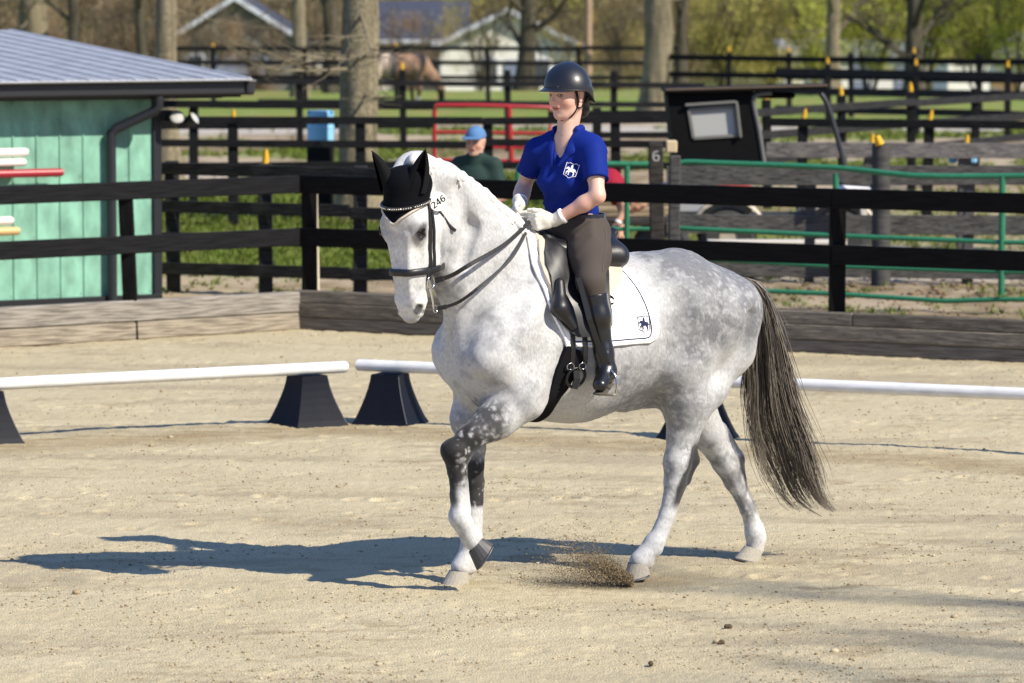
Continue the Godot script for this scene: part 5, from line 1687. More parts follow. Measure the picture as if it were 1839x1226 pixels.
# walk from p along dir until the field's surface is met
func drop(fl: Field, list: PackedInt32Array, p: Vector3, dir: Vector3, reach := 1.0) -> Vector3:
	var t := 0.0
	for i in 60:
		var d := fl.eval(p + dir * t, list)
		if d < 0.0008: break
		t += clampf(d * 0.6, 0.0006, 0.05)
		if t > reach: break
	return p + dir * t

func grad(fl: Field, list: PackedInt32Array, p: Vector3) -> Vector3:
	var e := 0.006
	return Vector3(fl.eval(p + Vector3(e, 0, 0), list) - fl.eval(p - Vector3(e, 0, 0), list), fl.eval(p + Vector3(0, e, 0), list) - fl.eval(p - Vector3(0, e, 0), list), fl.eval(p + Vector3(0, 0, e), list) - fl.eval(p - Vector3(0, 0, e), list)).normalized()

func horse_color(p: Vector3, _n: Vector3) -> Color:
	var f := p.x
	var y := p.y
	var l := -p.z
	var n1 := nz1.get_noise_3dv(p)
	var n2 := nz2.get_noise_3dv(p)
	var wob := Vector3(nz2.get_noise_3dv(p * 1.7 + Vector3(3, 0, 0)), nz2.get_noise_3dv(p * 1.7 + Vector3(0, 5, 0)), nz2.get_noise_3dv(p * 1.7)) * 0.030
	var cell := clampf((nzc.get_noise_3dv(p + wob) + 1.0) * 1.45, 0.0, 1.0)   # 0 in a dapple, 1 in the dark net between
	var fine := nzf.get_noise_3dv(p * Vector3(1.6, 0.6, 1.6))
	var c := Vector3(0.575, 0.575, 0.572)
	var grey := Vector3(0.150, 0.152, 0.163)
	var dark := Vector3(0.022, 0.021, 0.022)
	# soft grey clouds on the trunk
	var body := sm(0.75, 0.95, y) * (1.0 - 0.6 * sm(0.55, 1.0, f))
	var g := 0.06 + 0.20 * sm(-0.35, 0.55, n1) * body
	g += 0.17 * sm(-0.1, 0.55, n2) * body
	g += 0.10 * absf(fine) * body
	# dapples over the croup and flank
	var rump := sm(-0.26, -0.50, f) * sm(1.00, 1.28, y)
	var flank := sm(0.10, -0.12, f) * sm(-0.75, -0.45, f) * sm(1.35, 1.0, y) * sm(0.62, 0.74, y)
	var net := sm(0.22, 0.85, cell)
	var patch := 0.45 + 0.55 * sm(-0.35, 0.25, n2 * 0.6 + n1 * 0.7)
	g += rump * (0.32 + (0.06 + 0.46 * net) * (0.4 + 0.6 * patch))
	g += flank * (0.14 + 0.34 * net * (0.5 + patch * 0.5))
	g += 0.30 * sm(1.47, 1.56, y) * sm(-0.15, -0.35, f) * sm(-0.3, 0.3, n2)
	g -= 0.22 * sm(-0.55, -0.65, f) * sm(1.22, 1.02, y) * sm(0.80, 0.95, y) * sm(-0.2, 0.3, n1 + 0.15)
	# soft shading of the coat on shoulder, throat and neck base
	g += 0.14 * sm(0.1, 0.5, n2) * sm(0.1, 0.5, f) * sm(1.75, 1.4, y)
	g += 0.50 * sm(0.62, 0.82, f) * sm(1.28, 1.5, y) * sm(1.80, 1.6, y) * (1.0 - sm(0.92, 1.0, f)) * (0.6 + n2)
	c = c.lerp(grey, clampf(g, 0.0, 0.92))
	# legs
	var front := f > 0.2
	var leg := sm(0.92, 0.80, y)
	if front and f < 0.95 and y < 1.0:
		if l > 0.02:
			var along := (0.86 - f)
			var m := sm(0.50, 0.60, f) * sm(0.56, 0.66, y) * sm(0.98, 0.88, y)
			c = c.lerp(dark * 2.0, 0.90 * m * sm(0.02, 0.85, cell + n2 * 0.5))
			var kn := sm(0.20, 0.10, Vector2(f - 0.775, y - 0.665).length())
			c = c.lerp(dark, clampf(kn * (1.15 + 1.0 * n2 + 0.2 * n1) * (0.30 + 0.80 * sm(0.08, 0.75, cell + 0.4 * n2)), 0.0, 0.96))
			var cn := sm(0.40, 0.46, y) * sm(0.66, 0.58, y)
			c = c.lerp(dark * 1.6, clampf(cn * sm(0.76, 0.80, f + n2 * 0.02), 0.0, 0.9))
			c = c.lerp(grey * 1.6, 0.35 * sm(0.40, 0.36, y) * sm(0.1, 0.5, n2))
		else:
			var kn2 := sm(0.36, 0.40, y) * sm(0.66, 0.56, y)
			c = c.lerp(dark, clampf(kn2 * (1.25 + 0.9 * n2) * (0.4 + 0.7 * sm(0.18, 0.55, cell)), 0.0, 0.97))
			c = c.lerp(grey, 0.6 * sm(0.56, 0.66, y) * sm(0.95, 0.75, y) * sm(0.2, 0.7, cell))
	if f < -0.15 and y < 1.0:
		if l > 0.02:
			c = c.lerp(grey * 1.2, 0.35 * sm(1.0, 0.85, y) * sm(0.62, 0.7, y) * sm(0.2, 0.9, cell))
			var hk := sm(0.30, 0.40, y) * sm(0.70, 0.60, y)
			c = c.lerp(grey, clampf(hk * (0.35 + n2), 0.0, 0.6) * sm(0.3, 0.9, cell))
			c = c.lerp(dark, clampf(hk * sm(0.022, -0.012, f + n2 * 0.02 - (-0.52 + (0.5 - y) * 0.35)) * 1.4, 0.0, 0.95))
			c = c.lerp(dark * 2.0, 0.5 * sm(0.40, 0.34, y) * sm(0.24, 0.30, y) * sm(0.1, 0.4, n2))
		else:
			var hk2 := sm(0.36, 0.42, y) * sm(0.66, 0.58, y)
			c = c.lerp(dark * 2.2, clampf(hk2 * (0.40 + 0.9 * n2 + 0.5 * n1), 0.0, 0.85))
			c = c.lerp(grey, 0.8 * sm(0.16, 0.24, y) * sm(0.46, 0.34, y) * sm(0.1, 0.55, cell) * sm(-0.3, 0.2, n2))
	# damp sand on the lowest part of the legs
	c = c.lerp(Vector3(0.45, 0.38, 0.28), 0.4 * sm(0.12, 0.03, y))
	# head: eyes, nostrils, muzzle
	if f > 0.85 and y > 1.25:
		var q := p - HEAD_O
		var s := q.dot(hS)
		var e := q.dot(hE)
		var t := q.dot(hL)
		c = c.lerp(Vector3(0.71, 0.705, 0.69), 0.85 * sm(0.05, 0.15, s))
		c = c.lerp(grey * 1.6, 0.30 * sm(0.05, 0.5, n2) + 0.25 * sm(0.10, 0.02, absf(e - 0.03)) * sm(0.36, 0.44, s) * sm(0.66, 0.58, s))
		var el := Vector3(s - 0.283, e - 0.035, (absf(t) - 0.105) * 0.6).length()
		c = c.lerp(dark * 1.5, 0.95 * sm(0.054, 0.030, el))
		c = c.lerp(grey, 0.5 * sm(0.095, 0.04, el))
		var ne := Vector3(s - 0.655, e - 0.055, (absf(t) - 0.055)).length()
		c = c.lerp(dark * 1.5, 0.95 * sm(0.034, 0.024, ne))
		c = c.lerp(grey * 1.3, 0.55 * sm(0.675, 0.72, s + fine * 0.01))
		c = c.lerp(dark * 3.0, 0.8 * sm(0.013, 0.006, absf(s - 0.668 - 0.25 * (0.05 - e))) * sm(0.06, 0.02, e) * sm(0.58, 0.62, s))
		c = c.lerp(grey * 1.4, 0.35 * sm(0.15, 0.20, s) * sm(0.27, 0.22, s) * sm(0.04, 0.08, e))
	c *= 1.0 + 0.13 * fine + 0.10 * nzf.get_noise_3dv(p * 2.3)
	return Color(clampf(c.x, 0.01, 0.9), clampf(c.y, 0.01, 0.9), clampf(c.z, 0.01, 0.9))

func build_horse() -> void:
	nz1.seed = 5; nz1.frequency = 3.2; nz1.fractal_octaves = 3
	nz2.seed = 11; nz2.frequency = 9.0; nz2.fractal_octaves = 3
	nzc.seed = 21; nzc.noise_type = FastNoiseLite.TYPE_CELLULAR; nzc.frequency = 29.0; nzc.fractal_type = FastNoiseLite.FRACTAL_NONE
	nzc.cellular_return_type = FastNoiseLite.RETURN_DISTANCE; nzc.cellular_jitter = 0.9
	nzf.seed = 31; nzf.frequency = 45.0; nzf.fractal_octaves = 2
	var hy := deg_to_rad(26.0)
	var be := deg_to_rad(10.0)
	var fwd := H(cos(hy), 0, sin(hy))
	hL = H(-sin(hy), 0, cos(hy))
	hS = -fwd * sin(be) - Vector3.UP * cos(be)
	hE = fwd * cos(be) - Vector3.UP * sin(be)
	horse = thing("horse", "dappled grey dressage horse walking across the sand with its left foreleg lifted", "horse", HORSE_AT, HORSE_YAW)
	var F := Field.new()
	HF = F
	var Z := Vector3(0, 0, 1)
	# trunk
	F.add(H(0.33, 1.20, 0), H(-0.02, 1.165, 0), 0.385, 0.378, 0.06, Z, 0.70)
	F.add(H(0.02, 1.165, 0), H(-0.35, 1.205, 0), 0.378, 0.330, 0.08, Z, 0.86)
	F.add(H(-0.33, 1.22, 0), H(-0.64, 1.26, 0), 0.325, 0.28, 0.08, Z, 0.88)
	for s in [-1.0, 1.0]:
		F.add(H(-0.50, 1.30, 0.11 * s), H(-0.84, 1.28, 0.11 * s), 0.235, 0.17, 0.08)
		F.add(H(-0.42, 1.47, 0.10 * s), H(-0.62, 1.42, 0.15 * s), 0.06, 0.10, 0.12)     # point of hip
		F.add(H(-0.72, 1.25, 0.13 * s), H(-0.52, 1.04, 0.16 * s), 0.20, 0.125, 0.08)     # thigh
	F.chain([H(-0.87, 1.33, 0.09), H(-0.845, 1.10, 0.13), H(-0.70, 0.90, 0.145), H(-0.60, 0.76, 0.14)], [0.130, 0.108, 0.075, 0.045], 0.07)
	F.chain([H(-0.88, 1.33, -0.09), H(-0.87, 1.08, -0.13), H(-0.83, 0.86, -0.145), H(-0.93, 0.66, -0.135)], [0.130, 0.110, 0.066, 0.040], 0.07)
	F.add(H(-0.30, 1.48, 0), H(-0.60, 1.475, 0), 0.08, 0.105, 0.10, Z, 1.3)
	F.add(H(-0.60, 1.475, 0), H(-0.90, 1.40, 0), 0.105, 0.075, 0.08)
	F.add(H(-0.88, 1.415, 0), H(-0.985, 1.40, 0), 0.05, 0.032, 0.04)                      # dock
	F.add(H(0.34, 1.55, 0), H(-0.10, 1.44, 0), 0.095, 0.10, 0.10, Z, 0.8)                 # withers
	# chest and shoulders
	for s in [-1.0, 1.0]:
		F.add(H(0.44, 1.24, 0.10 * s), H(0.53, 1.10, 0.105 * s), 0.20, 0.165, 0.07)
		F.add(H(0.54, 1.12, 0.075 * s), H(0.50, 0.95, 0.075 * s), 0.13, 0.09, 0.06)
		F.add(H(0.20, 1.52, 0.10 * s), H(0.56, 1.17, 0.185 * s), 0.06, 0.085, 0.09)
		F.add(H(0.58, 1.13, 0.18 * s), H(0.40, 0.95, 0.19 * s), 0.085, 0.10, 0.06)
		F.add(H(0.20, 1.32, 0.18 * s), H(0.38, 1.00, 0.19 * s), 0.07, 0.10, 0.08)
	F.add(H(0.60, 1.28, 0), H(0.60, 1.08, 0), 0.08, 0.06, 0.08)
	F.ball(H(0.395, 0.905, 0.215), 0.045, 0.04)                                          # elbow
	F.add(H(0.18, 1.60, 0.10), H(0.42, 1.30, 0.225), 0.03, 0.035, 0.07)                  # spine of the shoulder blade
	F.ball(H(0.635, 1.115, 0.195), 0.05, 0.06)                                           # point of the shoulder
	# neck, arched, bent a little to the left
	F.chain([H(0.36, 1.38, 0), H(0.545, 1.60, 0.0), H(0.70, 1.755, 0.02)], [0.325, 0.268, 0.222], 0.09, Z, 0.48)
	F.add(H(0.70, 1.755, 0.01), hd(0.08, -0.15, -0.03), 0.222, 0.135, 0.03, Z, 0.38)
	F.chain([H(0.34, 1.62, 0), H(0.49, 1.76, 0.005), H(0.615, 1.885, 0.015), H(0.76, 1.98, 0.05), hd(0.02, -0.15, 0)], [0.05, 0.05, 0.05, 0.05, 0.05], 0.09)
	F.add(H(0.66, 1.46, 0.06), H(0.80, 1.66, 0.0), 0.05, 0.045, 0.06)                    # windpipe side
	# head
	F.add(hd(0.09, -0.03, 0), hd(0.22, -0.005, 0), 0.098, 0.096, 0.05, hL, 1.06)
	F.add(hd(0.22, -0.005, 0), hd(0.48, 0.012, 0), 0.097, 0.074, 0.04, hL, 0.98)
	F.add(hd(0.48, 0.012, 0), hd(0.63, 0.030, 0), 0.074, 0.058, 0.03, hL, 1.0)
	F.add(hd(0.63, 0.030, 0), hd(0.695, 0.042, 0), 0.055, 0.036, 0.03, hL, 1.25)
	for s in [-1.0, 1.0]:
		F.add(hd(0.30, -0.125, 0.074 * s), hd(0.40, -0.105, 0.068 * s), 0.138, 0.108, 0.022, hL, 0.30)
		F.add(hd(0.255, 0.035, 0.080 * s), hd(0.31, 0.035, 0.078 * s), 0.034, 0.028, 0.045)
		F.add(hd(0.245, 0.050, 0.086 * s), hd(0.290, 0.060, 0.085 * s), 0.018, 0.016, 0.025)
		F.add(hd(0.31, 0.010, 0.088 * s), hd(0.50, 0.0, 0.064 * s), 0.016, 0.010, 0.022)
		F.add(hd(0.60, 0.062, 0.036 * s), hd(0.668, 0.052, 0.044 * s), 0.027, 0.024, 0.02)
		F.add(hd(0.30, 0.075, 0.05 * s), hd(0.56, 0.078, 0.034 * s), 0.014, 0.010, 0.03)      # nasal bones
	F.add(hd(0.36, -0.125, 0), hd(0.60, -0.042, 0), 0.060, 0.040, 0.035, hL, 0.95)
	F.add(hd(0.64, -0.040, 0), hd(0.69, -0.010, 0), 0.038, 0.032, 0.02, hL, 1.15)
	F.add(hd(0.10, -0.13, 0), hd(0.32, -0.12, 0), 0.10, 0.07, 0.03, hL, 0.6)
	headlist = headlist_until(F)
	# near (left) foreleg, lifted
	F.chain([H(0.43, 0.92, 0.185), H(0.55, 0.835, 0.175), H(0.70, 0.745, 0.16)], [0.115, 0.090, 0.060], 0.05)
	F.chain([H(0.70, 0.745, 0.16), H(0.775, 0.685, 0.155), H(0.762, 0.60, 0.15)], [0.058, 0.060, 0.046], 0.025)
	F.ball(H(0.80, 0.70, 0.155), 0.042, 0.03)
	F.ball(H(0.725, 0.66, 0.152), 0.034, 0.03)
	F.chain([H(0.765, 0.61, 0.15), H(0.758, 0.48, 0.15), H(0.75, 0.40, 0.15)], [0.041, 0.033, 0.039], 0.02)
	F.add(H(0.728, 0.60, 0.15), H(0.705, 0.40, 0.15), 0.020, 0.022, 0.02)
	F.add(H(0.752, 0.37, 0.15), H(0.72, 0.34, 0.15), 0.049, 0.045, 0.025)
	F.add(H(0.735, 0.34, 0.15), H(0.675, 0.250, 0.15), 0.042, 0.047, 0.025)
	F.ball(H(0.655, 0.285, 0.15), 0.028, 0.03)
	# far (right) foreleg, on the ground
	F.chain([H(0.44, 0.95, -0.17), H(0.505, 0.80, -0.15), H(0.500, 0.66, -0.13)], [0.125, 0.088, 0.060], 0.05)
	F.chain([H(0.50, 0.66, -0.13), H(0.508, 0.575, -0.125), H(0.497, 0.50, -0.12)], [0.058, 0.056, 0.045], 0.025)
	F.ball(H(0.53, 0.585, -0.125), 0.035, 0.03)
	F.chain([H(0.50, 0.51, -0.12), H(0.508, 0.36, -0.12), H(0.518, 0.23, -0.12)], [0.040, 0.032, 0.039], 0.02)
	F.add(H(0.462, 0.50, -0.12), H(0.478, 0.24, -0.12), 0.018, 0.022, 0.02)
	F.add(H(0.522, 0.20, -0.12), H(0.505, 0.17, -0.12), 0.046, 0.042, 0.025)
	F.add(H(0.53, 0.16, -0.12), H(0.575, 0.085, -0.12), 0.042, 0.050, 0.03)
	F.ball(H(0.52, 0.075, -0.12), 0.030, 0.03)
	# near (left) hind leg
	F.chain([H(-0.50, 1.06, 0.165), H(-0.565, 0.87, 0.15), H(-0.555, 0.70, 0.14)], [0.15, 0.115, 0.078], 0.07)
	F.ball(H(-0.44, 1.04, 0.165), 0.08, 0.08)
	F.chain([H(-0.545, 0.68, 0.14), H(-0.520, 0.56, 0.14), H(-0.505, 0.46, 0.14)], [0.072, 0.066, 0.055], 0.03)
	F.chain([H(-0.60, 0.72, 0.14), H(-0.612, 0.56, 0.14), H(-0.575, 0.46, 0.14)], [0.022, 0.030, 0.022], 0.03)
	F.chain([H(-0.505, 0.46, 0.14), H(-0.455, 0.30, 0.14), H(-0.40, 0.19, 0.14)], [0.048, 0.036, 0.040], 0.02)
	F.add(H(-0.545, 0.44, 0.14), H(-0.435, 0.19, 0.14), 0.022, 0.022, 0.02)
	F.add(H(-0.385, 0.165, 0.14), H(-0.385, 0.14, 0.14), 0.048, 0.043, 0.025)
	F.add(H(-0.365, 0.145, 0.14), H(-0.295, 0.08, 0.14), 0.043, 0.050, 0.03)
	F.ball(H(-0.345, 0.065, 0.14), 0.028, 0.03)
	# far (right) hind leg, trailing
	F.chain([H(-0.60, 1.06, -0.165), H(-0.745, 0.85, -0.15), H(-0.90, 0.64, -0.135)], [0.16, 0.108, 0.074], 0.07)
	F.chain([H(-0.90, 0.64, -0.135), H(-1.0, 0.50, -0.13), H(-1.055, 0.40, -0.13)], [0.078, 0.063, 0.052], 0.03)
	F.chain([H(-0.985, 0.68, -0.135), H(-1.075, 0.52, -0.13), H(-1.10, 0.42, -0.13)], [0.022, 0.028, 0.020], 0.03)
	F.chain([H(-1.055, 0.40, -0.13), H(-1.135, 0.25, -0.13), H(-1.172, 0.15, -0.13)], [0.047, 0.035, 0.039], 0.02)
	F.add(H(-1.098, 0.40, -0.13), H(-1.205, 0.16, -0.13), 0.020, 0.022, 0.02)
	F.add(H(-1.185, 0.125, -0.13), H(-1.195, 0.105, -0.13), 0.050, 0.045, 0.03)
	F.add(H(-1.19, 0.10, -0.13), H(-1.185, 0.05, -0.13), 0.045, 0.048, 0.03)
	# sheath between the hind legs
	F.add(H(-0.30, 0.86, 0), H(-0.44, 0.88, 0), 0.05, 0.06, 0.08)
	# hollows: nostrils, mouth, flank
	for s in [-1.0, 1.0]:
		F.add(hd(0.640, 0.084, 0.070 * s), hd(0.664, 0.046, 0.076 * s), 0.017, 0.026, 0.008, Vector3.ZERO, 1.0, -1)
		F.add(hd(0.62, -0.012, 0.075 * s), hd(0.69, 0.02, 0.05 * s), 0.006, 0.006, 0.008, Vector3.ZERO, 1.0, -1)
		F.add(H(0.60, 1.62, 0.17 * s), H(0.735, 1.22, 0.15 * s), 0.020, 0.030, 0.06, Vector3.ZERO, 1.0, -1)
		F.add(H(0.33, 1.62, 0.235 * s), H(0.52, 1.36, 0.285 * s), 0.02, 0.03, 0.09, Vector3.ZERO, 1.0, -1)
		F.add(H(0.27, 1.12, 0.345 * s), H(0.315, 0.92, 0.315 * s), 0.03, 0.03, 0.07, Vector3.ZERO, 1.0, -1)
		F.add(H(-0.40, 1.36, 0.375 * s), H(-0.40, 1.18, 0.395 * s), 0.06, 0.06, 0.10, Vector3.ZERO, 1.0, -1)
		F.add(H(-0.86, 1.28, 0.285 * s), H(-0.78, 1.02, 0.30 * s), 0.02, 0.02, 0.06, Vector3.ZERO, 1.0, -1)
	F.chain([hd(0.14, -0.285, 0.135), hd(0.34, -0.315, 0.150), hd(0.50, -0.245, 0.135)], [0.030, 0.036, 0.032], 0.055)
	for i in range(F.S.size() - 2, F.S.size()): F.S[i] = -1
	F.add(H(0.745, 1.22, 0), H(0.70, 0.96, 0), 0.030, 0.035, 0.05, Vector3.ZERO, 1.0, -1)
	F.add(H(0.68, 1.02, 0.20), H(0.545, 0.955, 0.285), 0.016, 0.016, 0.035, Vector3.ZERO, 1.0, -1)
	HFall = all_of(F)
	var coat := mat("coat", Color.WHITE, 0.62, 0.0, true)
	coat.rim_enabled = true
	coat.rim = 0.25
	coat.rim_tint = 0.5
	tri(coat, noise_tex("coatgrain", 0.028, 5, 0.85, 1.09), Vector3(5.0, 2.6, 5.0), false, noise_tex("hair", 0.03, 4, 0, 1, true, 3.0), 0.5)
	# a little life under the skin: soft muscle ripple, finer on the head and legs
	part(horse, "body", F.mesh(0.0088, horse_color, func(p: Vector3, n: Vector3) -> Vector3:
		var trunk := sm(0.85, 1.0, p.y) * (1.0 - sm(0.85, 0.95, p.x))
		return n * ((0.0022 + 0.0045 * trunk) * nz2.get_noise_3dv(p * Vector3(0.75, 0.5, 0.75)) + 0.0016 * nz2.get_noise_3dv(p * 2.2))), coat)
	build_hooves()
	build_eyes()
	build_mane_tail()

func hoof_mesh(len := 0.072, r0 := 0.049, r1 := 0.060) -> ArrayMesh:
	# coronet at the origin, sole at -y, toe towards +x
	var st := SurfaceTool.new()
	st.begin(Mesh.PRIMITIVE_TRIANGLES)
	var n := 20
	var rings := []
	for k in 6:
		var t := k / 5.0
		var ring := []
		for j in n:
			var a := TAU * j / n
			var r := lerpf(r0, r1, t)
			var x := cos(a) * r * (1.08 if cos(a) > 0 else 0.86)
			var z := sin(a) * r * 0.95
			var drop_y := -len * t * (1.0 if cos(a) > 0 else lerpf(1.0, 1.0, absf(cos(a)))) + (1.0 - t) * (-0.012) * (1.0 - cos(a)) * 0.5
			if k == 0: r *= 0.98
			ring.append(Vector3(x + len * t * 0.42 * (0.5 + 0.5 * cos(a)) + len * t * 0.08, drop_y, z))
		rings.append(ring)
	for k in 5:
		for j in n:
			var j2 := (j + 1) % n
			quad(st, rings[k][j], rings[k][j2], rings[k + 1][j2], rings[k + 1][j], (rings[k][j] + rings[k][j2]) * Vector3(1, 0, 1) + Vector3(0, 0.01, 0))
	var cen := Vector3(0.012, -len + 0.012, 0)
	for j in n:
		tri3(st, rings[5][j], rings[5][(j + 1) % n], cen, Vector3.DOWN)
	return st.commit()

var headlist := PackedInt32Array()
func headlist_until(F: Field) -> PackedInt32Array:
	var out := PackedInt32Array()
	for i in F.A.size():
		var q := F.C[i] - HEAD_O
		if q.dot(hS) > 0.05 and q.dot(hE) > -0.14 and q.length() < 0.8: out.append(i)
	return out

func build_hooves() -> void:
	var hm := hoof_mesh()
	var pale := mat("hoof_pale", srgb(0.60, 0.55, 0.46), 0.85)
	tri(pale, noise_tex("hoofn", 0.02, 3, 0.6, 1.0), Vector3(8, 30, 8), false)
	var dk := mat("hoof_dark", srgb(0.06, 0.058, 0.06), 0.5)
	var steel := mat("shoe", srgb(0.16, 0.16, 0.16), 0.5, 0.8)
	var spots := [
		[H(0.662, 0.238, 0.152), -118.0, dk, 0.0],
		[H(0.582, 0.072, -0.12), 0.0, pale, 0.0],
		[H(-0.288, 0.082, 0.14), -12.0, pale, 0.0],
		[H(-1.180, 0.052, -0.13), 14.0, pale, 0.0]]
	for q in spots:
		var bs := Basis(Vector3(0, 0, 1), deg_to_rad(q[1]))
		if q[1] < -90.0:
			var yy := -H(-0.74, -0.56, 0.36).normalized()
			var xx := H(0.50, -0.85, 0.05)
			xx = (xx - yy * xx.dot(yy)).normalized()
			bs = Basis(xx, yy, xx.cross(yy))
		var h := part(horse, "hoof", hm, q[2], Transform3D(bs, q[0]))
		var st := SurfaceTool.new()
		st.begin(Mesh.PRIMITIVE_TRIANGLES)
		var arc := []
		for j in 15:
			var a := deg_to_rad(-140.0 + 280.0 * j / 14.0)
			arc.append(Vector3(cos(a) * 0.066 * (1.08 if cos(a) > 0 else 0.9) + 0.024, -0.078, sin(a) * 0.057))
		var rr := []
		rr.resize(15)
		rr.fill(0.009)
		add_tube(st, arc, rr, 6, true, 0.6)
		part(h, "horseshoe", st.commit(), steel)

func build_eyes() -> void:
	var em := mat("horse_eye", srgb(0.006, 0.005, 0.005), 0.16)
	em.metallic_specular = 0.35
	var sp := SphereMesh.new()
	sp.radius = 0.028
	sp.height = 0.056
	sp.radial_segments = 20
	sp.rings = 12
	for s in [-1.0, 1.0]:
		# almond eye, longer along the face, set back under its lids
		part(horse, "eye", sp, em, Transform3D(Basis(hS, hE, hL) * Basis(Vector3(0, 0, 1), 0.35 * s) * Basis.from_scale(Vector3(0.62, 1.0, 0.72)), hd(0.283, 0.044, 0.103 * s)))
		for up in [-1.0, 1.0]:
			var lid := []
			for k in 9:
				var t := k / 8.0
				lid.append(hd(0.283 + up * 0.019 * sin(t * PI) - 0.012 * (t - 0.5), 0.012 + 0.064 * t, (0.104 + 0.019 * sin(t * PI)) * s))
			part(horse, "eyelid", tube_mesh(lid, [0.002, 0.003, 0.004, 0.0045, 0.005, 0.0045, 0.004, 0.003, 0.002], 6), mat("lid", srgb(0.03, 0.027, 0.026), 0.6))

func build_mane_tail() -> void:
	var rng := RandomNumberGenerator.new()
	rng.seed = 77
	# running braid along the crest
	var crest := smooth_pts([hd(-0.02, -0.10, 0.0), hd(-0.012, -0.17, 0), H(0.765, 2.03, 0.055), H(0.60, 1.945, 0.03), H(0.47, 1.835, 0.05), H(0.35, 1.725, 0.05), H(0.27, 1.665, 0.05)], 7)
	var M := Field.new()
	for i in crest.size():
		var p: Vector3 = crest[i]
		var sd := 1.0 if i % 2 == 0 else -1.0
		var off := H(0, rng.randf_range(-0.004, 0.008), 0.012 * sd)
		var a := p + off
		var b := p + off + H(-0.030, -0.028, 0.028)
		M.add(a + H(0.004, 0.006, 0), b, 0.027, 0.015, 0.010)
		M.add(a, a + H(-0.030 + 0.02 * sin(i * 1.7), -0.045 - 0.02 * absf(sin(i * 2.3)), 0.040), 0.017, 0.005, 0.012)
	var hairm := mat("mane", Color.WHITE, 0.65, 0.0, true)
	part(horse, "braided_mane", M.mesh(0.006, func(p: Vector3, _n: Vector3) -> Color:
		var v := 0.64 + 0.16 * nzf.get_noise_3dv(p * 1.6) - 0.25 * maxf(0.0, nz2.get_noise_3dv(p * 2.0))
		return Color(v, v * 0.98, v * 0.94)), hairm)
	# tail: locks of hair that follow the swing of the dock, then fan out
	var core := smooth_pts([H(-0.93, 1.44, 0), H(-1.02, 1.43, 0), H(-1.098, 1.33, 0), H(-1.140, 1.15, 0), H(-1.178, 0.92, 0), H(-1.235, 0.68, 0), H(-1.325, 0.45, 0), H(-1.425, 0.29, 0), H(-1.53, 0.215, 0)], 4)
	var wid := [0.024, 0.046, 0.078, 0.110, 0.145, 0.165, 0.160, 0.130, 0.095]
	var st2 := SurfaceTool.new()
	st2.begin(Mesh.PRIMITIVE_TRIANGLES)
	var tones := [Color(0.018, 0.016, 0.015), Color(0.050, 0.043, 0.038), Color(0.115, 0.097, 0.080), Color(0.20, 0.170, 0.138), Color(0.32, 0.28, 0.23)]
	var nloc := 64
	for lock in nloc:
		var ca := rng.randf() * TAU
		var cr := sqrt(rng.randf())
		var lu := cos(ca) * cr
		var lv := sin(ca) * cr
		var cend := rng.randf_range(0.66, 1.0) - 0.16 * absf(lu)
		var ph := rng.randf() * TAU
		var amp := rng.randf_range(0.014, 0.044)
		var freq := rng.randf_range(0.7, 1.3)
		var ltone := clampf(rng.randfn(2.05 + 0.75 * lu + 0.3 * lv, 0.65), 0.0, 3.8)
		var white := lock < 19
		for i in (22 if white else 27):
			var u := lu + rng.randfn(0.0, 0.10)
			var v := lv + rng.randfn(0.0, 0.10)
			var start := rng.randf_range(0.0, 0.14 if white else 0.40) * core.size()
			var stop := minf((cend + rng.randf_range(-0.12, 0.05)) * core.size(), core.size() - 1.0)
			if white: stop = start + rng.randf_range(5.0, 12.0)
			elif rng.randf() < 0.10: stop = lerpf(start, stop, rng.randf_range(0.5, 0.9))
			var pts := []
			var rad := []
			var steps := 11
			var stray := 1.0 if rng.randf() > 0.06 else rng.randf_range(1.2, 1.7)
			for k in steps + 1:
				var f := float(k) / steps
				var t := lerpf(start, stop, f)
				var i0 := mini(int(t), core.size() - 2)
				var c: Vector3 = core[i0].lerp(core[i0 + 1], t - i0)
				var wi := clampf(t / 4.0, 0.0, wid.size() - 1.001)
				var w := lerpf(wid[int(wi)], wid[int(wi) + 1], wi - int(wi))
				var spread := lerpf(0.75, 1.0, f) * (1.0 + (stray - 1.0) * f)
				var wave := amp * sin(t * freq * 0.55 + ph) * f
				pts.append(c + H(u * w * spread + wave, v * w * 0.20 * spread + wave * 0.25, v * w * 0.72 * spread + amp * 0.6 * cos(t * freq * 0.5 + ph) * f))
				rad.append(lerpf(0.0033, 0.0006, pow(f, 1.5)))
			var tone := clampf(ltone + rng.randfn(0.0, 0.28), 0.0, 3.99)
			var col: Color = tones[int(tone)].lerp(tones[int(tone) + 1], tone - int(tone))
			if white: col = Color(0.56, 0.54, 0.50).lerp(col, rng.randf() * 0.35)
			var cols := []
			var fade := rng.randf_range(0.15, 0.75)
			for k in steps + 1: cols.append(col.lerp(Color(0.27, 0.235, 0.19), fade * pow(float(k) / steps, 2.0) * (0.0 if white else 1.0)).lerp(Color(0.07, 0.065, 0.06), (float(k) / steps) * 0.8 if white else 0.0))
			add_tube(st2, pts, rad, 3, false, 1.0, Vector3.UP, cols)
	part(horse, "tail", st2.commit(), mat("tailhair", Color.WHITE, 0.75, 0.0, true))

# ------------------------------------------------------------------ tack
func trunk_list() -> PackedInt32Array:
	var out := PackedInt32Array()
	for i in HF.A.size():
		if HF.C[i].x < 0.75 and HF.C[i].x > -0.9 and HF.C[i].y > 0.75: out.append(i)
	return out

func head_list() -> PackedInt32Array:
	return headlist

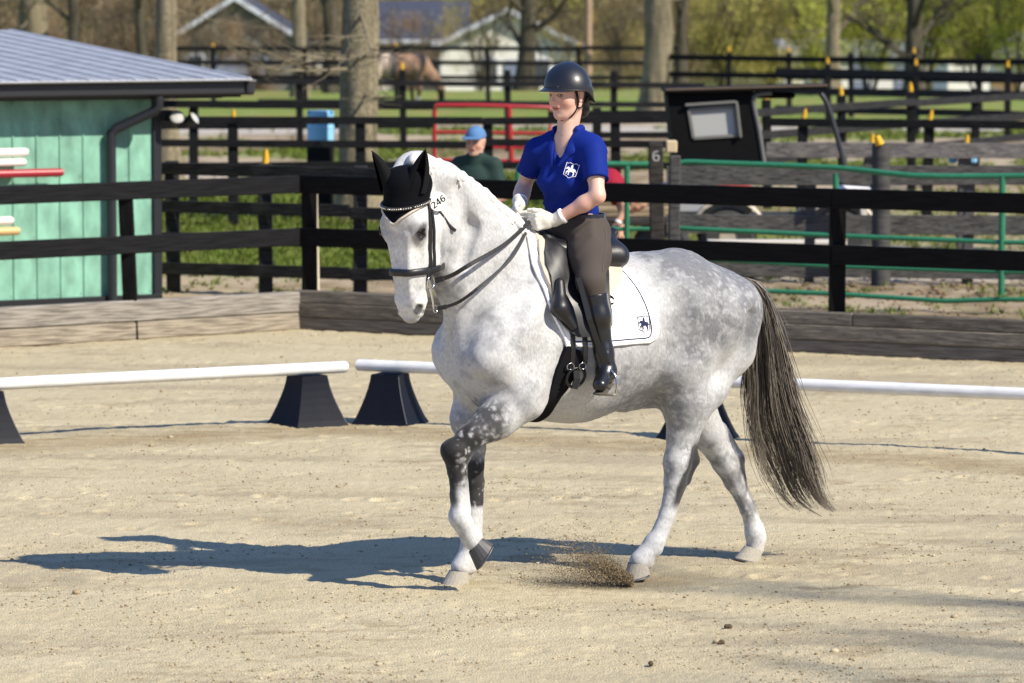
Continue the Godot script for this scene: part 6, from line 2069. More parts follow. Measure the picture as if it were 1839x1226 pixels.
# flat strap with thickness through points, each lying on 'ups' as its outer side
func strap_mesh(pts: Array, ups: Array, w: float, th: float, w_end := -1.0) -> ArrayMesh:
	var st := SurfaceTool.new()
	st.begin(Mesh.PRIMITIVE_TRIANGLES)
	add_strap(st, pts, ups, w, th, w_end)
	return st.commit()

func add_strap(st: SurfaceTool, pts: Array, ups: Array, w: float, th: float, w_end := -1.0) -> void:
	var rings := []
	for i in pts.size():
		var d: Vector3 = (pts[mini(i + 1, pts.size() - 1)] - pts[maxi(i - 1, 0)]).normalized()
		var n: Vector3 = ups[i]
		n = (n - d * n.dot(d)).normalized()
		var s := d.cross(n)
		var ww := (w if w_end < 0.0 else lerpf(w, w_end, float(i) / (pts.size() - 1))) * 0.5
		var c: Vector3 = pts[i]
		rings.append([c + s * ww, c + s * ww * 0.85 + n * th, c - s * ww * 0.85 + n * th, c - s * ww])
	for i in pts.size() - 1:
		var ctr: Vector3 = (pts[i] + pts[i + 1]) * 0.5 + ups[i] * th * 0.4
		for k in 4:
			var k2 := (k + 1) % 4
			var m: Vector3 = (rings[i][k] + rings[i + 1][k2]) * 0.5 - ctr
			quad(st, rings[i][k], rings[i + 1][k], rings[i + 1][k2], rings[i][k2], m)
	for e in [0, pts.size() - 1]:
		var o: Vector3 = (pts[0] - pts[1]) if e == 0 else (pts[e] - pts[e - 1])
		quad(st, rings[e][0], rings[e][1], rings[e][2], rings[e][3], o)

# strap laid on a body: each control point is dropped onto the field along its direction
func laid_strap(fl: Field, list: PackedInt32Array, ctrl: Array, dirs: Array, w: float, th: float, off := 0.002, per := 5) -> ArrayMesh:
	var pts := []
	var ups := []
	for i in ctrl.size() - 1:
		for k in per:
			var t := float(k) / per
			var p: Vector3 = ctrl[i].lerp(ctrl[i + 1], t)
			var d: Vector3 = dirs[i].lerp(dirs[i + 1], t).normalized()
			var q := drop(fl, list, p, d)
			var n := grad(fl, list, q)
			pts.append(q + n * off)
			ups.append(n)
	var ql := drop(fl, list, ctrl[-1], dirs[-1])
	var nl := grad(fl, list, ql)
	pts.append(ql + nl * off)
	ups.append(nl)
	return strap_mesh(pts, ups, w, th)

# a cloth draped over the back: rows run down the side by angle, columns along the body between front(a) and back(a)
func draped(list: PackedInt32Array, side: float, rows: Array, cols: int, off: float, th: float) -> Dictionary:
	var g := []
	var gn := []
	for r in rows:
		var a := deg_to_rad(r[0])
		var dir := Vector3(0, cos(a), -sin(a) * side)
		var line := []
		var ln := []
		for c in cols + 1:
			var f: float = lerpf(r[1], r[2], float(c) / cols)
			var p := Vector3(f, 1.25, 0) + dir * 0.75
			var q := drop(HF, list, p, -dir)
			var n := grad(HF, list, q)
			line.append(q)
			ln.append(n)
		g.append(line)
		gn.append(ln)
	# let the cloth bridge hollows a little
	var st := SurfaceTool.new()
	st.begin(Mesh.PRIMITIVE_TRIANGLES)
	st.set_smooth_group(0)
	var R := rows.size() - 1
	for pass_i in 2:
		var o := off + th * pass_i
		for i in R:
			for j in cols:
				var v := []
				var nn := []
				for q in [[i, j], [i, j + 1], [i + 1, j + 1], [i + 1, j]]:
					v.append(g[q[0]][q[1]] + gn[q[0]][q[1]] * o)
					nn.append(gn[q[0]][q[1]])
				var flip := (v[1] - v[0] as Vector3).cross(v[2] - v[0]).dot(nn[0]) > 0.0
				for q in ([0, 2, 1, 0, 3, 2] if flip else [0, 1, 2, 0, 2, 3]):
					st.set_normal(nn[q])
					st.set_uv(Vector2(j, i))
					st.add_vertex(v[q])
	var rim := []
	for j in cols + 1: rim.append([0, j])
	for i in range(1, R + 1): rim.append([i, cols])
	for j in range(cols - 1, -1, -1): rim.append([R, j])
	for i in range(R - 1, 0, -1): rim.append([i, 0])
	var edge := []
	for q in rim: edge.append(g[q[0]][q[1]] + gn[q[0]][q[1]] * (off + th * 0.5))
	for k in rim.size():
		var a: Array = rim[k]
		var b: Array = rim[(k + 1) % rim.size()]
		var p0: Vector3 = g[a[0]][a[1]] + gn[a[0]][a[1]] * off
		var p1: Vector3 = g[b[0]][b[1]] + gn[b[0]][b[1]] * off
		var p2: Vector3 = g[b[0]][b[1]] + gn[b[0]][b[1]] * (off + th)
		var p3: Vector3 = g[a[0]][a[1]] + gn[a[0]][a[1]] * (off + th)
		quad(st, p0, p1, p2, p3, (p0 + p1) * 0.5 - g[R / 2][cols / 2])
	return {"mesh": st.commit(), "g": g, "n": gn, "edge": edge}

# a thin raised cord that follows a draped cloth along fractional (row, column) places
func on_cloth(d: Dictionary, r: float, c: float, off: float) -> Vector3:
	var g: Array = d.g
	var i := clampi(int(r), 0, g.size() - 2)
	var j := clampi(int(c), 0, g[0].size() - 2)
	var a: Vector3 = g[i][j].lerp(g[i][j + 1], c - j)
	var b: Vector3 = g[i + 1][j].lerp(g[i + 1][j + 1], c - j)
	return a.lerp(b, r - i) + d.n[i][j] * off

func emblem(parent: Node, called: String, at: Vector3, right: Vector3, up: Vector3, size: float, ground: Material, ink: Material) -> void:
	# a shield outline with a horse and rider inside
	var n := right.cross(up).normalized()
	var holder := Transform3D(Basis(right.normalized(), up.normalized(), n), at)
	var sh := [Vector2(-0.42, 0.46), Vector2(-0.30, 0.42), Vector2(-0.22, 0.50), Vector2(0.0, 0.42), Vector2(0.22, 0.50), Vector2(0.30, 0.42), Vector2(0.42, 0.46), Vector2(0.40, -0.36), Vector2(0.20, -0.42), Vector2(0.0, -0.55), Vector2(-0.20, -0.42), Vector2(-0.40, -0.36)]
	var st := SurfaceTool.new()
	st.begin(Mesh.PRIMITIVE_TRIANGLES)
	var loop := []
	var rad := []
	for p in sh + [sh[0], sh[1]]:
		loop.append(Vector3(p.x, p.y, 0) * size)
		rad.append(size * 0.022)
	add_tube(st, loop, rad, 5, false)
	var p0 := part(parent, called, st.commit(), ink, holder)
	var poly := PackedVector2Array([Vector2(-0.36, 0.02), Vector2(-0.33, 0.12), Vector2(-0.24, 0.20), Vector2(-0.16, 0.17), Vector2(-0.06, 0.10), Vector2(-0.07, 0.26), Vector2(-0.03, 0.36), Vector2(0.03, 0.36), Vector2(0.05, 0.26), Vector2(0.06, 0.11), Vector2(0.18, 0.10), Vector2(0.27, 0.06), Vector2(0.34, -0.10), Vector2(0.30, -0.12), Vector2(0.25, -0.02), Vector2(0.22, -0.12), Vector2(0.27, -0.22), Vector2(0.24, -0.36), Vector2(0.18, -0.36), Vector2(0.20, -0.22), Vector2(0.12, -0.12), Vector2(-0.06, -0.13), Vector2(-0.08, -0.24), Vector2(-0.06, -0.36), Vector2(-0.12, -0.36), Vector2(-0.14, -0.16), Vector2(-0.24, -0.20), Vector2(-0.22, -0.30), Vector2(-0.27, -0.30), Vector2(-0.29, -0.14), Vector2(-0.18, -0.04), Vector2(-0.22, 0.06), Vector2(-0.30, 0.03)])
	var tr := Geometry2D.triangulate_polygon(poly)
	var st2 := SurfaceTool.new()
	st2.begin(Mesh.PRIMITIVE_TRIANGLES)
	var zt := size * 0.03
	for k in range(0, tr.size(), 3):
		var a := poly[tr[k]] * size
		var b := poly[tr[k + 1]] * size
		var c := poly[tr[k + 2]] * size
		tri3(st2, Vector3(a.x, a.y, zt), Vector3(b.x, b.y, zt), Vector3(c.x, c.y, zt), Vector3(0, 0, 1))
	for k in poly.size():
		var a := poly[k] * size
		var b := poly[(k + 1) % poly.size()] * size
		quad(st2, Vector3(a.x, a.y, -zt), Vector3(b.x, b.y, -zt), Vector3(b.x, b.y, zt), Vector3(a.x, a.y, zt), Vector3(b.y - a.y, a.x - b.x, 0) * (-1.0 if Geometry2D.is_polygon_clockwise(poly) else 1.0))
	part(p0, "horse_figure", st2.commit(), ink)

func ring_mesh(rx: float, ry: float, r: float) -> ArrayMesh:
	var pts := []
	var rr := []
	for k in 19:
		var a := TAU * k / 18.0
		pts.append(Vector3(cos(a) * rx, sin(a) * ry, 0))
		rr.append(r)
	return tube_mesh(pts, rr, 6)

func build_tack() -> void:
	var tl := trunk_list()
	var leather := mat("leather", srgb(0.0065, 0.0065, 0.008), 0.46)
	leather.clearcoat_enabled = true
	leather.clearcoat = 0.15
	leather.clearcoat_roughness = 0.35
	tri(leather, null, Vector3(14, 14, 14), false, noise_tex("leathern", 0.06, 3, 0, 1, true, 2.0), 0.25)
	var black := mat("black_cloth", srgb(0.006, 0.006, 0.008), 0.85)
	var white := mat("white_cloth", srgb(0.72, 0.72, 0.75), 0.85)
	tri(white, null, Vector3(16, 16, 16), false, noise_tex("quilt", 0.05, 2, 0, 1, true, 2.0), 0.22)
	var navy := mat("navy_cord", srgb(0.02, 0.025, 0.07), 0.7)
	var fleece := mat("fleece", srgb(0.56, 0.50, 0.41), 0.95)
	tri(fleece, null, Vector3(9, 9, 9), false, noise_tex("fleecen", 0.12, 3, 0, 1, true, 8.0), 0.9)
	var chrome := mat("steel", srgb(0.62, 0.62, 0.63), 0.18, 1.0)
	# ---- saddle pad
	var pad := thing("saddle_pad", "white quilted saddle pad with navy piping and a crest under the black saddle", "saddle pad", HORSE_AT, HORSE_YAW)
	var prow := [[0.0, 0.335, -0.20], [12.0, 0.333, -0.205], [24.0, 0.330, -0.215], [36.0, 0.326, -0.228], [48.0, 0.320, -0.245], [58.0, 0.313, -0.258], [68.0, 0.302, -0.270], [77.0, 0.288, -0.278], [85.0, 0.270, -0.284], [91.0, 0.256, -0.286], [96.0, 0.243, -0.283], [100.0, 0.236, -0.270], [103.0, 0.234, -0.235]]
	for s in [1.0, -1.0]:
		var d := draped(tl, s, prow, 26, 0.004, 0.009)
		part(pad, "pad_side", d.mesh, white)
		var edge: Array = d.edge.slice(27)
		edge = edge.slice(0, 12 + 26 + 12)
		var rr := []
		rr.resize(edge.size())
		rr.fill(0.0085)
		part(pad, "binding", tube_mesh(edge, rr, 6), white)
		var pipe := []
		for k in 11: pipe.append(on_cloth(d, 0.4 + k * 1.0, 26.0 - 1.7 - 0.06 * k * 0.5, 0.0145))
		pipe.append(on_cloth(d, 10.75, 23.6, 0.0145))
		for k in 21: pipe.append(on_cloth(d, 10.95, 22.6 - k, 0.0145))
		for k in 11: pipe.append(on_cloth(d, 10.5 - k, 1.7, 0.0145))
		pipe = smooth_pts(pipe, 2)
		var pr := []
		pr.resize(pipe.size())
		pr.fill(0.0032)
		part(pad, "piping", tube_mesh(pipe, pr, 5), navy)
		if s > 0:
			var at := on_cloth(d, 8.3, 22.2, 0.015)
			var rt := (on_cloth(d, 8.3, 23.5, 0.015) - on_cloth(d, 8.3, 21.0, 0.015)).normalized()
			var up := (on_cloth(d, 7.3, 22.2, 0.015) - on_cloth(d, 9.3, 22.2, 0.015)).normalized()
			emblem(pad, "crest", at, rt, (up - rt * up.dot(rt)).normalized(), 0.078, white, navy)
			var lo := on_cloth(d, 5.6, 15.2, 0.02)
			part(pad, "girth_loop", ring_mesh(0.030, 0.020, 0.006), black, Transform3D(Basis(rt, up, rt.cross(up)) * Basis(Vector3.UP, 0.5), lo))
	# ---- fleece half pad
	var half := thing("half_pad", "beige fleece half pad between the black saddle and the white saddle pad", "half pad", HORSE_AT, HORSE_YAW)
	var hrow := [[0.0, 0.285, -0.185], [12.0, 0.288, -0.19], [24.0, 0.300, -0.185], [36.0, 0.302, -0.16], [46.0, 0.302, -0.12], [56.0, 0.298, -0.05], [66.0, 0.285, 0.02], [74.0, 0.262, 0.08], [80.0, 0.235, 0.13]]
	for s in [1.0, -1.0]:
		part(half, "fleece_side", draped(tl, s, hrow, 18, 0.014, 0.020).mesh, fleece)
	# ---- saddle
	var sad := thing("saddle", "black leather dressage saddle with long girth and steel stirrups on the grey horse", "saddle", HORSE_AT, HORSE_YAW)
	var Z := Vector3(0, 0, 1)
	var SF := Field.new()
	SF.chain([H(0.205, 1.700, 0), H(0.12, 1.635, 0), H(-0.04, 1.615, 0), H(-0.15, 1.645, 0), H(-0.215, 1.70, 0)], [0.034, 0.040, 0.048, 0.042, 0.024], 0.04, Z, 2.4)
	SF.add(H(-0.19, 1.595, 0.10), H(-0.19, 1.595, -0.10), 0.045, 0.045, 0.05)
	for s in [-1.0, 1.0]:
		SF.add(H(0.17, 1.62, 0.11 * s), H(-0.17, 1.585, 0.13 * s), 0.05, 0.055, 0.04)
		SF.add(H(0.20, 1.66, 0.06 * s), H(0.215, 1.52, 0.19 * s), 0.035, 0.03, 0.04)
	part(sad, "seat", SF.mesh(0.009), leather)
	var frow := [[8.0, 0.235, -0.10], [14.0, 0.248, -0.10], [20.0, 0.262, -0.10], [30.0, 0.278, -0.085], [40.0, 0.285, -0.06], [50.0, 0.303, -0.035], [60.0, 0.313, -0.015], [70.0, 0.310, -0.005], [79.0, 0.290, 0.0], [87.0, 0.255, 0.01], [93.0, 0.215, 0.035], [96.0, 0.185, 0.07]]
	for s in [1.0, -1.0]:
		var fd := draped(tl, s, frow, 14, 0.034, 0.010)
		part(sad, "flap", fd.mesh, leather)
		var KB := Field.new()
		var k0 := on_cloth(fd, 4.6, 1.6, 0.05)
		var k1 := on_cloth(fd, 7.0, 1.3, 0.055)
		var k2 := on_cloth(fd, 9.0, 2.4, 0.045)
		KB.chain([k0, k1, k2], [0.026, 0.040, 0.020], 0.03)
		part(sad, "knee_block", KB.mesh(0.007), leather)
		# billets, girth buckles, stirrup leather and iron
		for b in 2:
			var f0 := 0.205 - 0.062 * b
			part(sad, "billet", laid_strap(HF, tl, [H(f0, 1.24, 0.6 * s), H(f0 - 0.004, 1.10, 0.6 * s), H(f0 + 0.010, 1.03, 0.6 * s)], [Vector3(0, 0, s), Vector3(0, 0, s), Vector3(0, 0.15, s)], 0.026, 0.004, 0.017, 4), leather)
	# girth round the belly
	var gp := []
	var gd := []
	for k in 13:
		var a := deg_to_rad(lerpf(106.0, 254.0, k / 12.0))
		var dir := Vector3(0, cos(a), -sin(a))
		var u := sin(PI * k / 12.0)
		gp.append(Vector3(0.185 + 0.10 * u, 1.25, 0) + dir * 0.7)
		gd.append(-dir)
	var girth := part(sad, "girth", laid_strap(HF, tl, gp, gd, 0.118, 0.014, 0.004, 4), black)
	for s in [1.0, -1.0]:
		for b in 2:
			var f0 := 0.212 - 0.060 * b
			var q := drop(HF, tl, H(f0, 1.085, 0.6 * s), Vector3(0, 0.0, s))
			var n := grad(HF, tl, q)
			part(girth, "buckle", ring_mesh(0.020, 0.016, 0.0035), chrome, Transform3D(Basis(Vector3(1, 0, 0), n.cross(Vector3(1, 0, 0)).normalized(), n), q + n * 0.026))
		var qk := drop(HF, tl, H(0.175, 1.03, 0.6 * s), Vector3(0, 0, s))
		var nk := grad(HF, tl, qk)
		part(girth, "keeper_ring", ring_mesh(0.052, 0.050, 0.008), leather, Transform3D(Basis(Vector3(1, 0, 0), nk.cross(Vector3(1, 0, 0)).normalized(), nk), qk + nk * 0.020))
		part(girth, "keeper_strap", strap_mesh([qk + nk * 0.03 + Vector3(0.004, 0.05, 0), qk + nk * 0.034, qk + nk * 0.03 + Vector3(0.012, -0.05, 0)], [nk, nk, nk], 0.034, 0.006), leather)
		var lt := H(0.17, 1.31, 0.40 * s)
		var lb := H(0.075, 1.075, 0.405 * s)
		part(sad, "stirrup_leather", strap_mesh([lt + Vector3(0.03, 0.2, 0.05 * s), lt, lt.lerp(lb, 0.5), lb], [H(0.5, 0, s), H(0.5, 0, s), H(0.6, 0, s), H(0.7, 0, s)], 0.028, 0.006), leather)
		# iron: an arch over a tread, turned across the foot
		var ax := H(-0.75, 0, 0.66 * s).normalized() if s > 0 else H(-0.75, 0, -0.66).normalized()
		ax = H(-0.42, 0, 0.9 * s).normalized()
		var arch := []
		var ar := []
		var c0 := H(0.075, 0.935, 0.405 * s)
		for k in 17:
			var a := deg_to_rad(lerpf(-28.0, 208.0, k / 16.0))
			arch.append(c0 + ax * (cos(a) * 0.061) + Vector3(0, 0.055 + sin(a) * 0.082 + (0.02 if k == 8 else 0.0), 0) + H(0, 0, 0))
			ar.append(0.0055 if k > 1 and k < 15 else 0.007)
		var iron := part(sad, "stirrup_iron", tube_mesh(arch, ar, 8), chrome)
		part(iron, "tread", bevel_box(Vector3(0.112, 0.014, 0.040), 0.005), mat("tread", srgb(0.30, 0.28, 0.25), 0.7), Transform3D(Basis(ax, Vector3.UP, ax.cross(Vector3.UP)), c0 + Vector3(0, 0.012, 0)))
	build_bridle(leather, chrome, black, white)

func build_bridle(leather: Material, chrome: Material, black: Material, white: Material) -> void:
	var li := head_list()
	var xf := HORSE_AT
	# ---- ear bonnet
	var bon := thing("ear_bonnet", "black crocheted ear bonnet with white piping on the grey horse's head", "ear bonnet", HORSE_AT, HORSE_YAW)
	var BF := Field.new()
	var infl := 0.008
	BF.add(hd(0.09, -0.03, 0), hd(0.22, -0.005, 0), 0.098 + infl, 0.096 + infl, 0.05, hL, 1.06)
	BF.add(hd(0.22, -0.005, 0), hd(0.48, 0.012, 0), 0.097 + infl, 0.074 + infl, 0.04, hL, 0.98)
	BF.add(hd(0.06, -0.05, 0.06), hd(0.06, -0.05, -0.06), 0.055, 0.055, 0.05)
	for s in [-1.0, 1.0]:
		BF.add(hd(0.255, 0.035, 0.080 * s), hd(0.31, 0.035, 0.078 * s), 0.034 + infl, 0.028 + infl, 0.045)
		BF.add(hd(0.245, 0.050, 0.086 * s), hd(0.290, 0.060, 0.085 * s), 0.018 + infl, 0.016 + infl, 0.025)
		BF.cuts.append([hd(0.232, 0.1, 0), (hS + hL * 0.62 * s).normalized(), 0.004])
	BF.cuts.append([hd(0.1, -0.085, 0), (-hE + hS * 0.2).normalized(), 0.01])
	var crochet := mat("crochet", srgb(0.0035, 0.004, 0.006), 0.95)
	tri(crochet, null, Vector3(14, 14, 14), false, noise_tex("crochetn", 0.09, 1, 0, 1, true, 10.0, FastNoiseLite.TYPE_CELLULAR), 0.8)
	part(bon, "cap", BF.mesh(0.005), crochet)
	var bl := all_of(BF)
	BF.cuts = []
	var pipe := []
	for k in 21:
		var t := lerpf(-0.112, 0.112, k / 20.0)
		var s := 0.236 - 0.62 * absf(t) * sm(0.0, 0.03, absf(t)) - 0.004
		pipe.append(drop(BF, bl, hd(s, 0.3, t * 0.98), -hE, 0.6) )
	var pr := []
	pr.resize(pipe.size())
	pr.fill(0.006)
	part(bon, "piping", tube_mesh(pipe, pr, 7), mat("cream_cord", srgb(0.62, 0.55, 0.46), 0.8))
	var lin := mat("ear_cloth", srgb(0.006, 0.006, 0.007), 0.8)
	for s in [1.0, -1.0]:
		# ear cover: a folded leaf shape, hollow side outwards and forwards
		var base := hd(0.085, 0.012, 0.080 * s)
		var tip := hd(-0.105, 0.045 if s < 0 else -0.035, 0.128 * s)
		var st := SurfaceTool.new()
		st.begin(Mesh.PRIMITIVE_TRIANGLES)
		var ax := (tip - base).normalized()
		var face: Vector3 = (hE * 0.8 + hL * 0.6 * s).normalized()
		face = (face - ax * face.dot(ax)).normalized()
		var side: Vector3 = ax.cross(face)
		var rows := []
		var n := 12
		var lenr := base.distance_to(tip)
		for k in n + 1:
			var t := float(k) / n
			var w := 0.052 * pow(sin(PI * clampf(0.36 + 0.64 * t, 0.0, 1.0)), 0.75) * (1.0 - 0.12 * t) + 0.001
			var c: Vector3 = base + ax * lenr * t - face * (0.012 * sin(t * PI))
			var row := []
			for j in 17:
				var a := deg_to_rad(lerpf(-150.0, 150.0, j / 16.0))
				row.append(c - face * cos(a) * w * 0.72 + side * sin(a) * w + ax * (-0.01 * absf(sin(a * 0.5))))
			rows.append(row)
		for k in n:
			for j in 16:
				var o: Vector3 = (rows[k][j] + rows[k + 1][j + 1]) * 0.5 - (base + ax * lenr * (k + 0.5) / n)
				quad(st, rows[k][j], rows[k][j + 1], rows[k + 1][j + 1], rows[k + 1][j], o)
				quad(st, rows[k][j] * 1.0 - o.normalized() * 0.004, rows[k][j + 1] - o.normalized() * 0.004, rows[k + 1][j + 1] - o.normalized() * 0.003, rows[k + 1][j] - o.normalized() * 0.003, -o)
		for k in n:
			for e in [0, 16]:
				quad(st, rows[k][e], rows[k + 1][e], rows[k + 1][e] - face * 0.0, rows[k][e], face)
		part(bon, "ear_cover", st.commit(), lin)
	# ---- double bridle with reins
	var br := thing("bridle", "black double bridle with beaded browband, number disc and two pairs of reins", "bridle", HORSE_AT, HORSE_YAW)
	var strap := func(called: String, ctrl: Array, dirs: Array, w: float, th: float, off: float) -> MeshInstance3D:
		return part(br, called, laid_strap(HF, HFall, ctrl, dirs, w, th, off, 5), leather)
	for s in [1.0, -1.0]:
		var o: Vector3 = hL * s
		var away := 0.30
		var cheek := [hd(0.10, -0.075, away * s), hd(0.16, -0.05, away * s), hd(0.30, -0.035, away * s), hd(0.42, -0.035, away * s), hd(0.53, -0.045, away * s)]
		var dd := [-o, -o, -o, -o, -o]
		strap.call("cheekpiece", cheek, dd, 0.020, 0.004, 0.004)
		var cheek2 := [hd(0.16, -0.066, away * s), hd(0.30, -0.060, away * s), hd(0.44, -0.062, away * s), hd(0.55, -0.078, away * s)]
		strap.call("bridoon_strap", cheek2, [-o, -o, -o, -o], 0.016, 0.004, 0.006)
		strap.call("throatlatch", [hd(0.17, -0.085, away * s), hd(0.23, -0.13, away * s), hd(0.30, -0.19, away * s), hd(0.335, -0.225, away * s)], [-o, -o, -o, -o], 0.016, 0.006, 0.008)
		# bits: curb shank with ring, bridoon ring
		var bq := drop(HF, li, hd(0.575, -0.060, away * s), -o)
		var bd := part(br, "bridoon_ring", ring_mesh(0.030, 0.030, 0.0042), chrome, Transform3D(Basis(hE, hS, hE.cross(hS)), bq + o * 0.016 - hE * 0.012 - hS * 0.02))
		var sh := [bq + o * 0.012 - hS * 0.06, bq + o * 0.014 - hS * 0.03 + hE * 0.004, bq + o * 0.014, bq + o * 0.018 + hS * 0.05 - hE * 0.006, bq + o * 0.022 + hS * 0.105 - hE * 0.004]
		part(br, "curb_shank", tube_mesh(smooth_pts(sh, 4), [0.005, 0.005, 0.005, 0.006, 0.006, 0.006, 0.007, 0.008, 0.008, 0.007, 0.006, 0.0055, 0.005, 0.005, 0.005, 0.005, 0.005], 7), chrome)
		part(br, "curb_ring", ring_mesh(0.017, 0.017, 0.003), chrome, Transform3D(Basis(hE, hS, hE.cross(hS)), sh[4] - hE * 0.014 + hS * 0.008))
		var chain := []
		for k in 9:
			var t := k / 8.0
			chain.append(sh[1].lerp(hd(0.60, -0.115, 0.0), t) + hS * 0.03 * sin(t * PI))
		for k in 8:
			part(br, "curb_chain_link", ring_mesh(0.009, 0.006, 0.0022), chrome, Transform3D(Basis(Vector3(0, 0, 1), k * 1.3) * Basis(Vector3(1, 0, 0), k * 0.8), chain[k]))
		# reins to the hands
		var hand := H(0.300 if s > 0 else 0.325, 1.768, 0.070 * s)
		var r0 := bq + o * 0.018 - hE * 0.045 - hS * 0.02
		var mid := [r0, r0.lerp(H(0.74, 1.58, 0.215 * s), 0.5) + Vector3(0, -0.012, 0), H(0.72, 1.585, 0.21 * s), H(0.50, 1.67, 0.165 * s), hand]
		var r1: Vector3 = sh[4] - hE * 0.03 + hS * 0.01
		var mid2 := [r1, r1.lerp(H(0.70, 1.47, 0.235 * s), 0.5) + Vector3(0, -0.02, 0), H(0.70, 1.468, 0.235 * s), H(0.48, 1.60, 0.185 * s), hand + Vector3(0, -0.012, 0)]
		for q in [["bridoon_rein", mid, 0.021], ["curb_rein", mid2, 0.016]]:
			var ctrl := []
			for k in q[1].size():
				var p: Vector3 = q[1][k]
				if k > 0 and k < 4:
					# keep clear of the neck
					var tries := 0
					while HF.eval(p, HFall) < 0.008 and tries < 30:
						p += H(0, 0, 0.006 * s)
						tries += 1
				ctrl.append(p)
			var sp := smooth_pts(ctrl, 6)
			var ups := []
			for k in sp.size(): ups.append(H(0.15, 0.15, s).normalized())
			part(br, q[0], strap_mesh(sp, ups, q[2], 0.004), leather)
			part(br, "rein_buckle", bevel_box(Vector3(0.05, q[2] + 0.005, 0.010), 0.003), leather, Transform3D(frame_along(sp[3] - sp[1]), sp[2]))
	# noseband, padded at the front
	var nb := []
	var nd := []
	for k in 25:
		var a := TAU * k / 24.0
		nb.append(hd(0.482 - 0.012 * cos(a), -0.01, 0) + (hE * cos(a) + hL * sin(a)) * 0.35)
		nd.append(-(hE * cos(a) + hL * sin(a)))
	var npts := []
	var nr := []
	for k in 25:
		var q := drop(HF, li, nb[k], nd[k])
		npts.append(q - nd[k] * 0.006)
		nr.append(0.009)
	part(br, "noseband", tube_mesh(npts, nr, 10, 1.9), leather)
	# headpiece behind the ears and browband in front
	var hp := []
	var hdirs := []
	for k in 13:
		var a := deg_to_rad(lerpf(-95.0, 95.0, k / 12.0))
		var dir := (-hS * cos(a) + hL * sin(a)).normalized()
		hp.append(hd(0.10, -0.075 + 0.0 * cos(a), 0) + dir * 0.4)
		hdirs.append(-dir)
	part(br, "headpiece", laid_strap(HF, li, hp, hdirs, 0.032, 0.005, 0.010, 2), leather)
	var bb := []
	var bd2 := []
	for k in 15:
		var a := deg_to_rad(lerpf(-100.0, 100.0, k / 14.0))
		var dir := (hE * cos(a) + hL * sin(a)).normalized()
		bb.append(drop(HF, li, hd(0.150 + 0.012 * cos(a), -0.03, 0) + dir * 0.4, -dir) + dir * 0.014)
		bd2.append(dir)
	var band := part(br, "browband", strap_mesh(bb, bd2, 0.020, 0.005), leather)
	var bead := SphereMesh.new()
	bead.radius = 0.0042
	bead.height = 0.0084
	bead.radial_segments = 8
	bead.rings = 4
	var gem := mat("bead", srgb(0.75, 0.70, 0.62), 0.12, 0.6)
	var bsm := smooth_pts(bb, 3)
	for k in range(2, bsm.size() - 2):
		if (k / 6) % 2 == 1 and k % 6 == 0: continue
		part(band, "bead", bead, gem, Transform3D(Basis(), bsm[k] + (bsm[k] - hd(0.155, -0.03, 0)).normalized() * 0.006))
	# number disc
	var cy := CylinderMesh.new()
	cy.top_radius = 0.046
	cy.bottom_radius = 0.046
	cy.height = 0.005
	cy.radial_segments = 36
	var dn := (hL * 0.75 + hE * 0.55 - hS * 0.1).normalized()
	var dq := drop(HF, li, hd(0.165, -0.07, 0.4), -hL) + hL * 0.036 - hE * 0.026
	var du := (-hS + hE * 0.25).normalized()
	du = (du - dn * du.dot(dn)).normalized()
	var disc := part(br, "number_disc", cy, mat("disc", srgb(0.82, 0.82, 0.80), 0.45), Transform3D(Basis(du.cross(dn), dn, -du) * Basis.IDENTITY, dq))
	var tm := TextMesh.new()
	tm.text = "246"
	tm.font_size = 32
	tm.depth = 0.002
	tm.pixel_size = 0.0014
	var tb := Basis(Vector3(1, 0, 0), Vector3(0, 0, -1), Vector3(0, 1, 0)) * Basis(Vector3(0, 0, 1), deg_to_rad(14.0))
	part(disc, "number", tm, mat("ink", srgb(0.01, 0.01, 0.01), 0.6), Transform3D(tb, Vector3(0, 0.0035, 0)))

# ------------------------------------------------------------------ people
func join_meshes(a: ArrayMesh, others: Array) -> ArrayMesh:
	for m in others:
		a.add_surface_from_arrays(Mesh.PRIMITIVE_TRIANGLES, m.surface_get_arrays(0))
	return a

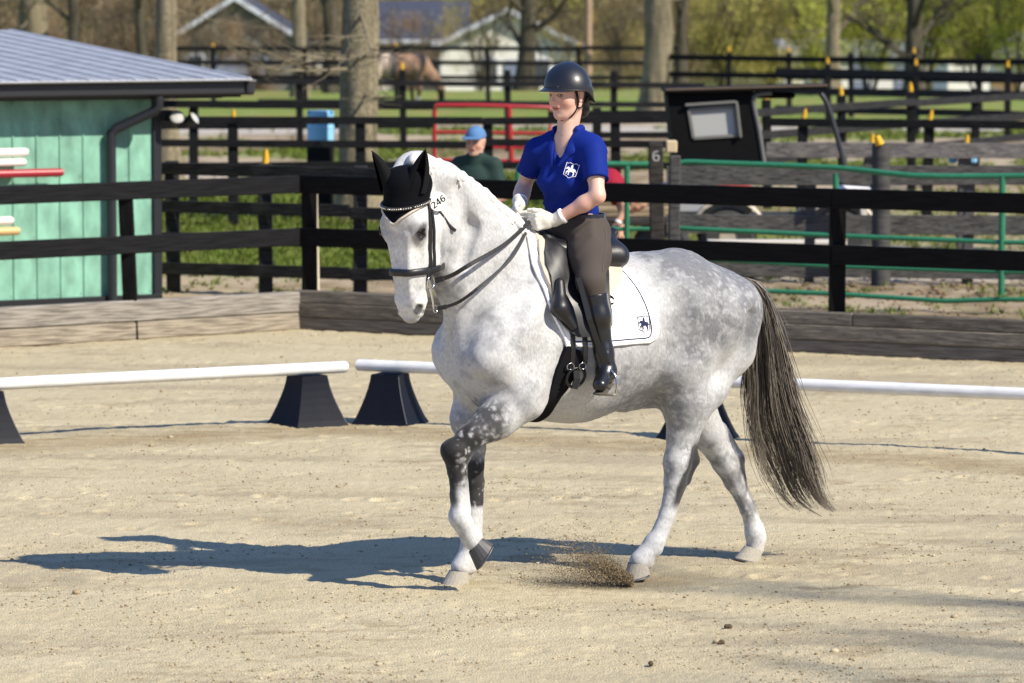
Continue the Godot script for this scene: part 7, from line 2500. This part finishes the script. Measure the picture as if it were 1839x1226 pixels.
# a hand: fingers curl from the knuckles; w wrist, d to the knuckles, t to the thumb side, b out of the back of the hand
func add_hand(F: Field, w: Vector3, d: Vector3, t: Vector3, b: Vector3, curl: float, k := 1.0, thumb_up := 0.6) -> void:
	d = d.normalized()
	t = (t - d * t.dot(d)).normalized()
	b = (b - d * b.dot(d) - t * b.dot(t)).normalized()
	F.add(w, w + d * 0.035 * k, 0.027 * k, 0.028 * k, 0.01, b, 0.80)
	for i in 4:
		var off := (0.0285 - 0.019 * i) * k
		var kn := w + d * (0.088 - 0.004 * absf(i - 1.0)) * k + t * off
		F.add(w + d * 0.03 * k + t * off * 0.75, kn, 0.0145 * k, 0.0115 * k, 0.012, b, 0.95)
		var len: float = [0.042, 0.046, 0.043, 0.034][i] * k
		var dir := d
		var p := kn
		F.ball(kn + b * 0.002, 0.0118 * k, 0.006)
		for j in 3:
			var ang: float = curl * [0.75, 1.25, 0.9][j] + 0.05 * i
			dir = (dir * cos(ang) - b * sin(ang)).normalized()
			var q: Vector3 = p + dir * len * [1.0, 0.66, 0.52][j]
			F.add(p, q, 0.0104 * k - 0.0007 * j, 0.0098 * k - 0.0008 * j, 0.003)
			p = q
	var tb := w + d * 0.025 * k + t * 0.024 * k - b * 0.006 * k
	var t1 := tb + (d * 0.75 + t * 0.65 * thumb_up + t * 0.2) .normalized() * 0.042 * k - b * 0.006 * k
	var t2 := t1 + (d * 0.9 + t * 0.5 * thumb_up - b * 0.25).normalized() * 0.032 * k
	var t3 := t2 + (d * 0.9 + t * 0.25 * thumb_up - b * 0.45).normalized() * 0.024 * k
	F.chain([tb, t1, t2, t3], [0.0155 * k, 0.0125 * k, 0.0108 * k, 0.0088 * k], 0.006)

# a head in its own field: c skull centre, f forward, u up, l to its left
func add_head(F: Field, c: Vector3, f: Vector3, u: Vector3, l: Vector3, k := 1.0) -> void:
	var P := func(a: float, b: float, s: float) -> Vector3: return c + (f * a + u * b + l * s) * k
	F.add(P.call(-0.022, 0.020, 0), P.call(0.018, 0.020, 0), 0.088 * k, 0.083 * k, 0.03, l, 0.88)
	F.add(P.call(0.028, 0.0, 0), P.call(0.036, -0.058, 0), 0.064 * k, 0.055 * k, 0.03, l, 1.02)
	F.add(P.call(0.052, -0.070, 0), P.call(0.072, -0.100, 0), 0.036 * k, 0.021 * k, 0.018, l, 1.05)
	for s in [-1.0, 1.0]:
		F.add(P.call(-0.006, -0.052, 0.054 * s), P.call(0.052, -0.098, 0.022 * s), 0.021 * k, 0.019 * k, 0.025)
		F.ball(P.call(0.052, -0.034, 0.038 * s), 0.030 * k, 0.02)
		F.add(P.call(0.083, 0.024, 0.012 * s), P.call(0.072, 0.024, 0.044 * s), 0.010 * k, 0.009 * k, 0.012)
		F.add(P.call(0.092, -0.034, 0.008 * s), P.call(0.090, -0.036, 0.014 * s), 0.0085 * k, 0.007 * k, 0.008)
		F.add(P.call(0.105, 0.003, 0.034 * s), P.call(0.098, 0.003, 0.036 * s), 0.013 * k, 0.013 * k, 0.012, Vector3.ZERO, 1.0, -1)
		F.ball(P.call(0.072, 0.002, 0.032 * s), 0.0125 * k, 0.004)
		# ears
		F.add(P.call(-0.012, 0.012, 0.080 * s), P.call(-0.006, -0.030, 0.076 * s), 0.017 * k, 0.010 * k, 0.005, l, 0.45)
		F.add(P.call(-0.002, 0.004, 0.092 * s), P.call(-0.004, -0.014, 0.090 * s), 0.007 * k, 0.006 * k, 0.004, Vector3.ZERO, 1.0, -1)
	F.add(P.call(0.086, 0.012, 0), P.call(0.106, -0.026, 0), 0.0085 * k, 0.0105 * k, 0.012)
	F.add(P.call(0.085, -0.052, 0.010), P.call(0.085, -0.052, -0.010), 0.011 * k, 0.011 * k, 0.012)
	F.add(P.call(0.0925, -0.0575, 0.016), P.call(0.0925, -0.0575, -0.016), 0.0052 * k, 0.0052 * k, 0.004)
	F.add(P.call(0.0900, -0.0690, 0.013), P.call(0.0900, -0.0690, -0.013), 0.0062 * k, 0.0062 * k, 0.004)
	F.add(P.call(0.104, -0.0628, 0.022), P.call(0.104, -0.0628, -0.022), 0.0035 * k, 0.0035 * k, 0.003, Vector3.ZERO, 1.0, -1)

func face_color(p: Vector3, c: Vector3, f: Vector3, u: Vector3, l: Vector3, skin: Vector3, hair: Vector3) -> Color:
	var q := p - c
	var a := q.dot(f)
	var b := q.dot(u)
	var s := absf(q.dot(l))
	var col := skin
	col = col.lerp(skin * Vector3(0.95, 0.60, 0.56), 0.55 * sm(0.035, 0.010, Vector2(b + 0.040, s - 0.042).length()))
	col = col.lerp(skin * Vector3(0.92, 0.62, 0.58), 0.45 * sm(0.020, 0.008, Vector2(b + 0.030, s).length()))
	if a > 0.055:
		var lip := sm(0.0125, 0.009, absf(b + 0.0630)) * sm(0.025, 0.020, s)
		col = col.lerp(skin * Vector3(0.66, 0.32, 0.32), 0.85 * lip)
		col = col.lerp(Vector3(0.05, 0.02, 0.02), 0.8 * sm(0.0026, 0.0012, absf(b + 0.0628)) * sm(0.024, 0.020, s))
		var ey := Vector2((b - 0.002) * 1.9, s - 0.032).length()
		col = col.lerp(Vector3(0.10, 0.06, 0.05), 0.7 * sm(0.020, 0.013, ey) * sm(0.006, 0.011, ey))
		col = col.lerp(hair * 1.3, 0.75 * sm(0.0048, 0.0028, absf(b - 0.0235 + 0.10 * (s - 0.03))) * sm(0.010, 0.014, s) * sm(0.052, 0.044, s))
	return Color(col.x, col.y, col.z)

func build_rider() -> void:
	var r := thing("person", "rider in royal blue polo shirt and black helmet sitting on the dappled grey horse", "person", HORSE_AT, HORSE_YAW)
	var FT := H(cos(0.36), 0, sin(0.36))
	var LT := H(-sin(0.36), 0, cos(0.36))
	var T := func(f: float, y: float, l: float) -> Vector3: return H(0.025, 0, 0) + FT * f + LT * l + Vector3.UP * y
	var skin := Vector3(0.62, 0.40, 0.31)
	var skinm := mat("skin", Color.WHITE, 0.5, 0.0, true)
	skinm.subsurf_scatter_enabled = true
	skinm.subsurf_scatter_strength = 0.12
	# joints
	var shL: Vector3 = H(-0.015, 2.098, 0.150)
	var shR: Vector3 = H(0.120, 2.100, -0.150)
	var elL := H(0.032, 1.892, 0.258)
	var elR := H(0.130, 1.905, -0.262)
	var wrL := H(0.182, 1.772, 0.108)
	var wrR := H(0.238, 1.838, -0.125)
	var hipL := H(-0.012, 1.70, 0.10)
	var hipR := H(0.0, 1.70, -0.10)
	var knL := H(0.105, 1.485, 0.315)
	var knR := H(0.125, 1.485, -0.315)
	var anL := H(0.055, 1.085, 0.372)
	var anR := H(0.055, 1.085, -0.372)
	var toeL := H(0.135, 0.985, 0.440)
	var toeR := H(0.135, 0.985, -0.440)
	var neck := H(0.045, 2.185, 0.0)
	var yaw := 0.24
	var hf := (H(cos(yaw), 0, sin(yaw)) - Vector3.UP * 0.06).normalized()
	var hl := H(-sin(yaw), 0, cos(yaw))
	var hu := hl.cross(hf).normalized()
	if hu.y < 0: hu = -hu
	var hc := H(0.040, 2.378, 0.01)
	# --- the body, one continuous figure
	var B := Field.new()
	var torso := func(F: Field, o: float) -> void:
		F.add(T.call(0.0, 2.03, 0), T.call(-0.005, 1.93, 0), 0.094 + o, 0.092 + o, 0.05, LT, 1.28)
		F.add(T.call(0.0, 1.94, 0), T.call(-0.035, 1.80, 0), 0.094 + o, 0.088 + o, 0.05, LT, 1.18)
		F.add(T.call(-0.028, 1.80, 0), T.call(-0.01, 1.70, 0), 0.086 + o, 0.085 + o, 0.05, LT, 1.18)
		F.add(T.call(-0.012, 2.112, 0.10), T.call(-0.012, 2.112, -0.10), 0.055 + o, 0.055 + o, 0.06)
		F.add(T.call(-0.015, 2.16, 0.025), T.call(-0.015, 2.125, 0.12), 0.045 + o, 0.045 + o, 0.05)
		F.add(T.call(-0.015, 2.16, -0.025), T.call(-0.015, 2.125, -0.12), 0.045 + o, 0.045 + o, 0.05)
		for s in [-1.0, 1.0]:
			F.add(T.call(0.055, 1.985, 0.070 * s), T.call(0.075, 1.955, 0.068 * s), 0.046 + o, 0.050 + o, 0.04)
	torso.call(B, -0.004)
	B.add(neck - H(0.008, 0.06, 0), neck + H(-0.008, 0.08, 0), 0.055, 0.050, 0.03)
	B.add(T.call(-0.01, 2.13, 0.03), shL, 0.045, 0.05, 0.05)
	B.add(T.call(-0.01, 2.13, -0.03), shR, 0.045, 0.05, 0.05)
	B.chain([shL, shL.lerp(elL, 0.45), elL, elL.lerp(wrL, 0.3), wrL], [0.050, 0.044, 0.034, 0.036, 0.026], 0.03)
	B.chain([shR, shR.lerp(elR, 0.45), elR, elR.lerp(wrR, 0.3), wrR], [0.050, 0.043, 0.034, 0.036, 0.026], 0.03)
	B.chain([hipL, hipL.lerp(knL, 0.5), knL], [0.09, 0.07, 0.045], 0.05)
	B.chain([hipR, hipR.lerp(knR, 0.5), knR], [0.09, 0.07, 0.045], 0.05)
	B.chain([knL, knL.lerp(anL, 0.35), anL, toeL], [0.042, 0.040, 0.028, 0.016], 0.03)
	B.chain([knR, knR.lerp(anR, 0.35), anR, toeR], [0.042, 0.040, 0.028, 0.016], 0.03)
	var body := B.mesh(0.0085, func(p: Vector3, _n: Vector3) -> Color:
		var v := 1.0 + 0.05 * nz2.get_noise_3dv(p * 2.0)
		var redden := 0.12 * sm(1.95, 1.85, p.y)
		return Color(skin.x * v, skin.y * (v - redden), skin.z * (v - redden)))
	var HFd := Field.new()
	add_head(HFd, hc, hf, hu, hl)
	HFd.add(neck + H(-0.004, 0.0, 0), hc - hf * 0.026 - hu * 0.06, 0.050, 0.050, 0.02)
	var head := HFd.mesh(0.0032, func(p: Vector3, _n: Vector3) -> Color: return face_color(p, hc, hf, hu, hl, skin * Vector3(1.0, 0.94, 0.94), Vector3(0.04, 0.025, 0.018)))
	part(r, "body", join_meshes(body, [head]), skinm)
	var em := mat("eye_dark", srgb(0.015, 0.011, 0.010), 0.15)
	var ew := mat("eye_white", srgb(0.55, 0.52, 0.50), 0.25)
	var es := SphereMesh.new()
	es.radius = 0.0118
	es.height = 0.0236
	es.radial_segments = 16
	es.rings = 8
	var ei := SphereMesh.new()
	ei.radius = 0.0062
	ei.height = 0.0124
	ei.radial_segments = 12
	ei.rings = 6
	for s in [-1.0, 1.0]:
		var c: Vector3 = hc + hf * 0.0755 + hu * 0.002 + hl * 0.032 * s
		var eye := part(r, "eye", es, ew, Transform3D(Basis(hl, hu, hf) * Basis.from_scale(Vector3(1.15, 0.62, 1.0)), c))
		part(eye, "iris", ei, em, Transform3D(Basis.from_scale(Vector3(0.9, 1.35, 0.6)), Vector3(0, 0, 0.0092)))
	# --- polo shirt
	var S := Field.new()
	torso.call(S, 0.010)
	S.add(T.call(-0.01, 2.135, 0.03), shL + Vector3(0, -0.004, 0), 0.050, 0.055, 0.05)
	S.add(T.call(-0.01, 2.135, -0.03), shR + Vector3(0, -0.004, 0), 0.052, 0.060, 0.05)
	S.add(T.call(-0.012, 2.135, 0.035), T.call(-0.012, 2.135, -0.035), 0.056, 0.056, 0.03)
	S.add(shL, shL.lerp(elL, 0.62), 0.060, 0.062, 0.025, Vector3.ZERO, 1.0, 1, 2)
	S.add(shR, shR.lerp(elR, 0.55), 0.060, 0.061, 0.025, Vector3.ZERO, 1.0, 1, 2)
	# soft folds
	var rng := RandomNumberGenerator.new()
	rng.seed = 9
	for q in [[0.10, 1.845, 0.10, 0.09, 1.870, -0.04], [0.105, 1.815, 0.06, 0.09, 1.828, -0.09], [0.07, 1.90, 0.13, 0.10, 1.86, 0.04], [0.08, 1.79, -0.02, 0.075, 1.80, -0.12], [0.11, 1.90, -0.05, 0.085, 1.85, -0.11], [0.05, 1.83, 0.14, 0.09, 1.80, 0.05]]:
		S.add(T.call(q[0] - 0.028, q[1], q[2]), T.call(q[3] - 0.028, q[4], q[5]), 0.014, 0.009, 0.026)
	# neck opening in a V
	S.add(T.call(0.055, 2.20, 0.0), T.call(0.135, 2.005, 0.0), 0.072, 0.002, 0.006, LT, 0.95, -1)
	S.add(neck + H(0, -0.005, 0), neck + H(0.01, 0.12, 0), 0.060, 0.066, 0.006, Vector3.ZERO, 1.0, -1)
	S.cuts.append([T.call(0, 1.745, 0), (Vector3.DOWN + FT * 0.12).normalized(), 0.008])
	var polo := mat("polo", srgb(0.005, 0.020, 0.19), 0.75)
	tri(polo, null, Vector3(40, 40, 40), false, noise_tex("knit", 0.08, 2, 0, 1, true, 2.0), 0.25)
	var shirt := part(r, "polo_shirt", S.mesh(0.0065, null, func(p: Vector3, n: Vector3) -> Vector3: return n * (0.0065 * nz2.get_noise_3dv(p * Vector3(1.0, 1.9, 1.0)) + 0.0012 * nzf.get_noise_3dv(p * 0.5))), polo)
	# collar: two leaves that meet the V
	var K := Field.new()
	var back := neck + H(-0.056, 0.030, 0)
	for s in [-1.0, 1.0]:
		var side: Vector3 = neck + LT * 0.064 * s + Vector3(0, 0.020, 0) + FT * 0.0
		var front: Vector3 = T.call(0.080, 2.110, 0.062 * s)
		var vb: Vector3 = T.call(0.120, 2.035, 0.022 * s)
		K.chain([back, (back + side) * 0.5 + LT * 0.018 * s + FT * -0.012, side], [0.017, 0.018, 0.019], 0.012)
		K.add(side, front, 0.019, 0.026, 0.010, (FT + Vector3.UP * 0.5 + LT * 0.3 * s).normalized(), 0.48)
		K.add(front, vb, 0.024, 0.007, 0.010, (FT + Vector3.UP * 0.4 + LT * 0.3 * s).normalized(), 0.45)
	K.add(neck + H(0, -0.05, 0), neck + H(0.012, 0.06, 0), 0.0575, 0.061, 0.004, Vector3.ZERO, 1.0, -1)
	part(shirt, "collar", K.mesh(0.0036), polo)
	var cw: Vector3 = T.call(0.155, 2.012, 0.088)
	var sl := all_of(S)
	var ep := drop(S, sl, cw + FT * 0.2, -FT)
	var en := grad(S, sl, ep)
	var er := -(LT - en * LT.dot(en)).normalized() * -1.0
	emblem(shirt, "crest", ep + en * 0.003, er, en.cross(er).normalized(), 0.078, polo, mat("white_thread", srgb(0.75, 0.75, 0.78), 0.8))
	for s in [0, 1]:
		var a: Vector3 = shL if s == 0 else shR
		var e: Vector3 = elL if s == 0 else elR
		var tt := 0.62 if s == 0 else 0.55
		var hem := []
		var hr := []
		var d := (e - a).normalized()
		var bx := d.cross(Vector3.UP).normalized()
		var by := bx.cross(d)
		for k in 21:
			var ang := TAU * k / 20.0
			hem.append(a.lerp(e, tt) + (bx * cos(ang) + by * sin(ang)) * 0.0605)
			hr.append(0.0035)
		part(shirt, "sleeve_hem", tube_mesh(hem, hr, 5), polo)
	# --- breeches
	var G := Field.new()
	G.add(T.call(-0.022, 1.82, 0), T.call(0.0, 1.70, 0), 0.099, 0.108, 0.05, LT, 1.18)
	for s in [0, 1]:
		var hp: Vector3 = hipL if s == 0 else hipR
		var kn: Vector3 = knL if s == 0 else knR
		var an: Vector3 = anL if s == 0 else anR
		G.chain([hp, hp.lerp(kn, 0.45), kn], [0.118, 0.100, 0.066], 0.05)
		G.add(kn, kn.lerp(an, 0.30), 0.064, 0.056, 0.03)
		G.ball(kn + H(0.012, 0, 0.0), 0.058, 0.03)
		for q in 3:
			var c := hp.lerp(kn, 0.18 + 0.13 * q)
			G.add(c + H(0.095, 0.03 - 0.02 * q, 0.05 if s == 0 else -0.05), c + H(0.02, 0.085, 0.06 if s == 0 else -0.06), 0.008, 0.012, 0.03)
	G.cuts.append([T.call(0, 1.792, 0), Vector3.UP, 0.006])
	var bm := mat("breeches", srgb(0.070, 0.058, 0.051), 0.8)
	tri(bm, null, Vector3(30, 30, 30), false, noise_tex("knit", 0.08, 2, 0, 1, true, 2.0), 0.3)
	var br := part(r, "breeches", G.mesh(0.008), bm)
	var seam := []
	var gl := all_of(G)
	for k in 10:
		var c := hipL.lerp(knL, k / 9.0 * 0.9) + H(-0.03, 0.03, 0.3)
		var q := drop(G, gl, c, H(0, 0, -1))
		seam.append(q)
	var sr := []
	sr.resize(10)
	sr.fill(0.0025)
	part(br, "seam", tube_mesh(seam, sr, 5), mat("seam", srgb(0.10, 0.085, 0.075), 0.8))
	# belt with plate
	var belt := []
	var bups := []
	G.cuts = []
	for k in 33:
		var ang := TAU * k / 32.0
		var dir: Vector3 = FT * cos(ang) + LT * sin(ang)
		var q := drop(G, gl, T.call(-0.015, 1.785, 0) + dir * 0.35, -dir)
		belt.append(q + dir * 0.001)
		bups.append(dir)
	var bt := part(r, "belt", strap_mesh(belt, bups, 0.030, 0.004), mat("belt", srgb(0.012, 0.013, 0.025), 0.4))
	for k in [9, 11]:
		part(bt, "belt_plate", bevel_box(Vector3(0.022, 0.020, 0.004), 0.002), mat("steel", srgb(0.62, 0.62, 0.63), 0.18, 1.0), Transform3D(Basis(Vector3.UP.cross(bups[k]), Vector3.UP, bups[k]), belt[k] + bups[k] * 0.006))
	# --- tall boots
	var bootm := mat("boot", srgb(0.005, 0.005, 0.006), 0.36)
	bootm.clearcoat_enabled = true
	bootm.clearcoat = 0.3
	bootm.clearcoat_roughness = 0.2
	for s in [0, 1]:
		var kn: Vector3 = knL if s == 0 else knR
		var an: Vector3 = anL if s == 0 else anR
		var to: Vector3 = toeL if s == 0 else toeR
		var O := Field.new()
		var tp := kn.lerp(an, 0.16)
		O.add(tp, kn.lerp(an, 0.42), 0.068, 0.062, 0.02, Vector3.ZERO, 1.0, 1, 1)
		O.add(kn.lerp(an, 0.42), kn.lerp(an, 0.86), 0.062, 0.043, 0.03)
		O.add(kn.lerp(an, 0.84), an + Vector3(0, -0.02, 0), 0.044, 0.046, 0.03)
		var fd := (to - an)
		fd.y = 0
		fd = fd.normalized()
		var heel := an - fd * 0.035 + Vector3(0, -0.065, 0)
		O.add(an + Vector3(0, -0.03, 0), to + Vector3(0, 0.012, 0), 0.043, 0.034, 0.03, fd.cross(Vector3.UP), 1.05)
		O.add(heel, an + Vector3(0, -0.04, 0), 0.030, 0.038, 0.03)
		O.cuts.append([to + Vector3(0, -0.022, 0), (Vector3.DOWN * 1.0 - fd * 0.18).normalized(), 0.006])
		for k in 3:
			var c := kn.lerp(an, 0.86 + 0.045 * k)
			O.add(c + fd * 0.040 + fd.cross(Vector3.UP) * 0.02, c + fd * 0.036 - fd.cross(Vector3.UP) * 0.025, 0.006, 0.006, 0.018)
		var bo := part(r, "boot", O.mesh(0.006), bootm)
		var so := Field.new()
		so.add(heel + Vector3(0, -0.030, 0), to + Vector3(0, -0.030, 0), 0.030, 0.036, 0.02, Vector3.UP, 0.22)
		part(bo, "sole", so.mesh(0.005), mat("sole", srgb(0.09, 0.08, 0.065), 0.8))
	# --- gloves with five fingers closed on the reins
	var glm := mat("glove", Color.WHITE, 0.7, 0.0, true)
	tri(glm, null, Vector3(30, 30, 30), false, noise_tex("leathern", 0.06, 3, 0, 1, true, 2.0), 0.3)
	for s in [0, 1]:
		var L := Field.new()
		var w: Vector3 = wrL if s == 0 else wrR
		var e: Vector3 = elL if s == 0 else elR
		var d: Vector3 = ((H(0.33, 1.762, 0.060) if s == 0 else H(0.318, 1.775, -0.060)) - w).normalized()
		var out := H(0.25, 0.25, 1.0) if s == 0 else H(0.45, 0.2, -1.0)
		L.add(w + (e - w).normalized() * 0.045, w, 0.036, 0.0305, 0.01, Vector3.ZERO, 1.0, 1, 1)
		add_hand(L, w, d, Vector3.UP, out, 1.45, 1.06, 0.40)
		var gv := part(r, "glove", L.mesh(0.0034, func(p: Vector3, _n: Vector3) -> Color:
			var v := 0.96 + 0.08 * nz2.get_noise_3dv(p * 4.0)
			return Color(0.70 * v, 0.665 * v, 0.585 * v)), glm)
		part(gv, "cuff", tube_mesh([w + (e - w).normalized() * 0.052, w + (e - w).normalized() * 0.040], [0.0385, 0.0385], 18), mat("white_cloth", Color.WHITE))
		if s == 1:
			part(r, "watch", tube_mesh([w + (e - w).normalized() * 0.064, w + (e - w).normalized() * 0.050], [0.036, 0.036], 18), mat("watch", srgb(0.16, 0.22, 0.34), 0.3, 0.5))
	# --- helmet
	var hm := part(r, "helmet", helmet_mesh(hc, hf, hu, hl), helmet_mat())
	var rim := []
	var rr := []
	for k in 41:
		var ang := TAU * k / 40.0
		rim.append(helmet_rim(hc, hf, hu, hl, ang, 0.004))
		rr.append(0.0045)
	part(hm, "rim", tube_mesh(rim, rr, 6), mat("black_rubber", srgb(0.008, 0.008, 0.010), 0.5))
	# visor
	var st := SurfaceTool.new()
	st.begin(Mesh.PRIMITIVE_TRIANGLES)
	var vis_in := []
	var vis_out := []
	for k in 17:
		var ang := deg_to_rad(lerpf(-62.0, 62.0, k / 16.0))
		var b0 := helmet_rim(hc, hf, hu, hl, ang, 0.0)
		var ext := 0.048 * pow(cos(ang / 62.0 * 57.2958 * 1.5708), 0.6) if absf(ang) < 1.08 else 0.0
		vis_in.append(b0)
		vis_out.append(b0 + hf * ext - hu * ext * 0.28)
	for k in 16:
		quad(st, vis_in[k] + hu * 0.004, vis_in[k + 1] + hu * 0.004, vis_out[k + 1] + hu * 0.002, vis_out[k] + hu * 0.002, hu)
		quad(st, vis_in[k] - hu * 0.002, vis_in[k + 1] - hu * 0.002, vis_out[k + 1] - hu * 0.002, vis_out[k] - hu * 0.002, -hu)
		quad(st, vis_out[k] + hu * 0.002, vis_out[k + 1] + hu * 0.002, vis_out[k + 1] - hu * 0.002, vis_out[k] - hu * 0.002, hf)
	part(hm, "visor", st.commit(), helmet_mat())
	var bdg := CylinderMesh.new()
	bdg.top_radius = 0.011
	bdg.bottom_radius = 0.011
	bdg.height = 0.003
	bdg.radial_segments = 4
	var bdir := (hf * 0.86 + hl * 0.30 + hu * 0.42).normalized()
	var bp := hc + hu * 0.048 + hf * 0.112 + hl * 0.035
	var badge := part(hm, "badge", bdg, mat("badge", srgb(0.45, 0.50, 0.58), 0.3, 0.7), Transform3D(Basis(hl, bdir, hl.cross(bdir)).orthonormalized(), bp))
	var bd2 := CylinderMesh.new()
	bd2.top_radius = 0.006
	bd2.bottom_radius = 0.006
	bd2.height = 0.004
	bd2.radial_segments = 4
	part(badge, "badge_centre", bd2, mat("badge_in", srgb(0.01, 0.012, 0.03), 0.3))
	# harness
	var strapm := mat("harness", srgb(0.008, 0.008, 0.010), 0.6)
	for s in [-1.0, 1.0]:
		var pts := [hc + hf * 0.035 + hu * 0.035 + hl * 0.080 * s, hc + hf * 0.022 - hu * 0.015 + hl * 0.080 * s, hc + hf * 0.012 - hu * 0.062 + hl * 0.066 * s, hc + hf * 0.034 - hu * 0.104 + hl * 0.044 * s, hc + hf * 0.052 - hu * 0.123 + hl * 0.0]
		var ups := []
		for p in pts: ups.append((p - hc - hf * 0.03).normalized())
		part(hm, "chin_strap", strap_mesh(smooth_pts(pts, 4), smooth_pts(ups, 4), 0.014, 0.004), strapm)
		var p2 := [hc - hf * 0.065 + hu * 0.02 + hl * 0.075 * s, hc - hf * 0.035 - hu * 0.045 + hl * 0.072 * s, hc + hf * 0.010 - hu * 0.066 + hl * 0.067 * s]
		var u2 := []
		for p in p2: u2.append(hl * s)
		part(hm, "rear_strap", strap_mesh(smooth_pts(p2, 4), smooth_pts(u2, 4), 0.012, 0.004), strapm)
	# hair in a net at the nape
	var N := Field.new()
	N.add(hc - hf * 0.085 - hu * 0.045, hc - hf * 0.088 - hu * 0.085, 0.034, 0.038, 0.02, hl, 1.15)
	N.add(hc - hf * 0.06 + hu * 0.0 + hl * 0.02, hc - hf * 0.085 - hu * 0.05, 0.055, 0.03, 0.03)
	N.add(hc - hf * 0.030 + hu * 0.02 + hl * 0.066, hc - hf * 0.07 - hu * 0.03 + hl * 0.04, 0.018, 0.02, 0.02)
	var hairm := mat("hair", srgb(0.016, 0.010, 0.008), 0.45)
	tri(hairm, null, Vector3(20, 20, 20), false, noise_tex("crochetn", 0.09, 1, 0, 1, true, 10.0), 0.8)
	part(r, "hair", N.mesh(0.005), hairm)

func helmet_mat() -> StandardMaterial3D:
	var m := mat("helmet", srgb(0.0055, 0.0065, 0.010), 0.45)
	m.clearcoat_enabled = true
	m.clearcoat = 0.4
	m.clearcoat_roughness = 0.25
	return m

func helmet_rim(c: Vector3, f: Vector3, u: Vector3, l: Vector3, ang: float, out: float) -> Vector3:
	var a := cos(ang) * (0.128 + out) - 0.004
	var s := sin(ang) * (0.112 + out)
	var b := 0.030 + 0.010 * cos(ang) - 0.070 * sm(0.1, -0.9, cos(ang)) - 0.010 * sm(0.2, 0.9, absf(sin(ang)))
	return c + f * a + l * s + u * b

func helmet_mesh(c: Vector3, f: Vector3, u: Vector3, l: Vector3) -> ArrayMesh:
	var st := SurfaceTool.new()
	st.begin(Mesh.PRIMITIVE_TRIANGLES)
	st.set_smooth_group(0)
	var rows := 12
	var n := 40
	var g := []
	for i in rows + 1:
		var t := float(i) / rows
		var row := []
		for j in n:
			var ang := TAU * j / n
			var rim := helmet_rim(c, f, u, l, ang, 0.0)
			var q := rim - c
			var hor := q - u * q.dot(u)
			var e := t * PI * 0.5
			var topv := u * 0.150
			row.append(c + hor * cos(e) * (1.0 + 0.05 * sin(2.0 * e)) + u * lerpf(q.dot(u), 0.160, sin(e)) - f * 0.006 * t)
		g.append(row)
	for i in rows:
		for j in n:
			var j2 := (j + 1) % n
			var v := [g[i][j], g[i][j2], g[i + 1][j2], g[i + 1][j]]
			var m: Vector3 = (v[0] + v[2]) * 0.5 - (c + u * 0.02)
			var nn: Vector3 = (v[1] - v[0] as Vector3).cross(v[3] - v[0])
			var flip := nn.dot(m) > 0.0
			for q in ([0, 2, 1, 0, 3, 2] if flip else [0, 1, 2, 0, 2, 3]):
				st.set_normal(((v[q] - (c + u * 0.03)) * 1.0).normalized())
				st.set_uv(Vector2(j, i))
				st.add_vertex(v[q])
	for j in n:
		var j2 := (j + 1) % n
		tri3(st, g[0][j], g[0][j2], c + u * 0.05, -u)
	return st.commit()
